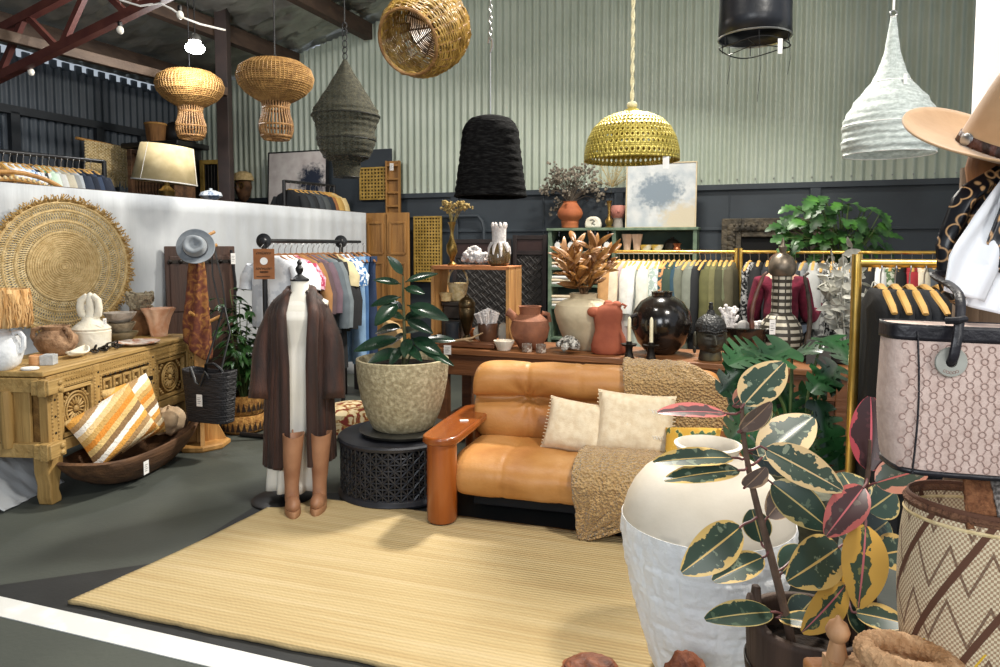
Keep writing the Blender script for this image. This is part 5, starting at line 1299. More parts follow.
rail_of(g1, bpt(612), bpt(735), YF, .10, 'gold rack behind black jar', 'clothes on the gold rack behind the black jar')
g2 = [('dress', 'black and white flecked', C('#17181b', '#b9b9b7', 40)), ('coat', 'black', C('#121315')), ('coat', 'charcoal', C('#24262a')), ('trousers', 'black', C('#101113')), ('coat', 'ink black', C('#181a1e')), ('jacket', 'dark grey', C('#33363a')), ('blouse', 'grey', C('#7a7c7d')), ('blouse', 'silver grey', C('#a5a6a3')), ('dress', 'white and grey printed', C('#c6c6c2', '#6b6b6a', 26)), ('dress', 'black and white spotted', C('#d2d2ce', '#1b1b1c', 34)), ('blouse', 'pale grey', C('#b5b7b4')), ('dress', 'white lace', C('#d9d8d2', '#a5a49d', 30)),
      ('vest', 'lime green', C('#8fa05a')), ('blouse', 'black', C('#191a1b')), ('shirt', 'white', C('#dedfdb')), ('blouse', 'leaf printed', C('#cfd0bd', '#4e6b45', 30)), ('shirt', 'jet black', C('#141516')), ('blouse', 'red', C('#a32c34')), ('shirt', 'cream', C('#d8cfb8')), ('shirt', 'slate', C('#4a5157'))]
rail_of(g2, bpt(746), bpt(938), YF, .10, 'gold rack behind inlaid bottle', 'clothes on the gold rack against the dark wall')
# ------------------------------------------------------------------ black pipe rack before the partition
ra = at(264, 241, 5.5); rb = at(341, 241.5, 6.6); rb.z = ra.z
t = thing('pipe_rack', 'black iron pipe clothes rack with round flanges beside the white partition', 'clothes rack', (ra.x, ra.y, 0))
d = V((rb.x-ra.x, rb.y-ra.y, 0))
m = MB(); m.tube([(0, 0, ra.z), d+V((0, 0, ra.z))], .017, 12); m.build('rail', MATS['black'], t)
for e in (V((0, 0, 0)), d):
    m = MB(); m.tube([e+V((0, 0, .02)), e+V((0, 0, ra.z))], .02, 12); m.build('upright', MATS['black'], t)
    m = MB(); M_ = Matrix.Translation(e+V((0, 0, ra.z))) @ align(-d+V((.2, -.6, 0))); m.lathe([(.02, -.06), (.03, -.05), (.03, -.01), (.058, -.005), (.06, .01), (.03, .016), (.022, .03), (.01, .032)], 22, M=M_); m.build('flange', MATS['black'], t)
    n = V((-d.y, d.x, 0)).normalized()*.26; m = MB(); m.tube([e-n+V((0, 0, .02)), e+n+V((0, 0, .02))], .02, 10); m.build('foot', MATS['black'], t)
ra2, rb2 = ra+d.normalized()*.08, rb+d.normalized()*.32
m = MB(); m.tube([d+V((0, 0, ra.z)), d*1.0+d.normalized()*.36+V((0, 0, ra.z))], .014, 10); m.build('rail_end', MATS['black'], t)
g3 = [('tee', 'white printed', C('#dfe2e6', '#c4c9d0', 8)), ('tee', 'white', C('#e2e5e8')), ('tee', 'pale grey', C('#cdd1d6')), ('tee', 'crimson patterned', C('#a2304f', '#d9a5b4', 24)), ('shirt', 'tobacco', C('#8a6238')), ('shirt', 'plum brown', C('#4b3a3d')), ('shirt', 'dusk purple', C('#5a4750')), ('jacket', 'steel grey', C('#4c545a')), ('jacket', 'slate grey', C('#60686c')), ('coat', 'black', C('#131416')), ('jacket', 'ebony', C('#1a1a1c')),
      ('tee', 'beige', C('#b9ac86')), ('tee', 'blue floral', C('#2f5f94', '#d5dde4', 22)), ('tee', 'sky blue printed', C('#3a6ea0', '#dfe6ea', 28)), ('trousers', 'pale denim', C('#7c9ab8')), ('trousers', 'mid denim', C('#3f6390')), ('trousers', 'dark denim', C('#1f2f4a'))]
YP = math.atan2(-.30, .95)
n3 = len(g3)
for i, (kind, cname, m_) in enumerate(g3):
    p = ra2.lerp(rb2, (i+.3)/n3); p.z = ra.z-.03
    if i >= 11: p = p+V((.03+.012*(i-11), -.05, 0))
    hang(kind, CATN[kind], p, YP+random.uniform(-.08, .08)-(.0 if i < 11 else .55), m_, '%s %s, %s, black pipe rack' % (cname, CATN[kind], ORD[i]), 'clothes on the black pipe rack', 1, 'brown')
# hand-lettered card sign
sg = at(264, 264, 5.30); s_ = thing('card_sign', 'brown card sign with black hand lettering and white dot hung on the pipe rack', 'sign', sg, .12)
m = MB(); m.box((0, 0, 0), (.155, .004, .23)); m.build('card', mat('kraft card', '#84522f', '#9b6641', scale=9, rough=.9), s_)
m = MB(); m.lathe([(.001, .0), (.028, .0), (.028, .003), (.001, .003)], 26, c=(0, 0, 0), M=T(0, -.0022, .022) @ R(PI/2, 'X')); m.build('white_dot', MATS['card'], s_)
def script_line(x0, x1, z, h, sd):
    random.seed(sd); m = MB(); pts = []; n_ = 26
    for k in range(n_+1):
        u = k/n_; pts.append((x0+(x1-x0)*u+.004*math.sin(k*2.1), -.004, z+h*math.sin(k*1.7+sd)*(.5+.5*random.random())))
    m.tube(pts, .0018, 4); m.build('ink_lettering', MATS['black'], s_)
script_line(-.055, .055, .082, .014, 3); script_line(-.06, .06, -.035, .012, 5); script_line(-.03, .03, -.06, .01, 8); script_line(-.055, .04, -.095, .006, 2)
m = MB(); m.tube([(-.03, 0, .112), (-.01, .05, .15), (.02, .05, .15), (.035, 0, .112)], .0025, 5); m.build('hanging_string', MATS['black'], s_)
random.seed(31)
# ------------------------------------------------------------------ wall things at the back left
MATS['honey'] = wood('honey door timber', '#7d5527', '#a9793c', 'z', 4, .6, .3)
da, db = at(366, 300, 8.75), at(411, 300, 8.6); u_ = V((db.x-da.x, db.y-da.y, 0)); W_ = u_.length; A_ = math.atan2(u_.y, u_.x); zt = at(388, 213, 8.7).z
for k in range(2):
    o_ = da+u_*(.5*k); w2 = W_/2-.01
    t = thing('old_door', 'tall honey coloured panelled door leaf leaning at the end of the partition, %s of two' % ('left', 'right')[k], 'door', (o_.x, o_.y-.03*k, 0), A_)
    m = MB(); m.box((w2/2, 0, zt/2), (w2, .03, zt)); m.build('slab', MATS['honey'], t, bevel=.004)
    for z0, z1 in ((zt-.50, zt-.12), (zt-1.2, zt-.62), (.2, zt-1.32)):
        f = MB()
        for s in (-1, 1): f.box((w2/2+s*w2*.33, -.02, (z0+z1)/2), (.03, .02, z1-z0)); f.box((w2/2, -.02, z0 if s < 0 else z1), (w2*.7, .02, .03))
        f.build('panel_moulding', MATS['honey'], t, bevel=.004)
tb, tt_ = at(388, 330, 8.95), at(394, 161, 8.95)
t = thing('grain_trough', 'tall notched wooden ladder board rising above the honey doors', 'board', (tb.x, tb.y, 0), A_)
m = MB(); H_ = tt_.z; dx_ = .02
m.box((.09, .03, H_/2), (.17, .03, H_))
for s in (-1, 1): m.box((.09+s*.085, 0, H_/2), (.02, .06, H_))
m.build('trough_board', MATS['honey'], t, bevel=.004)
for k in range(8):
    m = MB(); m.box((.09, 0, H_-.06-k*.17), (.17, .06, .025)); m.build('rung', MATS['honey'], t, bevel=.004)
tag_card(t, (.09, -.04, H_-.08), .05, .09, 0)
def perforated(w, h, nx, nz_, th=.012, hole=.33):
    m = MB(); dx, dz = w/nx, h/nz_
    for i in range(nx):
        for j in range(nz_):
            x0, z0 = -w/2+i*dx, -h/2+j*dz; x1, z1 = x0+dx, z0+dz; cx, cz = (x0+x1)/2, (z0+z1)/2; hx, hz = dx*hole, dz*hole
            q = [(x0, z0), (cx, z0), (x1, z0), (x1, cz), (x1, z1), (cx, z1), (x0, z1), (x0, cz)]
            hh = [(cx-hx*.7, cz-hz*.7), (cx, cz-hz), (cx+hx*.7, cz-hz*.7), (cx+hx, cz), (cx+hx*.7, cz+hz*.7), (cx, cz+hz), (cx-hx*.7, cz+hz*.7), (cx-hx, cz)]
            m.add([(a, 0, b) for a, b in q]+[(a, 0, b) for a, b in hh], [(k, (k+1) % 8, 8+(k+1) % 8, 8+k) for k in range(8)])
    return m
MATS['ochre'] = mat('ochre carved board', '#97782f', '#b8964a', scale=12, rough=.6, bump=.2)
def wallpanel(px0, px1, y0, y1, nx, ny, label, off):
    c = wall_col((px0+px1)/2, off, 2); Yc = c.y; a = at(px0, y0, Yc); b = at(px1, y1, Yc); w = (b.x-a.x)/math.cos(TH)*1.02; h = a.z-b.z
    t = thing('pierced_plaque', label, 'wall panel', (c.x, c.y, (a.z+b.z)/2), -TH)
    perforated(w, h, nx, ny).build('pierced_board', MATS['ochre'], t, solid=.014, smooth=False)
    m = MB(); m.box((0, .012, 0), (w, .006, h)); m.build('backing', mat('matt black', '#060606'), t)
    f = MB()
    for s in (-1, 1): f.box((s*w/2, 0, 0), (.02, .03, h+.02)); f.box((0, 0, s*h/2), (w, .03, .02))
    f.build('panel_frame', MATS['ochre'], t)
wallpanel(360, 388, 168, 199, 8, 9, 'square ochre pierced carved panel on the dark board beside the notched ladder', .12)
wallpanel(414, 441, 217, 281, 9, 20, 'tall ochre pierced carved panel on the wall right of the honey doors', .08)
c = wall_col(340, .09, 2); a = at(300, 151, c.y); b = at(396, 215, c.y)
m = MB(); m.box((0, 0, 0), ((b.x-a.x)/math.cos(TH), .03, a.z-1.4)); tag(m.build('dark_board', MATS['navy'], loc=(c.x+.1, c.y, (a.z+1.4)/2), rz=-TH, bevel=.004), 'large dark blue board rising above the wall panelling behind the partition end', 'board')
# lattice screens
MATS['darkscreen'] = mat('black brown screen', '#1f1716', '#2f2422', scale=7, rough=.55)
MATS['lat'] = mat('lattice grey brown', '#2b2725', '#3a3532', scale=9, rough=.6)
def lattice(px0, px1, ytop, off, label):
    c0_, c1_ = wall_col(px0, off, 1.5), wall_col(px1, off, 1.5); w = (c1_-c0_).length; h = at(px0, ytop, c0_.y).z
    t = thing('lattice_screen', label, 'screen', (c0_.x, c0_.y, 0), -TH)
    for x in (.025, w-.025):
        m = MB(); m.box((x, 0, h/2), (.05, .04, h)); m.build('stile', MATS['darkscreen'], t, bevel=.004)
    for z in (h-.03, h-.21, .08):
        m = MB(); m.box((w/2, 0, z), (w-.1, .036, .05)); m.build('rail', MATS['darkscreen'], t, bevel=.004)
    m = MB(); m.box((w/2, .006, h-.12), (w-.1, .015, .14)); m.build('head_panel', mat('plum panel', '#33211f', '#3f2a27', scale=5, rough=.5), t)
    m = MB(); m.box((w/2, .012, h/2-.07), (w-.1, .006, h-.32)); z0, z1 = .11, h-.235; s = .048; x0, x1 = .05, w-.05
    nx_ = int((x1-x0)/s)+1; nz2 = int((z1-z0)/s)+1
    for i in range(nx_):
        for j in range(nz2):
            x, z = x0+(i+.5)*s*(x1-x0)/(nx_*s), z0+(j+.5)*s*(z1-z0)/(nz2*s); q = 1 if ((i//2+j) % 2) else -1
            e = s*.62; m.tube([(x-e, -.004, z-q*e), (x+e, -.004, z+q*e)], .0055, 4)
    m.build('lattice', MATS['lat'], t)
lattice(453, 511, 239, .16, 'black fretwork lattice screen behind the pine crate')
lattice(513, 547, 235, .12, 'black fretwork lattice screen between the pine crate and the green shelf')
# ------------------------------------------------------------------ green shelf
MATS['greenpaint'] = mat('worn green paint', '#4c5f4e', '#75876f', scale=9, rough=.7, bump=.1, lo=.3, hi=.6, c3='#5b6f5c')
s0, s1 = wall_col(548, .42, 1.7), wall_col(697, .42, 1.7); SW = (s1-s0).length; SH = 1.735
t = thing('green_shelf', 'pale green painted timber shelf unit against the dark wall', 'shelf', (s0.x, s0.y, 0), -TH)
sx = .46*SW
for x in (.02, sx, SW-.02):
    m = MB(); m.box((x, .15, SH/2), (.04, .3, SH-.03)); m.build('side_board', MATS['greenpaint'], t, bevel=.004)
m = MB(); m.box((SW/2, .15, SH-.015), (SW+.03, .33, .03)); m.build('top_board', MATS['greenpaint'], t, bevel=.004)
m = MB(); m.box((SW/2, .305, SH/2), (SW, .012, SH-.06)); m.build('back_board', mat('dark green shade paint', '#33423a', '#3d4d43', scale=6, rough=.8), t)
LZ = [1.475, 1.29, 1.10, .85, .5, .1]
for z in LZ:
    m = MB(); m.box((sx/2, .15, z-.012), (sx-.06, .28, .024)); m.build('shelf_board', MATS['greenpaint'], t, bevel=.003)
    if z in (1.475, .85, .1): m = MB(); m.box(((sx+SW)/2, .15, z-.012), (SW-sx-.06, .28, .024)); m.build('shelf_board', MATS['greenpaint'] if z < 1.4 else mat('cream shelf paint', '#c9cbb4', '#dadcc8', scale=8), t, bevel=.003)
SHF = CORNER+NB*.42
def shp(px, d, z): p = on_line(px, SHF-NB*d, UB, z); return V((p.x, p.y, z))
# on top
t = thing('terracotta_urn', 'ridged terracotta urn of dried grey flowers on top of the green shelf', 'vase', shp(570, .16, SH))
m = MB(); m.lathe([(.085, 0), (.095, .01), (.095, .05), (.10, .06), (.10, .075), (.095, .085), (.135, .13), (.145, .17), (.13, .21), (.095, .26), (.075, .29), (.08, .305), (.065, .305), (.06, .28), (.12, .18)], 40); m.build('urn_body', mat('orange terracotta', '#96512e', '#b56a40', scale=6, rough=.8), t)
sm = MB(); lm = MB()
for k in range(46):
    a = random.uniform(0, 2*PI); r = random.uniform(.05, .36); h = .34+random.uniform(.05, .36)*(1.2-r*1.1)
    if k % 5 == 0: h -= .2; r = random.uniform(.2, .34)
    tp = V((r*math.cos(a)*1.1+.02, r*.6*math.sin(a), h)); sm.tube([(0, 0, .28), tp*.5+V((0, 0, .2)), tp], .003, 4)
    for j in range(9): aa = random.uniform(0, 2*PI); q = tp+V((random.uniform(-.06, .06), random.uniform(-.05, .05), random.uniform(-.06, .05))); lm.ell(q, random.uniform(.010, .02), 5, 4)
sm.build('dried_stems', mat('grey stem', '#4f463c', rough=.9), t); q = lm.build('dried_flowers', mat('grey dried flower', '#4f4741', '#8f8676', scale=30, rough=1), t); q['kind'] = 'stuff'
m = MB(); m.prism([(-.09, 0), (.09, 0), (.092, .05), (.075, .1), (.04, .13), (-.04, .13), (-.078, .1), (-.094, .05)], .07, R(PI/2, 'X')); o = m.build('stone_block', mat('white stone', '#cfc7b2', '#e9e4d6', scale=9, rough=.6, bump=.2), loc=shp(594, .18, SH), rz=-TH, bevel=.02, seg=3)
tag(o, 'small rounded white stone block with carved mark on top of the green shelf', 'stone')
m = MB(); m.tube([(-.03, -.074, .09), (.0, -.074, .095), (.025, -.074, .08), (-.01, -.074, .055), (.03, -.074, .04)], .004, 5); k_ = m.build('carved_mark', MATS['irondark'], o)
t = thing('brass_vase', 'slim brass vase of fine dried grass on top of the green shelf', 'vase', shp(609, .14, SH))
m = MB(); m.lathe([(.045, 0), (.05, .01), (.025, .025), (.045, .06), (.042, .09), (.018, .12), (.014, .2), (.02, .26), (.034, .30), (.028, .30), (.012, .2)], 26); m.build('vase_body', MATS['oldbrass'], t)
m = MB()
for k in range(40):
    a = random.uniform(0, 2*PI); r = random.uniform(.05, .34); h = random.uniform(.5, .78); tp = V((.12+r*math.cos(a), r*.4*math.sin(a), h)); m.tube([(0, 0, .29), V((.03, 0, .45)), tp*.75+V((0, 0, .12)), tp], .0022, 3)
    for j in range(3): m.tube([tp*.85+V((0, 0, .08)), tp+V((random.uniform(-.06, .06), 0, random.uniform(-.03, .05)))], .0018, 3)
q = m.build('dried_grass', mat('dried grass', '#8b7a50', '#ac9a6e', scale=9, rough=1), t); q['kind'] = 'stuff'
t = thing('face_vase', 'pink and grey vase shaped like a head on top of the green shelf', 'vase', shp(618, .2, SH))
m = MB(); m.lathe([(.055, 0), (.06, .02), (.05, .08), (.055, .11)], 24); m.build('grey_base', mat('grey clay', '#8f877f', '#a59d94', scale=8, rough=.8), t); m = MB(); m.lathe([(.055, .11), (.08, .15), (.085, .20), (.07, .245), (.06, .25), (.07, .2)], 28, wob=lambda a, z: 1+.06*math.sin(a*3)); m.ell((.07, -.04, .22), (.02, .02, .03), 8, 6); m.ell((-.01, -.08, .18), (.015, .02, .02), 8, 6); m.build('pink_head', mat('pink clay', '#a5685c', '#bb8073', scale=8, rough=.7), t)
# painting
pa, pb = shp(627, .10, SH), shp(695, .10, SH); pw_ = (pb-pa).length; ph = at(660, 164, (pa.y+pb.y)/2).z-SH
MATS['abstract'] = mat('abstract canvas', '#c9ced2', rough=.8, bump=.1, bscale=90)
def canvas_nodes(m, base, blob, corner, cen, tone):
    nt = m.node_tree; N = nt.nodes; L = nt.links; tc = N.new('ShaderNodeTexCoord')
    ns = N.new('ShaderNodeTexNoise'); ns.inputs['Scale'].default_value = 7; ns.inputs['Detail'].default_value = 9; L.new(tc.outputs['Object'], ns.inputs['Vector'])
    r = N.new('ShaderNodeValToRGB'); r.color_ramp.elements[0].color = lin(base[0]); r.color_ramp.elements[0].position = .3; r.color_ramp.elements[1].color = lin(base[1]); r.color_ramp.elements[1].position = .65; L.new(ns.outputs['Fac'], r.inputs[0])
    prev = r.outputs[0]
    for (cx, cz, rx, rz_), col in ((cen, blob), (tone, corner)):
        mp = N.new('ShaderNodeMapping'); mp.inputs['Location'].default_value = (-cx/rx, 0, -cz/rz_); mp.inputs['Scale'].default_value = (1/rx, 0, 1/rz_); L.new(tc.outputs['Object'], mp.inputs[0])
        ln = N.new('ShaderNodeVectorMath'); ln.operation = 'LENGTH'; L.new(mp.outputs[0], ln.inputs[0])
        n2 = N.new('ShaderNodeTexNoise'); n2.inputs['Scale'].default_value = 22; n2.inputs['Detail'].default_value = 8; L.new(tc.outputs['Object'], n2.inputs['Vector'])
        ad = N.new('ShaderNodeMath'); ad.operation = 'MULTIPLY_ADD'; L.new(n2.outputs['Fac'], ad.inputs[0]); ad.inputs[1].default_value = 1.3; L.new(ln.outputs['Value'], ad.inputs[2])
        mr = N.new('ShaderNodeMapRange'); mr.inputs[1].default_value = 1.75; mr.inputs[2].default_value = 1.25; L.new(ad.outputs[0], mr.inputs[0])
        mx = N.new('ShaderNodeMix'); mx.data_type = 'RGBA'; L.new(mr.outputs[0], mx.inputs['Factor']); L.new(prev, mx.inputs['A']); mx.inputs['B'].default_value = lin(col); prev = mx.outputs['Result']
    L.new(prev, N['Principled BSDF'].inputs['Base Color'])
canvas_nodes(MATS['abstract'], ('#9fa8af', '#c2c5c5'), '#75828d', '#b9b09b', (-.02*1, ph*.06+ph*.0, .26, .2), (.28, -ph*.42, .3, .22))
t = thing('abstract_painting', 'square pale abstract painting with a grey blue centre leaning on top of the green shelf', 'painting', ((pa.x+pb.x)/2, (pa.y+pb.y)/2, SH+ph/2+.004), rot=(math.radians(-4), 0, -TH))
m = MB(); m.box((0, 0, 0), (pw_, .035, ph)); m.build('canvas', MATS['abstract'], t, bevel=.003)
f = MB()
for s in (-1, 1): f.box((s*(pw_/2+.006), .0, 0), (.012, .05, ph+.024)); f.box((0, 0, s*(ph/2+.006)), (pw_+.0, .05, .012))
f.build('tray_frame', mat('pale frame', '#b0a080', '#c4b596', scale=9, rough=.6), t)
# in the shelf
for k, px in enumerate((559, 572, 595, 608)):
    t = thing('bottle', 'dark glass bottle with round white label on the green shelf, %s of four' % ORD[k], 'bottle', shp(px, .1, LZ[0]), -TH, group='labelled bottles')
    m = MB(); m.lathe([(.05, 0), (.055, .01), (.055, .12), (.03, .155), (.018, .17), (.018, .20), (.022, .205), (.022, .22), (.005, .222)], 22); m.build('glass', mat('black bottle glass', '#0e1113', rough=.12), t)
    m = MB(); m.lathe([(.001, 0), (.036, 0), (.036, .003), (.001, .003)], 22, M=T(0, -.055, .07) @ R(PI/2, 'X')); m.build('round_label', MATS['card'], t)
for px, w_ in ((627, 'left'), (637, 'right')):
    simple('tall_vase', 'tall pink ribbed vase on the top right shelf of the green unit, %s of two' % w_, 'vase', shp(px, .1, LZ[0]), [(.03, 0), (.035, .01), (.045, .1), (.062, .19), (.054, .19), (.035, .08)], mat('pink buff vase', '#bd9a80', '#d9bda6', scale=7, rough=.6), 30, wob=lambda a, z: 1+.05*math.sin(a*6))
for k, px in enumerate((646, 657)):
    simple('bowl', 'yellow and white bowl on the top right shelf of the green unit, %s of two' % ('left', 'right')[k], 'bowl', shp(px, .1, LZ[0]), bowl(.068, .075), mat('yellow glaze', '#c9a53e', '#d9d3c2', scale=7, lo=.45, hi=.55, rough=.5))
simple('kettle', 'dark rounded pot on the top right shelf of the green unit', 'pot', shp(672, .16, LZ[0]), [(.05, 0), (.085, .04), (.085, .09), (.05, .13), (.02, .14), (.02, .155), (.003, .16)], MATS['irondark'])
simple('copper_cup', 'small copper cup on the top right shelf before the dark pot', 'cup', shp(677, .06, LZ[0]), [(.03, 0), (.04, .03), (.028, .05), (.045, .09), (.038, .09), (.02, .05)], mat('copper', '#8a4a2c', '#a8623e', scale=8, rough=.4, metal=.6))
for z, px, lab, n_ in ((LZ[1], 562, 'upper', 2), (LZ[2], 562, 'middle', 3), (LZ[3], 563, 'lower', 4)):
    for k in range(n_):
        m = MB(); m.box((0, 0, 0), (.24, .2, .032)); o = m.build('folded_cloth', MATS['linen'] if k % 2 else MATS['card'], loc=shp(px, .12, z+.017+.033*k), rz=-TH+random.uniform(-.1, .1), bevel=.013, seg=3)
        tag(o, 'folded %s cloth, number %s up in the %s stack of the green shelf' % ('cream' if k % 2 else 'white', ('one', 'two', 'three', 'four', 'five')[k], lab), 'towel', 'folded cloths on the green shelf')
# carved frame on the wall
c = wall_col(775, .10, 1.5); a = at(728, 218, c.y); b = at(822, 300, c.y); fw = (b.x-a.x)/math.cos(TH); fh = 1.0; zc_ = a.z-fh/2
t = thing('wall_carving', 'large dark carved wall frame with black centre behind the inlaid bottle', 'frame', (c.x, c.y, zc_), -TH)
MATS['carvedark'] = mat('dark carving', '#2a251d', '#5d5342', scale=14, rough=.7, bump=1, bscale=22, lo=.35, hi=.7)
m = MB()
for s in (-1, 1): m.box((s*(fw/2-.10), 0, 0), (.2, .05, fh)); m.box((0, 0, s*(fh/2-.1)), (fw-.4, .05, .2))
m.build('frame_border', MATS['carvedark'], t, bevel=.01)
m = MB()
for k in range(60):
    e = k/60*2*(fw+fh-.4); w2, h2 = fw-.2, fh-.2
    if e < w2: x, z = -w2/2+e, h2/2
    elif e < w2+h2: x, z = w2/2, h2/2-(e-w2)
    elif e < 2*w2+h2: x, z = w2/2-(e-w2-h2), -h2/2
    else: x, z = -w2/2, -h2/2+(e-2*w2-h2)
    m.ell((x, -.03, z), (.045, .02, .045), 8, 6); m.ell((x+.03, -.04, z+.03), .018, 6, 5)
m.build('carved_scrolls', MATS['carvedark'], t)
m = MB(); m.box((0, .015, 0), (fw-.36, .01, fh-.36)); m.build('black_centre', mat('matt black', '#060606'), t)
# monstera climbing by the wall
def split(v, q): 
    return (1-.45*max(0, math.sin(v*26+abs(q)*.5))*(abs(q) > .3)) if v < .92 else 1
c = wall_col(838, .55, 0); t = thing('monstera_plant', 'tall bright green split leaf plant in front of the dark wall', 'plant', (c.x, c.y, 0))
m = MB(); m.lathe([(.14, 0), (.17, .02), (.19, .3), (.2, .32), (.18, .32), (.15, .05)], 28); m.build('pot', mat('dark pot', '#2a2a29'), t)
sm = MB(); lm = MB(); lm2 = MB(); sm.tube([(0, 0, .2), (.02, 0, 1.0), (-.02, 0, 1.7)], .02, 8)
cl = [(800, 205), (812, 200), (826, 196), (840, 200), (852, 206), (866, 208), (878, 212), (878, 222), (862, 222), (848, 216), (832, 212), (818, 212), (806, 216), (792, 214), (786, 226), (798, 232), (812, 226), (826, 224), (840, 228), (854, 232), (868, 236), (880, 238), (872, 248), (856, 246), (842, 242), (826, 240), (812, 240), (800, 246), (822, 252), (838, 254), (790, 240), (834, 204), (858, 214), (845, 236), (830, 232), (818, 206), (870, 228), (806, 224)]
for k, (px, py) in enumerate(cl*2):
    px += random.uniform(-5, 5); py += random.uniform(-5, 5); q = at(px, py, c.y-random.uniform(.0, .3))-V((c.x, c.y, 0)); h0 = V((0, 0, 1.0+.65*random.random()))
    sm.tube([h0, h0.lerp(q, .5)+V((0, 0, .06)), q], .005, 4); d = V((q.x-h0.x+random.uniform(-.15, .15), -.25+random.uniform(-.2, .1), random.uniform(-.35, .1)))
    (lm if k % 3 else lm2).leaf(q, d, (random.uniform(-.3, .3), -.6, .8), random.uniform(.13, .19), random.uniform(.10, .15), .15, .4, 6, 16, lob=split)
sm.build('stems', MATS['stemgreen'], t); q = lm.build('foliage', MATS['leafgreen'], t); q['kind'] = 'stuff'; q = lm2.build('young_foliage', MATS['leafbright'], t); q['kind'] = 'stuff'
# ------------------------------------------------------------------ woman browsing the rack
def skin_obj(name, pts, edges, rad, m_, parent, root=0, sub=2):
    me = bpy.data.meshes.new(name); me.from_pydata([tuple(p) for p in pts], edges, []); me.materials.append(m_)
    o = bpy.data.objects.new(name, me); COL.objects.link(o); o.parent = parent
    md = o.modifiers.new('skin', 'SKIN'); md.use_smooth_shade = True
    for i, r in enumerate(rad):
        sv = me.skin_vertices[0].data[i]; sv.radius = (r, r) if not isinstance(r, tuple) else r; sv.use_root = (i == root)
    q = o.modifiers.new('sub', 'SUBSURF'); q.levels = sub; q.render_levels = sub
    return o
wc = at(781, 300, 6.05)
wm = thing('person', 'person with long brown hair and burgundy jumper reaching into the far clothes rack', 'person', (wc.x, wc.y, 0), -.25)
MATS['skin'] = mat('skin', '#c49a80', '#d3ab92', scale=6, rough=.5)
MATS['burg'] = mat('burgundy knit', '#5a1428', '#7a2038', scale=18, rough=.95, bump=.3, bscale=90)
MATS['hair'] = mat('brown hair', '#33211a', '#6b4a36', scale=8, stretch=(6, 6, .5), rough=.5, bump=.4, bscale=40, bstretch=(5, 5, .4))
MATS['jeans'] = mat('dark jeans', '#1f2733', '#2b3543', scale=20, rough=.9)
hand = wm.matrix_basis.inverted() @ at(823, 297, 6.42); elb = wm.matrix_basis.inverted() @ at(809, 321, 6.05)
P = [(0, 0, .84), (0, .0, 1.0), (0, .02, 1.13), (0, .05, 1.24), (0, .07, 1.30), (0, .09, 1.36), (0, .10, 1.44), (-.17, .04, 1.215), (-.22, .06, .98), (-.2, .2, .80), (-.19, .25, .73), (.17, .04, 1.215), tuple(elb), tuple(hand), (-.09, 0, .80), (-.10, -.01, .45), (-.10, .03, .08), (-.10, -.08+.2, .04), (.09, 0, .80), (.10, -.01, .45), (.10, .03, .08), (.10, .12, .04)]
E = [(0, 1), (1, 2), (2, 3), (3, 4), (4, 5), (5, 6), (3, 7), (7, 8), (8, 9), (9, 10), (3, 11), (11, 12), (12, 13), (0, 14), (14, 15), (15, 16), (16, 17), (0, 18), (18, 19), (19, 20), (20, 21)]
RR = [.14, .12, .13, .11, .05, .085, .07, .06, .042, .03, .028, .06, .042, .026, .085, .06, .042, .04, .085, .06, .042, .04]
skin_obj('body', P, E, RR, MATS['skin'], wm)
skin_obj('jumper', [P[0], P[1], P[2], P[3], (0, .06, 1.265), P[7], P[8], P[9], P[11], P[12], tuple(V(P[12]).lerp(V(P[13]), .78))], [(0, 1), (1, 2), (2, 3), (3, 4), (3, 5), (5, 6), (6, 7), (3, 8), (8, 9), (9, 10)], [(.17, .15), (.155, .13), (.155, .14), (.135, .12), .07, .08, .062, .05, .08, .064, .046], MATS['burg'], wm)
skin_obj('jeans', [(0, 0, .86), (-.09, 0, .78), (-.10, -.01, .45), (-.10, .03, .12), (.09, 0, .78), (.10, -.01, .45), (.10, .03, .12)], [(0, 1), (1, 2), (2, 3), (0, 4), (4, 5), (5, 6)], [.16, .1, .075, .06, .1, .075, .06], MATS['jeans'], wm)
m = MB()
def hairf(u, v):
    a = 2*PI*u; zt_ = 1.485-.40*v; w = .092*min(1, (v*7+.02)**.5)*(1-.25*max(0, v-.6)); 
    y = .085+.10*math.sin(a)*min(1, (v*7+.02)**.5)*(1 if math.sin(a) < 0 else (1 if v < .35 else .3)); g = 1+.05*math.sin(a*14+v*3)
    return (w*g*math.cos(a)*1.02, y*1.0-.05*max(0, v-.35), zt_)
m.grid(hairf, 60, 24, wrap=True); m.build('hair', MATS['hair'], wm)
wv = (hand-elb).normalized()
m = MB(); s1_ = wv.cross(V((0, 0, 1))).normalized()
m.ell(tuple(hand+wv*.03), (.022, .035, .03), 12, 8)
for k in range(4):
    b0 = hand+wv*.05+V((0, 0, .022-.015*k)); m.tube([b0, b0+wv*.03, b0+wv*.05+s1_*.015, b0+wv*.055+s1_*.03], [.0095, .009, .008, .006], 8)
b0 = hand+wv*.02+V((0, 0, .026)); m.tube([b0, b0+wv*.025+V((0, 0, .02)), b0+wv*.05+V((0, 0, .015))], [.011, .01, .007], 8); m.build('hand', MATS['skin'], wm)
for s in (-1, 1):
    m = MB(); m.ell((s*.10, .08, .035), (.045, .12, .04), 14, 8); m.build('shoe', MATS['black'], wm)
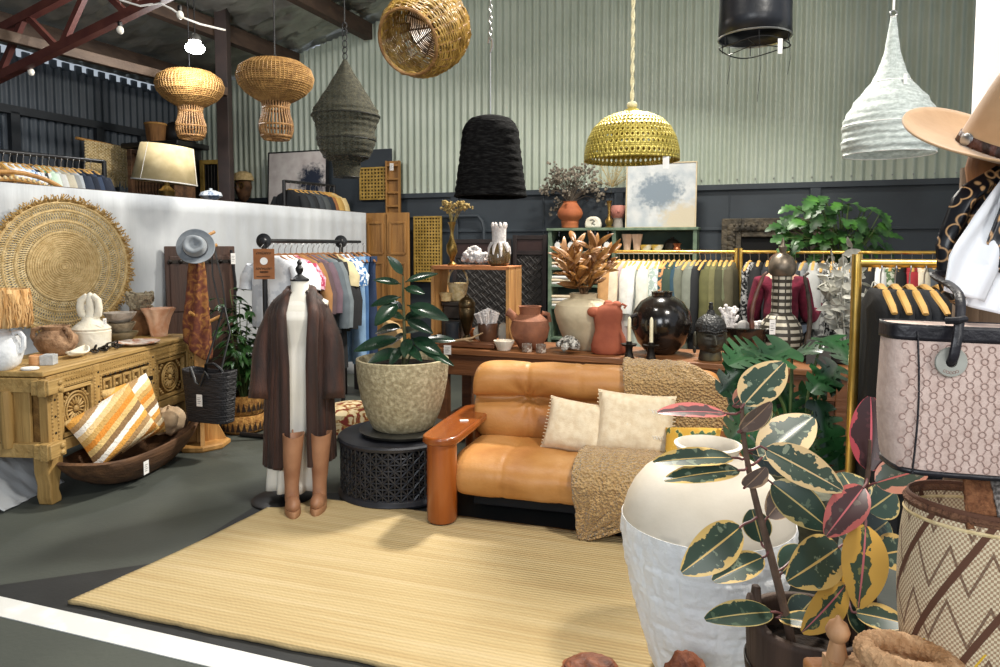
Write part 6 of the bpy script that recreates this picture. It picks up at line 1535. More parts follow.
# ================================================================== things on the raised deck behind the partition
random.seed(41)
q0 = curt(0, 0, -.45); ra, rb = on_line(-45, q0, CDN, 2.3), on_line(104, q0, CDN, 2.3); ra.z = rb.z = (at(0, 158, on_line(0, q0, CDN, 2.3).y).z+at(104, 167, rb.y).z)/2+.05
def dark_rack(name, label, pa, pb, zr, base, m_=None):
    t = thing(name, label, 'clothes rack', (pa.x, pa.y, base)); d = V((pb.x-pa.x, pb.y-pa.y, 0)); n = V((-d.y, d.x, 0)).normalized()*.22; h = zr-base
    m = MB(); m.tube([(0, 0, h), d+V((0, 0, h))], .018, 10); m.build('rail', MATS['black'], t)
    for e in (V((0, 0, 0)), d):
        m = MB(); m.tube([e+V((0, 0, .02)), e+V((0, 0, h+.01))], .02, 10); m.build('upright', MATS['black'], t)
        m = MB(); m.tube([e-n+V((0, 0, .018)), e+n+V((0, 0, .018))], .018, 8); m.build('foot', MATS['black'], t)
    return t
dark_rack('clothes_rack', 'black clothes rack of shirts on the deck behind the partition at far left', ra, rb, ra.z, DZ)
g4 = [('shirt', 'tan', C('#8a6a40')), ('blouse', 'caramel', C('#9a7440')), ('shirt', 'brown', C('#70512f')), ('blouse', 'golden brown', C('#a5803f')), ('shirt', 'white', C('#dfe3e6')), ('shirt', 'chalk white', C('#e3e5e6')), ('shirt', 'pale blue', C('#b9cbdc')), ('shirt', 'blue checked', C('#4f74a8', '#dfe4ea', 24)), ('blouse', 'white and black printed', C('#dadcdc', '#22252a', 22)), ('blouse', 'green printed', C('#4f9a5c', '#dfe5dd', 16)), ('shirt', 'mint', C('#b6cdb9')),
      ('shirt', 'light grey', C('#b4b5b2')), ('shirt', 'oatmeal', C('#b8b09c')), ('shirt', 'grey marl', C('#8d8f8e')), ('shirt', 'silver', C('#a9adb0')), ('jacket', 'navy', C('#202a3c')), ('jacket', 'midnight blue', C('#171e2e')), ('jacket', 'dark denim', C('#28364e')), ('jacket', 'ink navy', C('#1a2233'))]
dd_ = (rb-ra).normalized()
rail_of(g4, ra+dd_*.1, rb-dd_*.1, math.atan2(CN.y, CN.x), .1, 'far left black rack', 'clothes on the black rack at far left')
# rattan bedhead in front
p = on_line(14, curt(0, 0, -.13), CDN, 1.9); p.z = DZ
t = thing('rattan_headboard', 'curved golden rattan bedhead peeping over the white partition at far left', 'headboard', (p.x, p.y, DZ), math.atan2(CDN.y, CDN.x))
hz = at(14, 172, p.y).z-DZ
for rr_ in (.0, .07, .14):
    m = MB(); m.tube([((.55-rr_)*math.cos(PI*k/20), 0, hz-.42+(.42-rr_*.8)*math.sin(PI*k/20)) for k in range(21)], .018, 8); m.build('bent_cane', MATS['blond'], t)
m = MB(); 
for k in range(40): a = PI*k/39; m.ell((.50*math.cos(a), -.012, hz-.42+.375*math.sin(a)), .016, 6, 5)
m.build('cane_beading', MATS['raffia2'], t)
for s in (-1, 1):
    m = MB(); m.tube([(s*.53, 0, 0), (s*.53, 0, hz-.40)], .02, 8); m.build('post', MATS['blond'], t)
# macrame hanging
a, b = at(82, 139, 7.9), at(131, 147, 8.6); u_ = V((b.x-a.x, b.y-a.y, 0)); mw = u_.length; zt = a.z; hh = a.z-at(100, 186, 8.1).z
t = thing('macrame_hanging', 'knotted cream macrame hanging on a dowel before the dark blue side wall', 'wall hanging', (a.x, a.y, zt), math.atan2(u_.y, u_.x))
m = MB(); m.tube([(-.08, 0, 0), (mw+.08, 0, -.02)], .016, 8); m.build('dowel', MATS['blond'], t)
m = MB(); nx, nz3 = 13, 12
for i in range(nx):
    for j in range(nz3):
        x0, x1 = mw*(.03+.94*i/nx), mw*(.03+.94*(i+1)/nx); z0, z1 = -.01-hh*.8*j/nz3, -.01-hh*.8*(j+1)/nz3
        o2 = .5*(j % 2)*(x1-x0)
        m.tube([(x0+o2*0, -.01, z0), ((x0+x1)/2, -.025, (z0+z1)/2), (x1, -.01, z1)], .011, 4, cap=False); m.tube([(x1, -.01, z0), ((x0+x1)/2, -.02, (z0+z1)/2), (x0, -.01, z1)], .011, 4, cap=False); m.ell(((x0+x1)/2, -.022, (z0+z1)/2), .017, 5, 4)
for i in range(40): x = mw*(.03+.94*i/39); m.tube([(x, -.01, -hh*.8), (x+random.uniform(-.02, .02), -.015, -hh*(.9+.1*random.random()))], .008, 4)
m.build('knotted_cord', MATS['raffia2'], t)
# dark cabinet, trunk lid, basket on it
c = at(166, 165, 8.3)
t = thing('black_cabinet', 'black carved cabinet behind the cream lampshade on the deck', 'cabinet', (c.x, c.y, DZ), -.35)
ct = at(166, 143, 8.2).z-DZ
m = MB(); m.box((0, 0, ct/2-.03), (.68, .4, ct-.06)); m.build('carcass', mat('black lacquer', '#141312', '#1e1c1a', scale=5, rough=.5), t, bevel=.006)
m = MB(); m.box((0, 0, ct-.03), (.84, .5, .06)); m.build('top', mat('black lacquer', '#141312'), t, bevel=.01)
for k in range(2):
    m = MB(); m.box((-.16+.32*k, -.205, ct/2), (.29, .02, ct-.25)); dr_ = m.build('cabinet_door', mat('dark walnut', '#2a1d14', '#3b2a1e', scale=5, rough=.5), t, bevel=.004)
    m = MB(); m.ell((-.03+.06*k, -.225, ct/2), .014, 8, 6); m.build('knob', MATS['oldbrass'], dr_)
p = at(156, 142, 8.2)
t = thing('log_basket', 'tapered brown bark basket on top of the black cabinet', 'basket', (p.x, p.y, DZ+ct)); m = MB(); m.lathe([(.085, 0), (.095, .01), (.115, .21), (.12, .225), (.105, .225), (.09, .03)], 32); m.build('bark_wall', mat('bark', '#6b4624', '#96693a', scale=8, stretch=(3, 3, .4), rough=.8, bump=.4), t); m = MB(); m.lathe([(.118, .2), (.124, .21), (.118, .225)], 32, cap=False); m.build('rim_binding', MATS['blond'], t)
p = at(176, 141, 8.35); m = MB(); m.ell((0, 0, .13), (.16, .12, .14), 16, 10); tag(m.build('black_bowl', mat('black lacquer', '#141312'), loc=(p.x, p.y, DZ+ct)), 'rounded black lidded pot beside the bark basket on the cabinet', 'pot')
# brown timber cabinet post and slatted chest
p = at(133, 170, 7.7); m = MB()
tt = thing('slatted_cabinet', 'brown timber cabinet with dark slots between macrame and lampshade', 'cabinet', (p.x+.25, p.y+.12, DZ), -.35); hc = at(133, 148, 7.7).z-DZ
for x in (-.30, .30):
    m = MB(); m.box((x, 0, hc/2), (.06, .3, hc)); m.build('post', MATS['oldwood'], tt, bevel=.004)
for z in (hc-.03, hc-.28, hc-.56, .05):
    m = MB(); m.box((0, 0, z), (.54, .28, .04)); m.build('shelf_board', MATS['oldwood'], tt, bevel=.004)
m = MB()
for k in range(12): m.box((-.25+k*.045, -.1, hc-.42), (.014, .02, .24))
m.build('slats', MATS['oldwood'], tt)
# big lampshade
p = at(166, 165, 6.9)
t = thing('big_lampshade_lamp', 'lamp with big tilted cream drum shade behind the white partition', 'lamp', (p.x, p.y, DZ))
zb, zt = at(166, 183, 6.9).z-DZ, at(166, 146, 6.9).z-DZ
M_ = T(0, 0, (zb+zt)/2) @ R(.10, 'Y') @ T(0, 0, -(zb+zt)/2)
m = MB(); m.lathe([(.295, zb), (.235, zt)], 56, cap=False, M=M_); sh = m.build('lamp_shade', mat('parchment shade', '#b7a478', '#cdbb90', scale=9, rough=.85), t, solid=.005)
m = MB()
for k in range(3): a = 2*PI*k/3-1.9; m.tube([M_ @ V((.297*math.cos(a), .297*math.sin(a), zb)), M_ @ V((.237*math.cos(a), .237*math.sin(a), zt))], .003, 4)
m.lathe([(.297, zb), (.299, zb+.012)], 56, cap=False, M=M_); m.build('shade_seams', MATS['card'], sh)
m = MB(); m.lathe([(.1, 0), (.11, .02), (.03, .05), (.03, zb-.25), (.07, zb-.14), (.08, zb-.08), (.03, zb-.03), (.015, zb+.1)], 28); m.build('brass_base', MATS['oldbrass'], t)
# ochre barred cabinet
a, b = at(199, 160, 8.3), at(224, 192, 8.3); w_ = b.x-a.x; h_ = a.z-DZ
t = thing('barred_cupboard', 'small ochre cupboard with arched dark barred front beside the steel post', 'cupboard', ((a.x+b.x)/2, a.y, DZ), -.2)
m = MB(); m.box((0, .12, h_/2), (w_-.04, .2, h_-.04)); m.build('carcass', mat('dark interior', '#0e0d0c'), t)
for s in (-1, 1):
    m = MB(); m.box((s*(w_/2-.025), 0, h_/2), (.05, .04, h_)); m.build('stile', MATS['ochre'], t, bevel=.004)
for z in (h_-.025, h_-.45, .05):
    m = MB(); m.box((0, 0, z), (w_-.1, .04, .05)); m.build('rail', MATS['ochre'], t, bevel=.004)
for k in range(5):
    m = MB(); m.tube([(-.08+.04*k, .0, .05), (-.08+.04*k, .0, h_-.04)], .007, 6); m.build('bar', MATS['irondark'], t)
p = at(211, 196, 7.3); t = thing('china_dish', 'white and blue patterned china bowl on the partition ledge by the steel post', 'bowl', (p.x, p.y, p.z-.05))
m = MB(); m.lathe([(.05, 0), (.06, .01), (.115, .05), (.10, .085), (.05, .105), (.012, .11), (.018, .125), (.003, .13)], 32); m.build('covered_bowl', mat('blue china', '#dfe5ea', '#6a7f9c', scale=14, rough=.25, lo=.5, hi=.6), t)
m = MB(); m.lathe([(.07, DZ-p.z+.05), (.06, -.01), (.09, 0)], 16); m.build('pedestal', MATS['oldwood'], t)
# carved head
p = at(247, 179, 8.9); t = thing('carved_mask', 'dark carved mask with straw cap hung on the charcoal wall behind the partition', 'mask', p, -TH)
m = MB(); m.ell((0, 0, -.05), (.13, .09, .2), 20, 14, fn=lambda d: 1-.12*abs(d.x)*(d.z < 0)); m.ell((0, -.1, -.06), (.025, .04, .06), 10, 8); m.build('face', MATS['oldwood'], t)
for s in (-1, 1): m = MB(); m.tube([(s*.055+.035*math.cos(2*PI*k/14), -.1, -.02+.035*math.sin(2*PI*k/14)) for k in range(14)], .008, 6, closed=True); m.build('eye_ring', MATS['oldbrass'], t)
m = MB(); m.lathe([(.155, .05), (.15, .09), (.12, .15), (.06, .175), (.003, .18)], 28, squash=(1, .8)); m.build('straw_cap', MATS['raffia'], t)
wc_ = wall_col(247, .05, 2); t.location = (wc_.x, wc_.y-.12, p.z)
# big canvas
c = wall_col(297, .2, 2.2); a, b = at(266, 152, c.y), at(331, 210, c.y); cw_ = (b.x-a.x)/math.cos(TH); chh = a.z-DZ
MATS['canvas2'] = mat('stained canvas', '#cbbfba', rough=.85)
canvas_nodes(MATS['canvas2'], ('#bfb3b0', '#dcd5d0'), '#222a3c', '#5f7fa6', (.24, chh*.25, .22, .24), (.26, chh*.02, .12, .12))
t = thing('large_canvas', 'large off-white abstract canvas with a dark blue blot behind the partition', 'painting', (c.x, c.y, DZ+chh/2), rot=(math.radians(-3), 0, -TH))
m = MB(); m.box((0, 0, 0), (cw_, .04, chh)); m.build('canvas', MATS['canvas2'], t, bevel=.003)
m = MB(); m.box((0, .0, chh/2+.008), (cw_+.03, .05, .016)); m.box((-cw_/2-.008, 0, 0), (.016, .05, chh)); m.box((cw_/2+.008, 0, 0), (.016, .05, chh)); m.build('thin_frame', MATS['black'], t)
# second rack on the deck
q0 = curt(0, 0, -.46); ra, rb = on_line(284, q0, CDN, 2.2), on_line(334, q0, CDN, 2.2); ra.z = rb.z = (at(284, 180, ra.y).z+at(334, 187, rb.y).z)/2
dark_rack('clothes_rack', 'black clothes rack of dark jackets on the deck before the big canvas', ra, rb, ra.z, DZ)
g5 = [('jacket', 'black leather', C('#141619')), ('jacket', 'charcoal', C('#24282c')), ('jacket', 'black', C('#17191c')), ('jacket', 'dark grey', C('#33373b')), ('jacket', 'grey leather', C('#3f4344')), ('jacket', 'ink blue', C('#1b222b')), ('shirt', 'rust', C('#8a5a34')), ('jacket', 'ochre', C('#a88646')), ('jacket', 'beige', C('#b7a273'))]
dd_ = (rb-ra).normalized(); rail_of(g5, ra+dd_*.05, rb-dd_*.04, math.atan2(CN.y, CN.x), .08, 'black rack before big canvas', 'clothes on the black rack before the big canvas')
# low table and parcels behind the planter
p = floorp(368, 400); t = thing('low_bench', 'low dark bench behind the stone planter', 'bench', (p.x+.05, p.y+.3, 0), KA)
m = MB(); m.box((0, 0, .42), (.75, .35, .035)); m.build('bench_top', MATS['darkscreen'], t, bevel=.004)
for x in (-.33, .33):
    for y in (-.13, .13): m = MB(); m.box((x, y, .2), (.05, .05, .40)); m.build('leg', MATS['darkscreen'], t)
q = t.matrix_basis @ V((-.12, 0, .4385)); m = MB(); m.box((0, 0, .085), (.3, .22, .17)); m.box((0, 0, .15), (.305, .225, .012)); tag(m.build('wooden_chest_box', mat('orange box wood', '#8a4524', '#a85c34', scale=5, rough=.5), loc=q, rz=KA, bevel=.005), 'small orange brown wooden box on the low bench behind the planter', 'box')
q = t.matrix_basis @ V((.19, .02, .4385)); m = MB(); m.prism([(-.13, 0), (.13, 0), (.15, .12), (.06, .30), (-.05, .34), (-.15, .18)], .11, R(PI/2, 'X')); tag(m.build('paper_parcel', mat('kraft paper', '#b08f62', '#c7a878', scale=6, rough=.85, bump=.2), loc=q, rz=KA, bevel=.01), 'crumpled kraft paper parcel behind the rubber plant', 'parcel')
# ================================================================== near gold rack
random.seed(51)
NR0 = V((colx(857, 2.75, 1.48), 2.75, 0)); nd = V((.954, -.3, 0)); NR1 = NR0+nd*1.15
gold_rack('clothes_rack', 'shiny gold clothes rack of black clothes in the right foreground behind the handbag', NR0, NR1, 1.478, r=.0165)
g6 = [('dress', 'black velvet', C('#0e0f12')), ('dress', 'matt black', C('#131416')), ('dress', 'black satin', C('#15171b')), ('dress', 'charcoal', C('#202328')), ('coat', 'ink black', C('#0d0e11')), ('dress', 'dark navy', C('#161a22')), ('jacket', 'black', C('#141517')), ('dress', 'soot black', C('#1a1b1e'))]
rail_of(g6, NR0+nd*.06+V((0, 0, 1.478)), NR0+nd*.46+V((0, 0, 1.478)), math.atan2(-.97, -.22), .07, 'near gold rack behind handbag', 'clothes on the near gold rack', 0)
# ================================================================== hat post with hat, scarf, bag and basket
MATS['weathered'] = wood('weathered log', '#5c4938', '#8f7760', 'z', 5, .85, .5)
MATS['orangewood'] = wood('orange timber', '#7d4a24', '#a9703c', 'z', 5, .6, .3)
lp = at(985, 300, 1.55)
t = thing('display_post', 'rugged weathered timber post carrying hat, scarf, handbag and basket at far right', 'post', (lp.x, 1.55, 0))
m = MB(); m.lathe([(.075, 0), (.07, .3), (.066, .9), (.058, 1.5), (.055, 1.72)], 20, wob=lambda a, z: 1+.08*nz(math.cos(a)*3, math.sin(a)*3, z*3)); m.build('log', MATS['weathered'], t, ang=60)
m = MB(); m.lathe([(.04, 1.50), (.056, 1.54), (.056, 1.60), (.05, 1.63), (.062, 1.67), (.068, 1.71), (.06, 1.75), (.03, 1.77)], 22, c=(colx(1010, 1.44, 1.8)-lp.x, -.10, 0)); m.build('wooden_head', MATS['orangewood'], t)
m = MB(); m.box((.12, -.02, .92), (.30, .10, .2)); m.box((.12, -.075, .95), (.28, .02, .03)); m.build('cross_plank', MATS['orangewood'], t, bevel=.012)
for dx, dz in ((.03, .99), (.09, .89)):
    m = MB(); M_ = T(dx, -.07, dz) @ R(PI/2, 'X'); m.lathe([(.012, 0), (.012, .06), (.024, .075), (.026, .095), (.012, .11), (.002, .112)], 16, M=M_); m.build('peg', MATS['hangerwood'], t)
m = MB(); m.tube([(-.0, -.05, 1.15), (-.01, -.16, 1.17), (-.0, -.30, 1.20)], .012, 8); m.tube([(.20, -.05, 1.15), (.2, -.16, 1.17), (.2, -.30, 1.20)], .012, 8); m.box((.1, -.04, 1.15), (.26, .06, .05)); m.build('iron_arm', MATS['irondark'], t)
m = MB(); m.lathe([(.22, 0), (.22, .03), (.1, .05)], 24); m.build('foot', MATS['weathered'], t)
# tan felt hat
MATS['tanfelt'] = mat('tan felt', '#ad8963', '#c09c76', scale=10, rough=.95, sheen=.25, bump=.05, bscale=90)
MATS['braid'] = mat('brown braid', '#2a1712', '#4d2a20', scale=40, tex='wavex', rough=.6, bump=.6, bscale=60)
hc = at(1012, 155, 1.42)
h = fedora('felt_hat', 'wide brimmed tan felt hat with brown braided band on the timber post', MATS['tanfelt'], MATS['braid'], .215, (hc.x, hc.y, hc.z), (math.radians(26), math.radians(3), math.radians(16)), .135, ry=.98, band_h=.022, cr=.47, rim=.014)
m = MB(); m.lathe([(.001, 0), (.012, 0), (.014, .004), (.009, .007), (.001, .007)], 14, M=T(-.100, .022, .014) @ R(-PI/2, 'Y')); m.ell((-.106, .022, .014), (.004, .013, .012), 10, 6); m.build('silver_concho', MATS['steel'], h)
# silk scarf
MATS['chainprint'] = mat('black and gold print', '#0c0d14', '#0c0d14', scale=34, tex='voronoi', rough=.35, lo=.40, hi=.56, c3='#d0a270')
MATS['whitesilk'] = mat('white silk', '#e2e3e8', '#f2f2f4', scale=3, rough=.35, bump=.15, bscale=5, sheen=.2)
sc0 = at(1000, 178, 1.36)
s_ = thing('silk_scarf', 'black silk scarf with gold chain print and white ends knotted round the timber post', 'scarf', sc0)
def strip(cen, wid, n=30, nu=18, fold=.02, seed=0):
    cen = [at(*c)-sc0 for c in cen]
    def fn(u, v):
        k = v*(len(cen)-1); i = min(int(k), len(cen)-2); t_ = k-i
        t_ = t_*t_*(3-2*t_) if False else t_
        c = cen[i].lerp(cen[i+1], t_); d = (cen[i+1]-cen[i]).normalized(); sd = d.cross(V((0, 1, 0))).normalized()
        w = wid[i]*(1-t_)+wid[i+1]*t_; q = u-.5
        return c+sd*(w*q)+V((0, fold*math.sin(q*9+seed+v*2)*min(1, v*3+.2)-.01*abs(q), 0))
    m = MB(); m.grid(fn, nu, n); return m
strip([(1003, 176, 1.36), (975, 205, 1.33), (958, 245, 1.32), (952, 285, 1.33), (955, 302, 1.34)], [.05, .085, .085, .06, .02], fold=.014).build('printed_end', MATS['chainprint'], s_, solid=.003)
strip([(1006, 186, 1.33), (988, 225, 1.28), (972, 262, 1.26), (962, 296, 1.26)], [.035, .07, .10, .085], fold=.008, seed=1).build('white_end', MATS['whitesilk'], s_, solid=.003)
strip([(1010, 200, 1.32), (1008, 240, 1.29), (1000, 280, 1.28), (990, 312, 1.28)], [.05, .09, .13, .11], fold=.012, seed=2).build('white_drape', MATS['whitesilk'], s_, solid=.003)
strip([(1020, 180, 1.31), (1014, 215, 1.27), (1004, 245, 1.265), (996, 272, 1.27)], [.05, .06, .06, .01], fold=.008, seed=4).build('printed_fold', MATS['chainprint'], s_, solid=.003)
m = MB(); m.ell((.02, -.01, 0), (.04, .035, .03), 16, 10); m.build('knot', MATS['chainprint'], s_)
def spl(pts, n=5):
    out = []
    for i in range(len(pts)-1):
        p0, p1, p2, p3 = pts[max(i-1, 0)], pts[i], pts[i+1], pts[min(i+2, len(pts)-1)]
        for k in range(n):
            t_ = k/n; out.append(.5*((2*p1)+(-p0+p2)*t_+(2*p0-5*p1+4*p2-p3)*t_*t_+(-p0+3*p1-3*p2+p3)*t_**3))
    return out+[pts[-1]]
# handbag
def spl_(pts, n=5): return [tuple(p) for p in spl([V(q) for q in pts], n)]
bc = at(988, 398, 1.22); BW, BH = .36, .255
hb = thing('handbag', 'pale pink ring patterned tote handbag with black leather trim hung on the timber post', 'handbag', (bc.x, bc.y, bc.z-BH/2), rot=(0, math.radians(1.5), math.radians(-9)))
MATS['bagcloth'] = mat('pink jacquard', '#c2a89c', '#d2baae', scale=60, rough=.8, bump=.2, bscale=220)
MATS['bagring'] = mat('taupe ring weave', '#9d8176', '#ab9086', scale=60, rough=.8)
MATS['bagleather'] = mat('black bag leather', '#17151a', '#232026', scale=18, rough=.42, bump=.15, bscale=60)
def bagf(x, z):                         # front surface y at x,z
    return -.055*(1-.25*(z/BH))-.012*math.sin(PI*min(1, max(0, z/BH)))*(1-(2*x/BW)**2)
m = MB(); m.cur = 0
rings = []
for k in range(15):
    z = BH*k/14; hw = BW/2*(.90+.10*min(1, z/BH*2.2)**.6); ring = []
    for i in range(64):
        a = 2*PI*i/64; c, s = math.cos(a), math.sin(a); x = hw*math.copysign(abs(c)**.35, c); y = .06*math.copysign(abs(s)**.5, s)*(1-.25*z/BH)
        ring.append((x, y-.008*math.sin(PI*z/BH)*(s < 0)*(1-(x/hw)**2), z+.0*c))
    rings.append(ring)
m.loops(rings); m.cur = 1
nx, nz_ = 15, 11
for i in range(nx):
    for j in range(nz_):
        x = -BW/2+.02+(BW-.04)*(i+.5*(j % 2))/(nx-.5); z = .014+(BH-.05)*j/(nz_-1)
        if abs(x) > BW/2*.90: continue
        yf = lambda x, z: -.06*(abs(1-min(1, abs(x)/(BW/2*.97))**5.7)**.5*.0+1)*(1-.25*z/BH)*max(.2, (1-min(1, abs(x)/(BW/2))**5.7))**.25-.008*math.sin(PI*z/BH)*(1-(x/(BW/2))**2)-.0006
        m.tube([(x+.0054*math.cos(2*PI*q/12), yf(x, z), z+.0054*math.sin(2*PI*q/12)) for q in range(12)], .0011, 4, closed=True)
        for sx, sz in ((1, 1), (-1, 1)):
            x2, z2 = x+sx*(BW-.04)/(nx-.5)*.5, z+(BH-.05)/(nz_-1)
            if z2 < BH-.03 and abs(x2) < BW/2*.92:
                pa_ = V((x, 0, z)).lerp(V((x2, 0, z2)), .32); pb_ = V((x, 0, z)).lerp(V((x2, 0, z2)), .68)
                m.tube([(pa_.x, yf(pa_.x, pa_.z), pa_.z), (pb_.x, yf(pb_.x, pb_.z), pb_.z)], .0009, 4)
m.build('bag_body', [MATS['bagcloth'], MATS['bagring']], hb, ang=60)
m = MB()
for z, e in ((BH-.024, 1.006), (BH-.01, 1.012), (BH+.004, 1.008)): pass
rg = [[(x*1.012, y*1.06, z+dz) for x, y, z in rings[-1]] for dz in (-.026, -.02, -.004, .002)]; m.loops(rg, cap=False); m.build('leather_band', MATS['bagleather'], hb, solid=.003)
m = MB(); rg = [[(x*1.012, y*1.05, z+dz) for x, y, z in rings[0]] for dz in (-.002, .007)]; m.loops(rg, cap=False); m.build('bottom_piping', MATS['bagleather'], hb, solid=.003)
m = MB(); m.tube([(-BW/2*.80-.006*math.sin(PI*k/12)*(-1), -.0625*(1-.25*k/12)*.985, BH*.96*k/12) for k in range(13)], .0018, 5); m.build('side_seam', MATS['bagleather'], hb)
for sx in (-1, 1):
    mx_ = -.095 if sx < 0 else .095; mz = BH-.058
    M_ = T(mx_, -.060, mz) @ R(PI/2, 'X')
    m = MB(); m.lathe([(.009, 0), (.0245, 0), (.026, .002), (.0245, .004), (.009, .004), (.009, 0)], 32, M=M_, cap=False); rgp = m.build('metal_grommet', mat('brushed nickel', '#b3b1a6', '#c9c7bb', scale=20, rough=.35, metal=.6), hb)
    m = MB()
    for k in range(5): a = -PI/2+(k-2)*.28; m.tube([(mx_+.018*math.cos(a)+.0022*math.cos(2*PI*q/8), -.0645, mz+.018*math.sin(a)+.0022*math.sin(2*PI*q/8)) for q in range(8)], .0005, 4, closed=True)
    m.build('stamped_marks', MATS['bagring'], rgp)
    for yy in (-1,):
        m = MB(); m.tube(spl_([(mx_, -.056, mz-.004), (mx_, -.069, mz+.01), (mx_+.004, -.068, BH-.015), (mx_+.016, -.045, BH+.04), (mx_+.022, -.005, BH+.065), (mx_-sx*.02, .07, BH+.085), (0, .11, BH+.09)]), .0085, 10, flat=.7); m.tube([(mx_-.014, -.064, BH+.012), (mx_, -.074, BH+.014), (mx_+.016, -.064, BH+.016)], .006, 8); m.build('handle', MATS['bagleather'], hb)
m = MB(); m.box((.052, -.085, BH-.095), (.062, .0015, .085)); o = m.build('price_tag', MATS['card'], hb)
# knotted straw basket bag
bk_c = at(990, 575, 1.28); zt_, zb_ = at(990, 500, 1.28).z, at(990, 652, 1.28).z; BHt = zt_-zb_
MATS['strawbag'] = mat('woven straw bag', '#d9c7a3', rough=.85)
def straw_nodes():
    m = MATS['strawbag']; nt = m.node_tree; N = nt.nodes; L = nt.links
    uv = N.new('ShaderNodeUVMap'); uv.uv_map = 'UVMap'; mp = N.new('ShaderNodeMapping'); mp.inputs['Scale'].default_value = (216, 62, 1); L.new(uv.outputs[0], mp.inputs[0])
    ck = N.new('ShaderNodeTexChecker'); ck.inputs['Scale'].default_value = 1; L.new(mp.outputs[0], ck.inputs['Vector'])
    sx = N.new('ShaderNodeSeparateXYZ'); L.new(uv.outputs[0], sx.inputs[0])
    def math_(op, a, b):
        n = N.new('ShaderNodeMath'); n.operation = op
        for i, q in enumerate((a, b)):
            if isinstance(q, (int, float)): n.inputs[i].default_value = q
            elif q is not None: L.new(q, n.inputs[i])
        return n.outputs[0]
    u, v = sx.outputs['X'], sx.outputs['Y']
    d = math_('ADD', math_('MULTIPLY', u, 9), math_('MULTIPLY', v, -1.7)); fr = math_('FRACT', d, None)
    band = math_('LESS_THAN', math_('ABSOLUTE', math_('SUBTRACT', fr, .5), None), .065)
    zz = math_('ABSOLUTE', math_('SUBTRACT', math_('FRACT', math_('MULTIPLY', u, 14), None), .5), None)
    zg = math_('LESS_THAN', math_('ABSOLUTE', math_('SUBTRACT', math_('FRACT', math_('ADD', math_('MULTIPLY', v, 3.2), math_('MULTIPLY', zz, 1.6)), None), .5), None), .06)
    edge = math_('MAXIMUM', math_('GREATER_THAN', v, .93), math_('LESS_THAN', v, .09))
    w1 = math_('SINE', math_('MULTIPLY', u, 900), None)
    mk = math_('MAXIMUM', math_('MAXIMUM', band, math_('MULTIPLY', zg, .8)), edge)
    mx1 = N.new('ShaderNodeMix'); mx1.data_type = 'RGBA'; mx1.inputs['A'].default_value = lin('#d8c8a8'); mx1.inputs['B'].default_value = lin('#8a6244'); L.new(math_('MULTIPLY', ck.outputs['Fac'], .75), mx1.inputs['Factor'])
    mx2 = N.new('ShaderNodeMix'); mx2.data_type = 'RGBA'; mx2.inputs['B'].default_value = lin('#5c3a28'); L.new(mk, mx2.inputs['Factor']); L.new(mx1.outputs['Result'], mx2.inputs['A'])
    yb = math_('MULTIPLY', math_('LESS_THAN', math_('ABSOLUTE', math_('SUBTRACT', fr, .72), None), .02), math_('LESS_THAN', v, .2))
    mx3 = N.new('ShaderNodeMix'); mx3.data_type = 'RGBA'; mx3.inputs['B'].default_value = lin('#d9b02c'); L.new(yb, mx3.inputs['Factor']); L.new(mx2.outputs['Result'], mx3.inputs['A'])
    L.new(mx3.outputs['Result'], N['Principled BSDF'].inputs['Base Color'])
    bn = N.new('ShaderNodeBump'); bn.inputs['Strength'].default_value = .7; bn.inputs['Distance'].default_value = .004; L.new(ck.outputs['Fac'], bn.inputs['Height']); L.new(bn.outputs[0], N['Principled BSDF'].inputs['Normal'])
straw_nodes()
sb = thing('straw_bag', 'cream and brown diagonal striped woven straw bag hanging below the handbag', 'bag', (bk_c.x, bk_c.y, zb_))
m = MB()
def sbf(u, v):
    a = 2*PI*u; w = .155*(.92+.12*math.sin(PI*min(1, v*.8+.1)))*(1 if v > .06 else .94); 
    return (w*math.cos(a), .11*(w/.155)*math.sin(a), BHt*v+.016*math.cos(a)*(v-.5)*-1.5)
m.grid(sbf, 120, 44, wrap=True)
# wrap-around uv: duplicate seam is behind
m.build('woven_body', MATS['strawbag'], sb, solid=.004)
for zz, w_ in ((.955, 1.0), (.06, .97), (.89, 1.01)):
    m = MB(); m.tube([tuple(V(sbf(i/80, zz))*1.0+V((0, 0, 0))) for i in range(80)], .0075 if zz != .89 else .004, 7, closed=True); m.build('plaited_edge', mat('brown plait', '#5c3a28', '#7d573e', scale=60, rough=.9, bump=.7, bscale=120) if zz != .89 else MATS['raffia2'], sb)
m = MB(); m.lathe([(.001, .012), (.145, .012)], 32, squash=(1, .7), cap=False); m.build('base', MATS['strawbag'], sb)
m = MB(); mm = .02
def strapf(u, v): return (-.075+.03*(u-.5)*2+.02*v, -.085+.06*v, BHt-.02+.16*v+.004*math.sin(v*40))
def strapf2(u, v): return (-.02+.03*(u-.5)*2+.0*v, -.095+.06*v, BHt-.03+.15*v+.004*math.sin(v*40+1))
m.grid(strapf, 6, 20); m.build('woven_strap', mat('rust strap', '#7a4a2c', '#a06a44', scale=90, rough=.9, bump=.8, bscale=160), sb, solid=.006)
m = MB(); m.grid(strapf2, 6, 20); m.build('woven_strap', mat('grey strap', '#5b5450', '#a39a93', scale=110, tex='voronoi', rough=.9, bump=.8, bscale=160), sb, solid=.006)
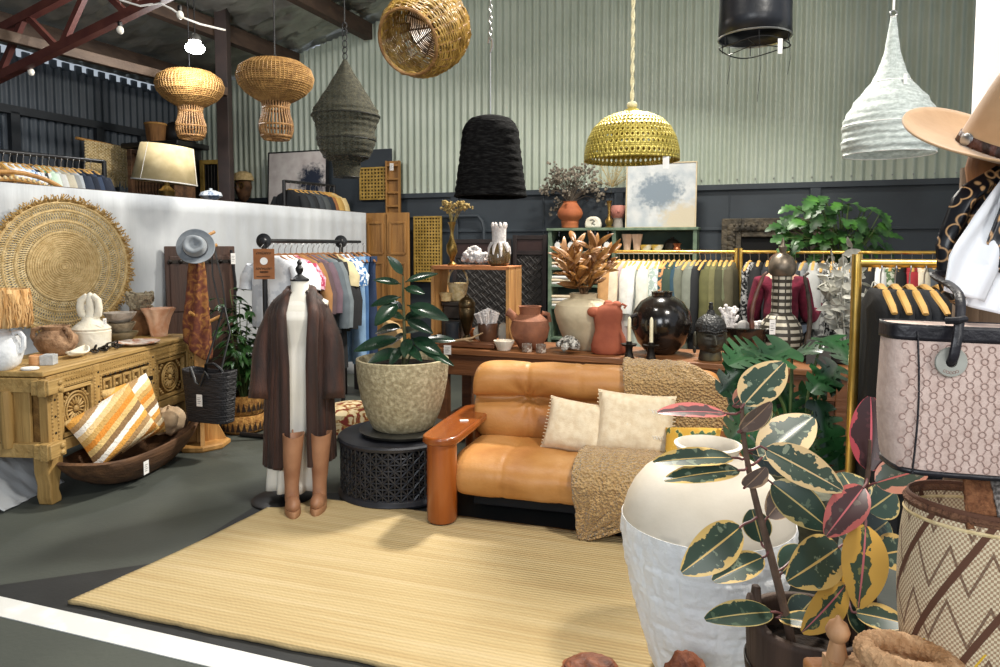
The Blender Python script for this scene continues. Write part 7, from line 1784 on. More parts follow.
# rustic stand with finial, rope coil
p = at(872, 660, 1.3); zs = at(872, 668, 1.3).z
t = thing('rustic_stand', 'rustic wooden stand with a turned finial post at the bottom right', 'stand', (p.x+.08, 1.24, 0))
m = MB(); m.box((.02, 0, zs-.03), (.42, .24, .04)); m.build('stand_top', MATS['orangewood'], t, bevel=.01)
fp = at(834, 667, 1.27)
for x in (fp.x-p.x-.08, .2):
    for y in (-.09, .09):
        m = MB(); m.lathe([(.022, 0), (.026, .3), (.02, .5), (.026, zs-.05)], 14, c=(x if x > 0 else x+.0, y, 0)); m.build('leg', MATS['orangewood'], t)
m = MB(); zf = at(834, 612, 1.27).z
m.box((fp.x-p.x-.08, .02, zs+.005), (.038, .038, .08)); m.lathe([(.022, zs+.03), (.013, zf-.05), (.019, zf-.042), (.022, zf-.03), (.016, zf-.016), (.006, zf-.008), (.004, zf-.003), (.001, zf)], 20, c=(fp.x-p.x-.08, .02, 0)); m.build('turned_finial', mat('carved blond wood', '#9a6c46', '#c0936a', scale=9, stretch=(3, 3, .5), rough=.6), t)
rp = at(905, 668, 1.2)
t = thing('rope_coil', 'thick coil of plaited tan rope on the rustic stand below the straw bag', 'rope', (rp.x, 1.2, rp.z-.03))
MATS['rope2'] = mat('tan rope', '#9a7048', '#c9a27a', scale=24, rough=.85, bump=.5, bscale=70)
for k in range(3):
    pts = []
    for i in range(160):
        a = 2*PI*i/160*1; w = 2*PI*k/3; ph_ = a*22+w; pts.append(((.075+.012*math.cos(ph_))*math.cos(a)*1.1, (.06+.012*math.cos(ph_))*math.sin(a), .02+.013*math.sin(ph_)+.012*math.cos(a)))
    m = MB(); m.tube(pts, .0085, 7, closed=True); m.build('rope_strand', MATS['rope2'], t)
for k in range(3):
    pts = []
    for i in range(140):
        a = 2*PI*i/140; w = 2*PI*k/3; ph_ = a*20+w; pts.append(((.062+.011*math.cos(ph_))*math.cos(a)*1.1, (.05+.011*math.cos(ph_))*math.sin(a), .05+.013*math.sin(ph_)-.008*math.cos(a)))
    m = MB(); m.tube(pts, .0085, 7, closed=True); m.build('rope_strand', MATS['rope2'], t)
# red wood chunks on the rug
MATS['burl'] = mat('red burl wood', '#5c2c18', '#a5603a', scale=9, rough=.6, bump=.5, bscale=22, dist=1.5)
for px, py, w_, h_, lab in ((590, 684, .105, .07, 'rough orange brown wood burl on the rug left of the white urn'), (683, 752, .075, .285, 'tall rounded red brown wood stump standing before the white urn')):
    p = floorp(px, py); m = MB(); m.ell((0, 0, h_*.5), (w_, w_*.7, h_*.55), 36, 22, fn=lambda d: 1+.12*nz(d.x*2.2, d.y*2.2, d.z*2.2+px)+.07*nz(d.x*7, d.y*7, d.z*7))
    m.v = [(x, y, max(0, z)) for x, y, z in m.v]; o = m.build('wood_burl', MATS['burl'], loc=(p.x, p.y, .022)); tag(o, lab, 'wood')
# ================================================================== variegated rubber plant in the front
def varieg(name, dark, mid, margin, mlo=.55, patch=.62, under='#7d6a63', vein=None):
    m = bpy.data.materials.new(name); m.use_nodes = True; nt = m.node_tree; N = nt.nodes; L = nt.links; b = N['Principled BSDF']
    b.inputs['Roughness'].default_value = .33
    uv = N.new('ShaderNodeUVMap'); uv.uv_map = 'UVMap'; sx = N.new('ShaderNodeSeparateXYZ'); L.new(uv.outputs[0], sx.inputs[0])
    tc = N.new('ShaderNodeTexCoord')
    def M2(op, a, b_=None, c=None):
        n = N.new('ShaderNodeMath'); n.operation = op
        for i, q in enumerate((a, b_, c)):
            if q is None: continue
            if isinstance(q, (int, float)): n.inputs[i].default_value = q
            else: L.new(q, n.inputs[i])
        return n.outputs[0]
    e = M2('ABSOLUTE', M2('MULTIPLY_ADD', sx.outputs['X'], 2, -1))
    mp = N.new('ShaderNodeMapping'); mp.inputs['Scale'].default_value = (26, 26, 26); L.new(tc.outputs['Object'], mp.inputs[0])
    n1 = N.new('ShaderNodeTexNoise'); n1.inputs['Scale'].default_value = 1; n1.inputs['Detail'].default_value = 4; L.new(mp.outputs[0], n1.inputs['Vector'])
    n2 = N.new('ShaderNodeTexNoise'); n2.inputs['Scale'].default_value = 1.7; n2.inputs['Detail'].default_value = 3; L.new(mp.outputs[0], n2.inputs['Vector'])
    k = M2('ADD', e, M2('MULTIPLY_ADD', n1.outputs['Fac'], 1.5, -.75))
    g = M2('GREATER_THAN', k, mlo+.25)
    edge = M2('MAXIMUM', g, M2('GREATER_THAN', e, .93))
    pt_ = M2('GREATER_THAN', n2.outputs['Fac'], patch)
    a1 = N.new('ShaderNodeMix'); a1.data_type = 'RGBA'; a1.inputs['A'].default_value = lin(dark); a1.inputs['B'].default_value = lin(mid); L.new(pt_, a1.inputs['Factor'])
    a2 = N.new('ShaderNodeMix'); a2.data_type = 'RGBA'; L.new(a1.outputs['Result'], a2.inputs['A']); a2.inputs['B'].default_value = lin(margin); L.new(edge, a2.inputs['Factor'])
    a3 = N.new('ShaderNodeMix'); a3.data_type = 'RGBA'; L.new(a2.outputs['Result'], a3.inputs['A']); a3.inputs['B'].default_value = lin(vein or margin); L.new(M2('LESS_THAN', e, .045), a3.inputs['Factor'])
    L.new(a3.outputs['Result'], b.inputs['Base Color'])
    return m
VY = varieg('variegated yellow leaf', '#33463a', '#6f7c66', '#d3b169')
VC = varieg('variegated cream leaf', '#34473c', '#7d8873', '#cdb283', .48)
VP_ = varieg('variegated pink leaf', '#4a3335', '#5c5049', '#b8615c', .42, vein='#c46a6e')
VS = varieg('variegated salmon leaf', '#3e4a3f', '#6f6a5c', '#c98a74', .42, vein='#b8615c')
VR = varieg('variegated red leaf', '#3a2629', '#4d3033', '#a8464f', .62, vein='#c85f6c')
VG = varieg('variegated dark leaf', '#2b4034', '#4d5f4c', '#b9a56a', .75)
VW = varieg('variegated gold leaf', '#3a4c38', '#7d7a4a', '#cfa24a', .12, vein='#c46a6e')
VM = varieg('mauve leaf underside', '#75665f', '#8a7a71', '#c9a88a', .7)
FB = V((colx(800, 1.72, .5), 1.72, 0))
FP = thing('variegated_rubber_plant', 'rubber plant with cream, pink and green variegated leaves in the right foreground', 'plant', (FB.x, FB.y, .52))
def fr_(px, py, Y): return at(px, py, Y)-FP.location
MATS['barkstem'] = mat('brown stem', '#4a3a30', '#6e584a', scale=16, rough=.7, bump=.3)
MATS['petiole'] = mat('maroon petiole', '#5c3436', '#7a4a48', scale=9, rough=.5)
st1 = spl([fr_(800, 690, 1.74), fr_(788, 625, 1.72), fr_(772, 560, 1.71), fr_(757, 505, 1.70), fr_(748, 465, 1.70), fr_(743, 430, 1.70), fr_(742, 402, 1.70)])
m = MB(); m.tube(st1, [.0125-.008*i/(len(st1)-1) for i in range(len(st1))], 9); m.build('stem', MATS['barkstem'], FP)
st2 = spl([fr_(842, 690, 1.76), fr_(846, 625, 1.74), fr_(852, 560, 1.72), fr_(862, 510, 1.70), fr_(868, 470, 1.69), fr_(870, 440, 1.69)])
m = MB(); m.tube(st2, [.011-.007*i/(len(st2)-1) for i in range(len(st2))], 9); m.build('stem', MATS['barkstem'], FP)
# (base px,py,Y) (tip px,py,Y) width px, material, normal hint
FL = [((741, 408, 1.69), (783, 360, 1.72), 38, VC, (-.5, -.7, .4)), ((730, 414, 1.69), (661, 406, 1.62), 25, VP_, (0, -.35, .9)), ((738, 432, 1.67), (773, 405, 1.64), 27, VM, (.4, -.9, -.2)), ((742, 432, 1.71), (771, 408, 1.74), 20, VG, (-.3, -.6, .6)), ((733, 406, 1.72), (757, 384, 1.74), 18, VS, (-.3, -.8, .4)),
      ((738, 458, 1.70), (657, 455, 1.62), 27, VY, (0, -.40, .9)), ((744, 470, 1.69), (668, 474, 1.60), 25, VY, (0, -.5, .85)), ((744, 488, 1.67), (766, 470, 1.62), 22, VM, (.2, -1, .1)), ((757, 462, 1.72), (814, 413, 1.80), 42, VC, (-.45, -.75, .45)), ((760, 446, 1.71), (844, 488, 1.62), 36, VC, (-.3, -.75, .65)),
      ((768, 480, 1.71), (830, 528, 1.64), 36, VG, (-.35, -.8, .5)), ((744, 524, 1.69), (686, 572, 1.60), 40, VY, (.3, -.85, .45)), ((766, 556, 1.69), (716, 577, 1.60), 27, VY, (.1, -.6, .8)), ((776, 612, 1.70), (710, 614, 1.60), 28, VG, (0, -.5, .85)), ((762, 545, 1.73), (752, 508, 1.80), 26, VG, (-.2, -.9, .3)),
      ((765, 520, 1.72), (800, 478, 1.80), 28, VM, (-.2, -.9, .2)), ((780, 575, 1.73), (806, 545, 1.82), 28, VG, (-.3, -.8, .4)), ((790, 625, 1.73), (815, 597, 1.82), 30, VG, (-.3, -.8, .4)), ((776, 618, 1.72), (833, 622, 1.62), 24, VY, (0, -.35, .9)), ((748, 452, 1.73), (792, 470, 1.82), 26, VG, (-.2, -.8, .5)),
      ((869, 476, 1.69), (875, 397, 1.74), 46, VR, (.05, -1, .15)), ((866, 484, 1.67), (829, 533, 1.58), 33, VP_, (-.2, -.85, .5)), ((872, 484, 1.68), (928, 467, 1.64), 34, VS, (-.15, -.75, .65)), ((866, 520, 1.66), (862, 606, 1.54), 43, VW, (-.1, -.97, .25)), ((842, 545, 1.69), (793, 580, 1.58), 46, VY, (.25, -.85, .5)),
      ((848, 582, 1.69), (808, 632, 1.58), 34, VW, (.3, -.85, .4)), ((872, 556, 1.70), (916, 548, 1.74), 34, VY, (-.2, -.85, .5)), ((852, 612, 1.70), (908, 622, 1.64), 26, VY, (-.1, -.6, .8)), ((866, 512, 1.72), (899, 490, 1.80), 34, VG, (-.2, -.9, .35)), ((862, 505, 1.73), (842, 470, 1.82), 34, VG, (0, -.95, .3)),
      ((856, 545, 1.74), (838, 522, 1.84), 30, VG, (0, -.95, .3)), ((862, 540, 1.74), (892, 520, 1.82), 36, VG, (-.2, -.9, .35)), ((850, 600, 1.74), (880, 640, 1.68), 30, VG, (-.1, -.8, .5)), ((792, 560, 1.75), (822, 560, 1.85), 26, VG, (-.1, -.9, .3))]
for b0, b1, wpx, mt, up in FL:
    p0, p1 = fr_(*b0), fr_(*b1); d = p1-p0; W_ = wpx*pxm((b0[2]+b1[2])/2)*1.12
    m = MB(); q = p0+d*.07
    m.leaf(q, d, up, d.length*.95, W_, .16, .10, 10, 18, tip=.85); o = m.build('leaf', mt, FP)
    # petiole joins the nearest point of its stem
    src = st1 if b0[0] < 800 and mt is not None and min((p-p0).length for p in st1) < min((p-p0).length for p in st2) else st2
    nr = min(src, key=lambda p: (p-p0).length)
    m = MB(); m.tube([nr, (nr+p0)/2+V((0, 0, -.004)), p0, q+d*.02], .0032, 6); m.build('petiole', MATS['petiole'], o)
t = thing('wooden_bucket_planter', 'dark old timber bucket planter with raised ears holding the variegated rubber plant', 'plant pot', (FB.x+.02, FB.y, 0))
MATS['bucket'] = wood('dark bucket timber', '#2f211a', '#4f3b2f', 'z', 5, .75, .4)
m = MB()
def bkt(u, v):
    a = 2*PI*u; r = .115+.03*v; e = max(0, math.cos(a-PI)) ** 24 + max(0, math.cos(a)) ** 24
    return (r*math.cos(a), r*math.sin(a)*.95, .60*v+(.07*e if v > .98 else 0))
m.grid(bkt, 96, 40, wrap=True); m.lathe([(.001, .01), (.115, .01)], 32, cap=False); m.build('bucket_wall', MATS['bucket'], t, solid=.018)
for s in (-1, 1):
    m = MB(); m.prism([(-.022, .54), (.022, .54), (.018, .66), (.010, .69), (-.010, .69), (-.018, .66)], .018, T(s*.145, .0, 0) @ R(PI/2, 'Z') @ R(PI/2, 'X')); m.build('ear', MATS['bucket'], t, bevel=.004)
for z in (.14, .46):
    m = MB(); m.lathe([(.128+.03*z/.62, z), (.131+.03*z/.62, z+.03)], 48, cap=False, squash=(1, .96)); m.build('hoop', MATS['irondark'], t, solid=.004)
m = MB(); m.lathe([(.135, .52), (.05, .53), (.005, .528)], 28); m.build('soil', mat('potting soil', '#1d1510'), t)
# ================================================================== monstera between sofa and gold rack
mc = V((colx(797, 3.25, .6), 3.25, 0))
t = thing('swiss_cheese_plant', 'split leaf monstera in a mossy stone pot between sofa and near gold rack', 'plant', (mc.x, mc.y, 0))
m = MB(); m.lathe([(.15, .0), (.17, .02), (.21, .36), (.225, .40), (.2, .41), (.18, .36), (.02, .34)], 36); m.build('stone_pot', mat('mossy stone', '#55564a', '#7d7f6c', scale=9, rough=.9, bump=.4), t)
MATS['monst'] = mat('monstera leaf', '#0d2c16', '#235028', scale=5, rough=.28, spec=.55)
def split2(v, q): return 1-(.55 if math.sin(v*30) > .35 else 0)*(abs(q) > .45)*(v > .12)*(v < .9)
for b0, b1, wpx, up in (((762, 352, 3.2), (735, 352, 3.0), 48, (0, -.6, .8)), ((792, 348, 3.25), (737, 366, 3.0), 52, (-.2, -.7, .7)), ((822, 338, 3.2), (858, 356, 3.0), 50, (.2, -.75, .65)), ((838, 365, 3.2), (818, 382, 3.0), 36, (.0, -.7, .7)), ((770, 392, 3.2), (735, 402, 3.1), 48, (0, -.9, .4)), ((800, 395, 3.3), (826, 385, 3.2), 30, (-.2, -.8, .5)),
                       ((815, 400, 3.2), (838, 455, 3.0), 40, (.2, -.85, .5)), ((792, 355, 3.35), (812, 345, 3.2), 34, (0, -.7, .6)), ((780, 420, 3.2), (758, 450, 3.1), 36, (-.2, -.85, .4)), ((828, 425, 3.2), (846, 470, 3.1), 34, (.1, -.85, .4)), ((778, 385, 3.3), (800, 420, 3.2), 34, (0, -.9, .4)), ((750, 375, 3.3), (760, 410, 3.2), 36, (0, -.9, .4)), ((765, 405, 3.0), (730, 438, 2.95), 44, (-.1, -.85, .5)), ((780, 440, 2.95), (748, 470, 2.9), 42, (-.1, -.85, .4)), ((800, 430, 3.0), (822, 470, 2.9), 42, (.1, -.85, .4)), ((760, 360, 3.1), (722, 388, 3.0), 40, (-.1, -.8, .5))):
    p0, p1 = at(*b0)-t.location, at(*b1)-t.location; d = p1-p0; L_ = max(d.length, .2)
    m = MB(); m.leaf(p0, d, up, L_, wpx*pxm(3.2)*1.05, .22, .25, 12, 30, lob=split2, tip=.6); o = m.build('leaf', MATS['monst'], t)
    m = MB(); s0 = V((random.uniform(-.05, .05), random.uniform(-.05, .05), .34)); m.tube([s0, s0.lerp(p0, .55)+V((0, 0, .10)), p0], [.009, .007, .005], 6); m.build('leaf_stalk', MATS['stemgreen'], o)
m = MB(); m.lathe([(.19, .345), (.02, .35)], 24); m.build('soil', mat('potting soil', '#1d1510'), t)
# ================================================================== hanging lamps
random.seed(61)
def roofz(x, y):
    v = V((x, y, 0))-CORNER; return ROOF0+SLOPE*v.dot(UB)-.02
MATS['rattan'] = mat('rattan', '#74502a', '#9c7444', scale=20, rough=.6, bump=.4, bscale=60)
MATS['rattan_l'] = mat('honey rattan', '#846034', '#ad854c', scale=20, rough=.6, bump=.3, bscale=60)
def cord(par, p, r=.006, top=None, m_=None):
    z = roofz(p.x, p.y)-p.z; m = MB(); m.tube([(0, 0, top or 0), (0, 0, z)], r, 6); return m.build('cord', m_ or MATS['black'], par)
def mushroom(px, ytop, Y, rc, label):
    p = at(px, ytop, Y); t = thing('rattan_pendant_lamp', label, 'pendant lamp', p)
    H = 1.0
    prof = [(.25, -.0), (.7, -.04), (.93, -.2), (1.0, -.42), (.95, -.62), (.78, -.82), (.55, -.97), (.38, -1.06)]
    PF = []
    for i in range(len(prof)-1):
        for k in range(4): a = k/4; PF.append((prof[i][0]*(1-a)+prof[i+1][0]*a, prof[i][1]*(1-a)+prof[i+1][1]*a))
    PF.append(prof[-1]); PF = [(r*rc, z*rc) for r, z in PF]
    m = MB(); m.lathe([(r*.985, z) for r, z in PF], 48, cap=False)
    for k, (r, z) in enumerate(PF):
        m.tube([(r*math.cos(2*PI*i/48), r*math.sin(2*PI*i/48), z) for i in range(48)], .007, 5, closed=True)
    for i in range(60):
        a = 2*PI*i/60; m.tube([(r*1.01*math.cos(a), r*1.01*math.sin(a), z) for r, z in PF], .005, 4)
    m.build('woven_cap', MATS['rattan_l'], t)
    m = MB(); pr = [(.38, -1.04), (.34, -1.2), (.36, -1.4), (.43, -1.62), (.44, -1.82), (.38, -2.0), (.33, -2.05)]
    for i in range(30):
        a = 2*PI*i/30; m.tube([(r*rc*math.cos(a), r*rc*math.sin(a), z*rc) for r, z in pr], .008, 5)
    for r, z in ((.37, -1.05), (.34, -1.25), (.43, -1.7), (.385, -1.99), (.33, -2.05)): m.tube([(r*rc*math.cos(2*PI*i/40), r*rc*math.sin(2*PI*i/40), z*rc) for i in range(40)], .011, 6, closed=True)
    m.build('cane_neck', MATS['rattan'], t)
    m = MB(); m.lathe([(.02, -.02), (.025, .03), (.012, .06)], 12); m.build('lamp_holder', MATS['black'], t)
    cord(t, p); return t
mushroom(275, 62, 6.2, .322, 'mushroom shaped rattan pendant lamp right of the dark steel post')
mushroom(189.5, 72, 7.1, .318, 'mushroom shaped rattan pendant lamp behind the steel post under the bright bulb')
# bright LED lamp
p = at(195, 48, 6.5)
t = thing('ceiling_lamp', 'glowing white lamp hanging from the roof above the left rattan pendant', 'lamp', p)
m = MB(); m.ell((0, 0, 0), (.085, .085, .05), 20, 12); bm_ = bpy.data.materials.new('lamp glow'); bm_.use_nodes = True; bb_ = bm_.node_tree.nodes['Principled BSDF']; bb_.inputs['Emission Color'].default_value = (1, 1, .97, 1); bb_.inputs['Emission Strength'].default_value = 30
m.build('glowing_bulb', bm_, t); m = MB(); m.lathe([(.03, .045), (.06, .06), (.05, .10), (.02, .13)], 20); m.build('lamp_cap', MATS['steel'], t); cord(t, p, top=.12)
# mesh lanterns
def gauze(name, c1, c2, dens, sc_):
    m = mat(name, c1, c2, scale=26, stretch=(1, 1, 3), rough=.9, lo=.35, hi=.65); nt = m.node_tree; N = nt.nodes; L = nt.links; b = N['Principled BSDF']
    uv = N.new('ShaderNodeUVMap'); uv.uv_map = 'UVMap'; ns = N.new('ShaderNodeTexNoise'); ns.inputs['Scale'].default_value = sc_; ns.inputs['Detail'].default_value = 3; L.new(uv.outputs[0], ns.inputs['Vector'])
    r = N.new('ShaderNodeMapRange'); r.inputs[1].default_value = .35; r.inputs[2].default_value = .65; r.inputs[3].default_value = dens-.12; r.inputs[4].default_value = min(1, dens+.12); L.new(ns.outputs['Fac'], r.inputs[0]); L.new(r.outputs[0], b.inputs['Alpha']); return m
def lantern(name, label, pxc, Y, prof, m_, wires, tier=()):
    y0 = prof[0][1]; p = at(pxc, y0, Y); t = thing(name, label, 'pendant lamp', p); k = Y/FPX/cp
    pr = [(r*k, -(y-y0)*k*1.0) for r, y in prof]
    def fn(u, v):
        q = v*(len(pr)-1); i = min(int(q), len(pr)-2); a_ = q-i; r, z = pr[i][0]*(1-a_)+pr[i+1][0]*a_, pr[i][1]*(1-a_)+pr[i+1][1]*a_
        a = 2*PI*u; r *= 1+.014*math.sin(v*95)+.025*nz(math.cos(a)*2, math.sin(a)*2, v*14)
        return (r*math.cos(a), r*math.sin(a), z+.006*nz(a*3, v*9))
    m = MB(); m.grid(fn, 64, 90, wrap=False); m.build('mesh_skin', m_, t)
    for i in wires:
        m = MB(); r, z = pr[i]; m.tube([(r*math.cos(2*PI*j/40), r*math.sin(2*PI*j/40), z) for j in range(40)], .003, 5, closed=True); m.build('hoop', MATS['card'] if 'white' in label else MATS['black'], t)
    return t, p
t, p = lantern('mesh_lantern', 'dark olive mesh lantern hanging before the corrugated wall', 345, 5.9, [(2, 60), (6, 68), (18, 88), (31, 108), (33.5, 115), (30, 122), (28, 130), (29, 138), (26, 147), (22, 155), (14, 159), (12.5, 174)], gauze('olive gauze', '#26251a', '#434030', .78, 60), (4, 7, 9, 11))
m = MB()
for k in range(6): m.tube([(.018*math.cos(2*PI*j/10), .012*(k % 2)*math.sin(2*PI*j/10), .03+.05*k+.03*math.sin(2*PI*j/10)) for j in range(10)], .005, 5, closed=True)
m.tube([(0, 0, .3), (0, 0, roofz(p.x, p.y)-p.z)], .005, 5); m.build('chain', MATS['black'], t)
t, p = lantern('mesh_lantern', 'white tiered gauze lantern hanging at upper right beside the tan hat', 893.5, 4.3, [(2.5, 17), (3.5, 24), (5, 36), (7.5, 52), (12.5, 68), (18, 80), (32, 97), (40, 111), (43, 122), (42, 132), (43, 140), (41, 150)], gauze('white gauze', '#adb6b3', '#cfd7d4', .84, 70), (0, 5, 8, 11))
m = MB(); m.tube([(.02*math.cos(2*PI*j/14), 0, .02+.02*math.sin(2*PI*j/14)) for j in range(14)], .004, 5, closed=True); m.build('hanging_ring', MATS['steel'], t); cord(t, p, .006, .04, MATS['card']); tag_card(t, (.0, -.15, -.40), .02, .06, 0, False)
# wicker basket shade
p = at(408, 42, 4.6); ax = V((.33, .70, .42)).normalized()
t = thing('wicker_pendant_basket', 'big golden wicker basket shade hung tilted with its open end towards us', 'pendant lamp', p)
M_ = align(ax)
pr = [(.20, 0), (.225, .03), (.25, .09), (.268, .17), (.272, .26), (.262, .36), (.24, .44)]
m = MB()
def wr(z):
    for (r0, z0), (r1, z1) in zip(pr, pr[1:]):
        if z <= z1: return r0+(r1-r0)*(z-z0)/(z1-z0)
    return pr[-1][0]
for k in range(44):
    z = .44*k/43; r = wr(z); sd = k*3.7
    m.tube([((r+.012*nz(i*.35, sd)+.006*math.sin(i*PI/2+k*PI))*math.cos(2*PI*i/56), (r+.012*nz(i*.35, sd)+.006*math.sin(i*PI/2+k*PI))*math.sin(2*PI*i/56), z+.012*nz(i*.25, sd+5)) for i in range(56)], .0065, 5, closed=True, M=M_)
m.build('willow_weave', mat('golden willow', '#7d5f28', '#bd9a50', scale=14, rough=.35, bump=.2, coat=.2), t)
m = MB()
for i in range(28): a = 2*PI*i/28; m.tube([(r*math.cos(a), r*math.sin(a), z) for r, z in pr], .007, 5, M=M_)
m.build('willow_ribs', MATS['rattan'], t)
m = MB()
for k in range(16):
    r = .02+.22*k/15; m.tube([((r+.005*nz(i*.5, k))*math.cos(2*PI*i/40), (r+.005*nz(i*.5, k))*math.sin(2*PI*i/40), .44-.03*(1-r/.24)) for i in range(40)], .007, 5, closed=True, M=M_)
for i in range(14): a = 2*PI*i/14; m.tube([(.0, 0, .41), (.24*math.cos(a), .24*math.sin(a), .44)], .006, 4, M=M_)
m.build('spiral_base', mat('dark willow', '#4d3518', '#7d5a2c', scale=14, rough=.5), t)
m = MB(); m.tube([(.208*math.cos(2*PI*i/48)*(1+.01*math.sin(i*3)), .208*math.sin(2*PI*i/48), -.005) for i in range(48)], .011, 7, closed=True, M=M_); m.build('rim', MATS['rattan'], t)
q = M_ @ V((.0, .0, .42)); m = MB(); m.tube([q, q+V((.0, 0, .5)), V((q.x, q.y, roofz(p.x+q.x, p.y+q.y)-p.z))], .006, 6); m.build('cord', MATS['black'], t)
# black woven bell
p = at(490.5, 116, 5.0); k = 5.0/FPX
t = thing('woven_pendant_lamp', 'black rough woven bell pendant lamp in the centre', 'pendant lamp', p)
m = MB(); pf = [(0, 0), (12, .5), (20, 3), (25.5, 9), (28, 16), (30, 35), (33, 58), (36, 79), (35, 80), (32, 57), (28, 30), (24, 12), (10, 4)]
PP = []
for (r0, z0), (r1, z1) in zip(pf, pf[1:]):
    n = max(1, int(math.hypot(r1-r0, z1-z0)/1.6))
    for j in range(n): a = j/n; PP.append(((r0+(r1-r0)*a)*k, -(z0+(z1-z0)*a)*k))
m.lathe(PP, 90, wob=lambda a, z: 1+.022*nz(math.cos(a)*9, math.sin(a)*9, z*70)+.012*math.sin(z*420)); m.build('woven_shade', mat('black jute', '#0a0a0b', '#2c2c2c', scale=22, stretch=(1, 1, 6), rough=.95, bump=.9, bscale=40, bstretch=(1, 1, 9), lo=.45, hi=.8, spec=.08), t, ang=80)
m = MB(); m.tube([(0, 0, -.01), (0, 0, .44)], .004, 5); m.tube([(.0, 0, .44), (.014, 0, .48), (.012, 0, .53), (-.008, 0, .54), (-.014, 0, .50)], .008, 6); m.build('hook', MATS['steel'], t)
m = MB(); zt = roofz(p.x, p.y)-p.z; n = int((zt-.53)/.04)
for j in range(n): m.tube([((.011 if j % 2 else 0)*math.cos(2*PI*q/8), (0 if j % 2 else .011)*math.cos(2*PI*q/8), .545+j*.04+.024*math.sin(2*PI*q/8)) for q in range(8)], .0035, 4, closed=True)
m.build('chain', MATS['steel'], t)
# pierced yellow dome
p = at(632, 112, 4.7); k = 4.7/FPX
t = thing('pierced_pendant_lamp', 'yellow gold pierced metal dome pendant hanging on a cream rope', 'pendant lamp', p)
MATS['ygold'] = mat('yellow brass', '#a8953c', '#cdbb62', scale=6, rough=.35, metal=.35)
dome = [(8, 0), (20, 3), (30, 8), (38, 16), (43, 26), (46, 38), (46.5, 48)]
def dm(v):
    q = v*(len(dome)-1); i = min(int(q), len(dome)-2); a = q-i; return (dome[i][0]*(1-a)+dome[i+1][0]*a)*k, -(dome[i][1]*(1-a)+dome[i+1][1]*a)*k
m = MB(); NU = 56
rows = [(.0, .22, False)]+[(.22+.085*j, .22+.085*(j+1), True) for j in range(7)]+[(.815, .84, False)]+[(.84, .96, True), (.96, 1.0, False)]
for v0, v1, holes in rows:
    for i in range(NU):
        def pt(u, v): r, z = dm(v); a = 2*PI*(i+u)/NU; return (r*math.cos(a), r*math.sin(a), z)
        if not holes:
            n = 4 if v0 == 0 else 1
            for j in range(n): va, vb = v0+(v1-v0)*j/n, v0+(v1-v0)*(j+1)/n; m.add([pt(0, va), pt(1, va), pt(1, vb), pt(0, vb)], [(0, 1, 2, 3)])
        else:
            f = lambda u, w: pt(u, v0+(v1-v0)*w); o8 = [(0, 0), (.5, 0), (1, 0), (1, .5), (1, 1), (.5, 1), (0, 1), (0, .5)]; h8 = [(.36, .36), (.5, .2), (.64, .36), (.8, .5), (.64, .64), (.5, .8), (.36, .64), (.2, .5)]
            m.add([f(*q) for q in o8]+[f(*q) for q in h8], [(j, (j+1) % 8, 8+(j+1) % 8, 8+j) for j in range(8)])
m.build('pierced_dome', MATS['ygold'], t, solid=.005, ang=30)
m = MB(); m.lathe([(.045, -.03), (.055, .0), (.045, .015), (.02, .03)], 20); m.build('top_cap', MATS['ygold'], t)
m = MB(); zt = roofz(p.x, p.y)-p.z
for s in (0, PI): m.tube([(.007*math.cos(s+j*.55), .007*math.sin(s+j*.55), .03+j*.015) for j in range(int((zt-.03)/.015))], .008, 6)
m.ell((0, 0, .045), (.035, .035, .025), 12, 8); m.build('cream_rope', mat('cream rope', '#c9c09a', '#ded6b4', scale=30, rough=.9), t)
tag_card(t, (.17, -.255, -.36), .04, .075, 0, False)
# black drum shade
p = at(754.5, 41, 4.5); k = 4.5/FPX
t = thing('drum_pendant_lamp', 'black leather drum pendant shade with dangling wire frame at the top edge', 'pendant lamp', p)
m = MB(); m.lathe([(34*k, .02), (33.5*k, .12), (33*k, .42), (32.5*k, .50)], 48, cap=False, wob=lambda a, z: 1+.012*nz(math.cos(a)*4, math.sin(a)*4, z*5)); m.build('leather_drum', mat('black leather shade', '#14151a', '#23252b', scale=5, rough=.35, bump=.2, bscale=9), t, solid=.006)
m = MB(); m.tube([(34*k*math.cos(2*PI*i/48), 34*k*math.sin(2*PI*i/48), .018) for i in range(48)], .006, 6, closed=True); m.build('steel_rim', MATS['steel'], t)
m = MB(); m.tube([(33*k*math.cos(2*PI*i/48), 33*k*math.sin(2*PI*i/48), -.04+.012*math.sin(i*.4)) for i in range(48)], .004, 5, closed=True)
for i in range(6): a = 2*PI*i/6+.3; m.tube([(33*k*math.cos(a), 33*k*math.sin(a), .02), (33*k*math.cos(a), 33*k*math.sin(a), -.04)], .003, 4)
for i in range(3): a = 2*PI*i/3; m.tube([(0, 0, -.02), (33*k*math.cos(a), 33*k*math.sin(a), -.04)], .003, 4)
for i, L_ in ((3.6, .25), (4.5, .38), (5.6, .2)): m.tube([(33*k*math.cos(i), 33*k*math.sin(i), -.03), (33*k*math.cos(i)+.01, 33*k*math.sin(i), -.04-L_*.5), (33*k*math.cos(i)-.005, 33*k*math.sin(i), -.04-L_)], .0016, 4)
m.build('wire_frame', MATS['black'], t)
tag_card(t, (.08, -.21, -.09), .028, .09, 0, False); cord(t, p, top=.48)
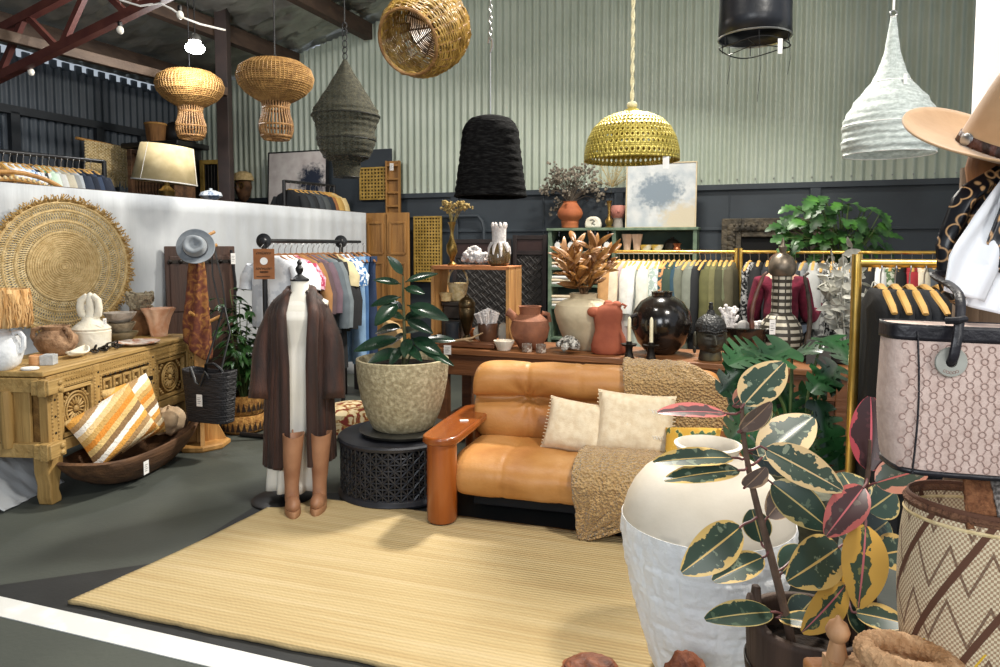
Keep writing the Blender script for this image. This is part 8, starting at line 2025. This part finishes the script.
m = MB(); m.tube([(-32.5*k, 0, .49), (0, 0, .52), (32.5*k, 0, .49)], .005, 5); m.tube([(0, -32.5*k, .49), (0, 0, .52), (0, 32.5*k, .49)], .005, 5); m.build('spider_fitting', MATS['black'], t)
# ================================================================== light
w = bpy.data.worlds.new('world'); sc.world = w; w.use_nodes = True
w.node_tree.nodes['Background'].inputs[0].default_value = (.78, .88, 1, 1); w.node_tree.nodes['Background'].inputs[1].default_value = .45
def area(name, loc, target, size, power, col, shape='SQUARE', size_y=None):
    l = bpy.data.lights.new(name, 'AREA'); l.energy = power; l.color = col; l.size = size; l.shape = shape
    if size_y: l.shape = 'RECTANGLE'; l.size_y = size_y
    o = bpy.data.objects.new(name, l); COL.objects.link(o); o.location = loc
    o.rotation_euler = (V(target)-V(loc)).to_track_quat('-Z', 'Y').to_euler(); return o
area('high_bay_lamp', (1.35, 6.1, 4.55), (-.6, 3.2, .3), .45, 330, (1, .95, .86))
area('high_bay_lamp', (-.6, 3.4, 4.7), (-1.6, 4.0, 0), .4, 55, (1, .95, .86))
area('high_bay_lamp', (2.2, 1.5, 4.8), (1.2, 3, .5), .5, 150, (1, .95, .86))
area('front_fill', (-1.3, -1.8, 2.5), (0.0, 4.5, 1.0), 1.8, 85, (.93, .97, 1), size_y=1.8)  # daylight from the open door behind the camera
pl_ = bpy.data.lights.new('bulb_light', 'POINT'); pl_.energy = 60; pl_.shadow_soft_size = .1; po_ = bpy.data.objects.new('bulb_light', pl_); COL.objects.link(po_); po_.location = at(195, 48, 6.5)+V((0, 0, -.1))
area('front_fill', (2.2, -1.6, 2.6), (.9, 2.2, 1.1), 1.5, 45, (1, .98, .95), size_y=1.5)  # extra soft fill, added to brighten the right foreground
sc.view_settings.view_transform = 'Standard'; sc.view_settings.look = 'None'
sc.view_settings.gamma = 1; sc.view_settings.use_curve_mapping = False; sc.view_settings.exposure = .2
sc.cycles.max_bounces = 6; sc.cycles.diffuse_bounces = 3; sc.cycles.transparent_max_bounces = 12
sc.cycles.sample_clamp_indirect = 4
sc.cycles.use_denoising = True
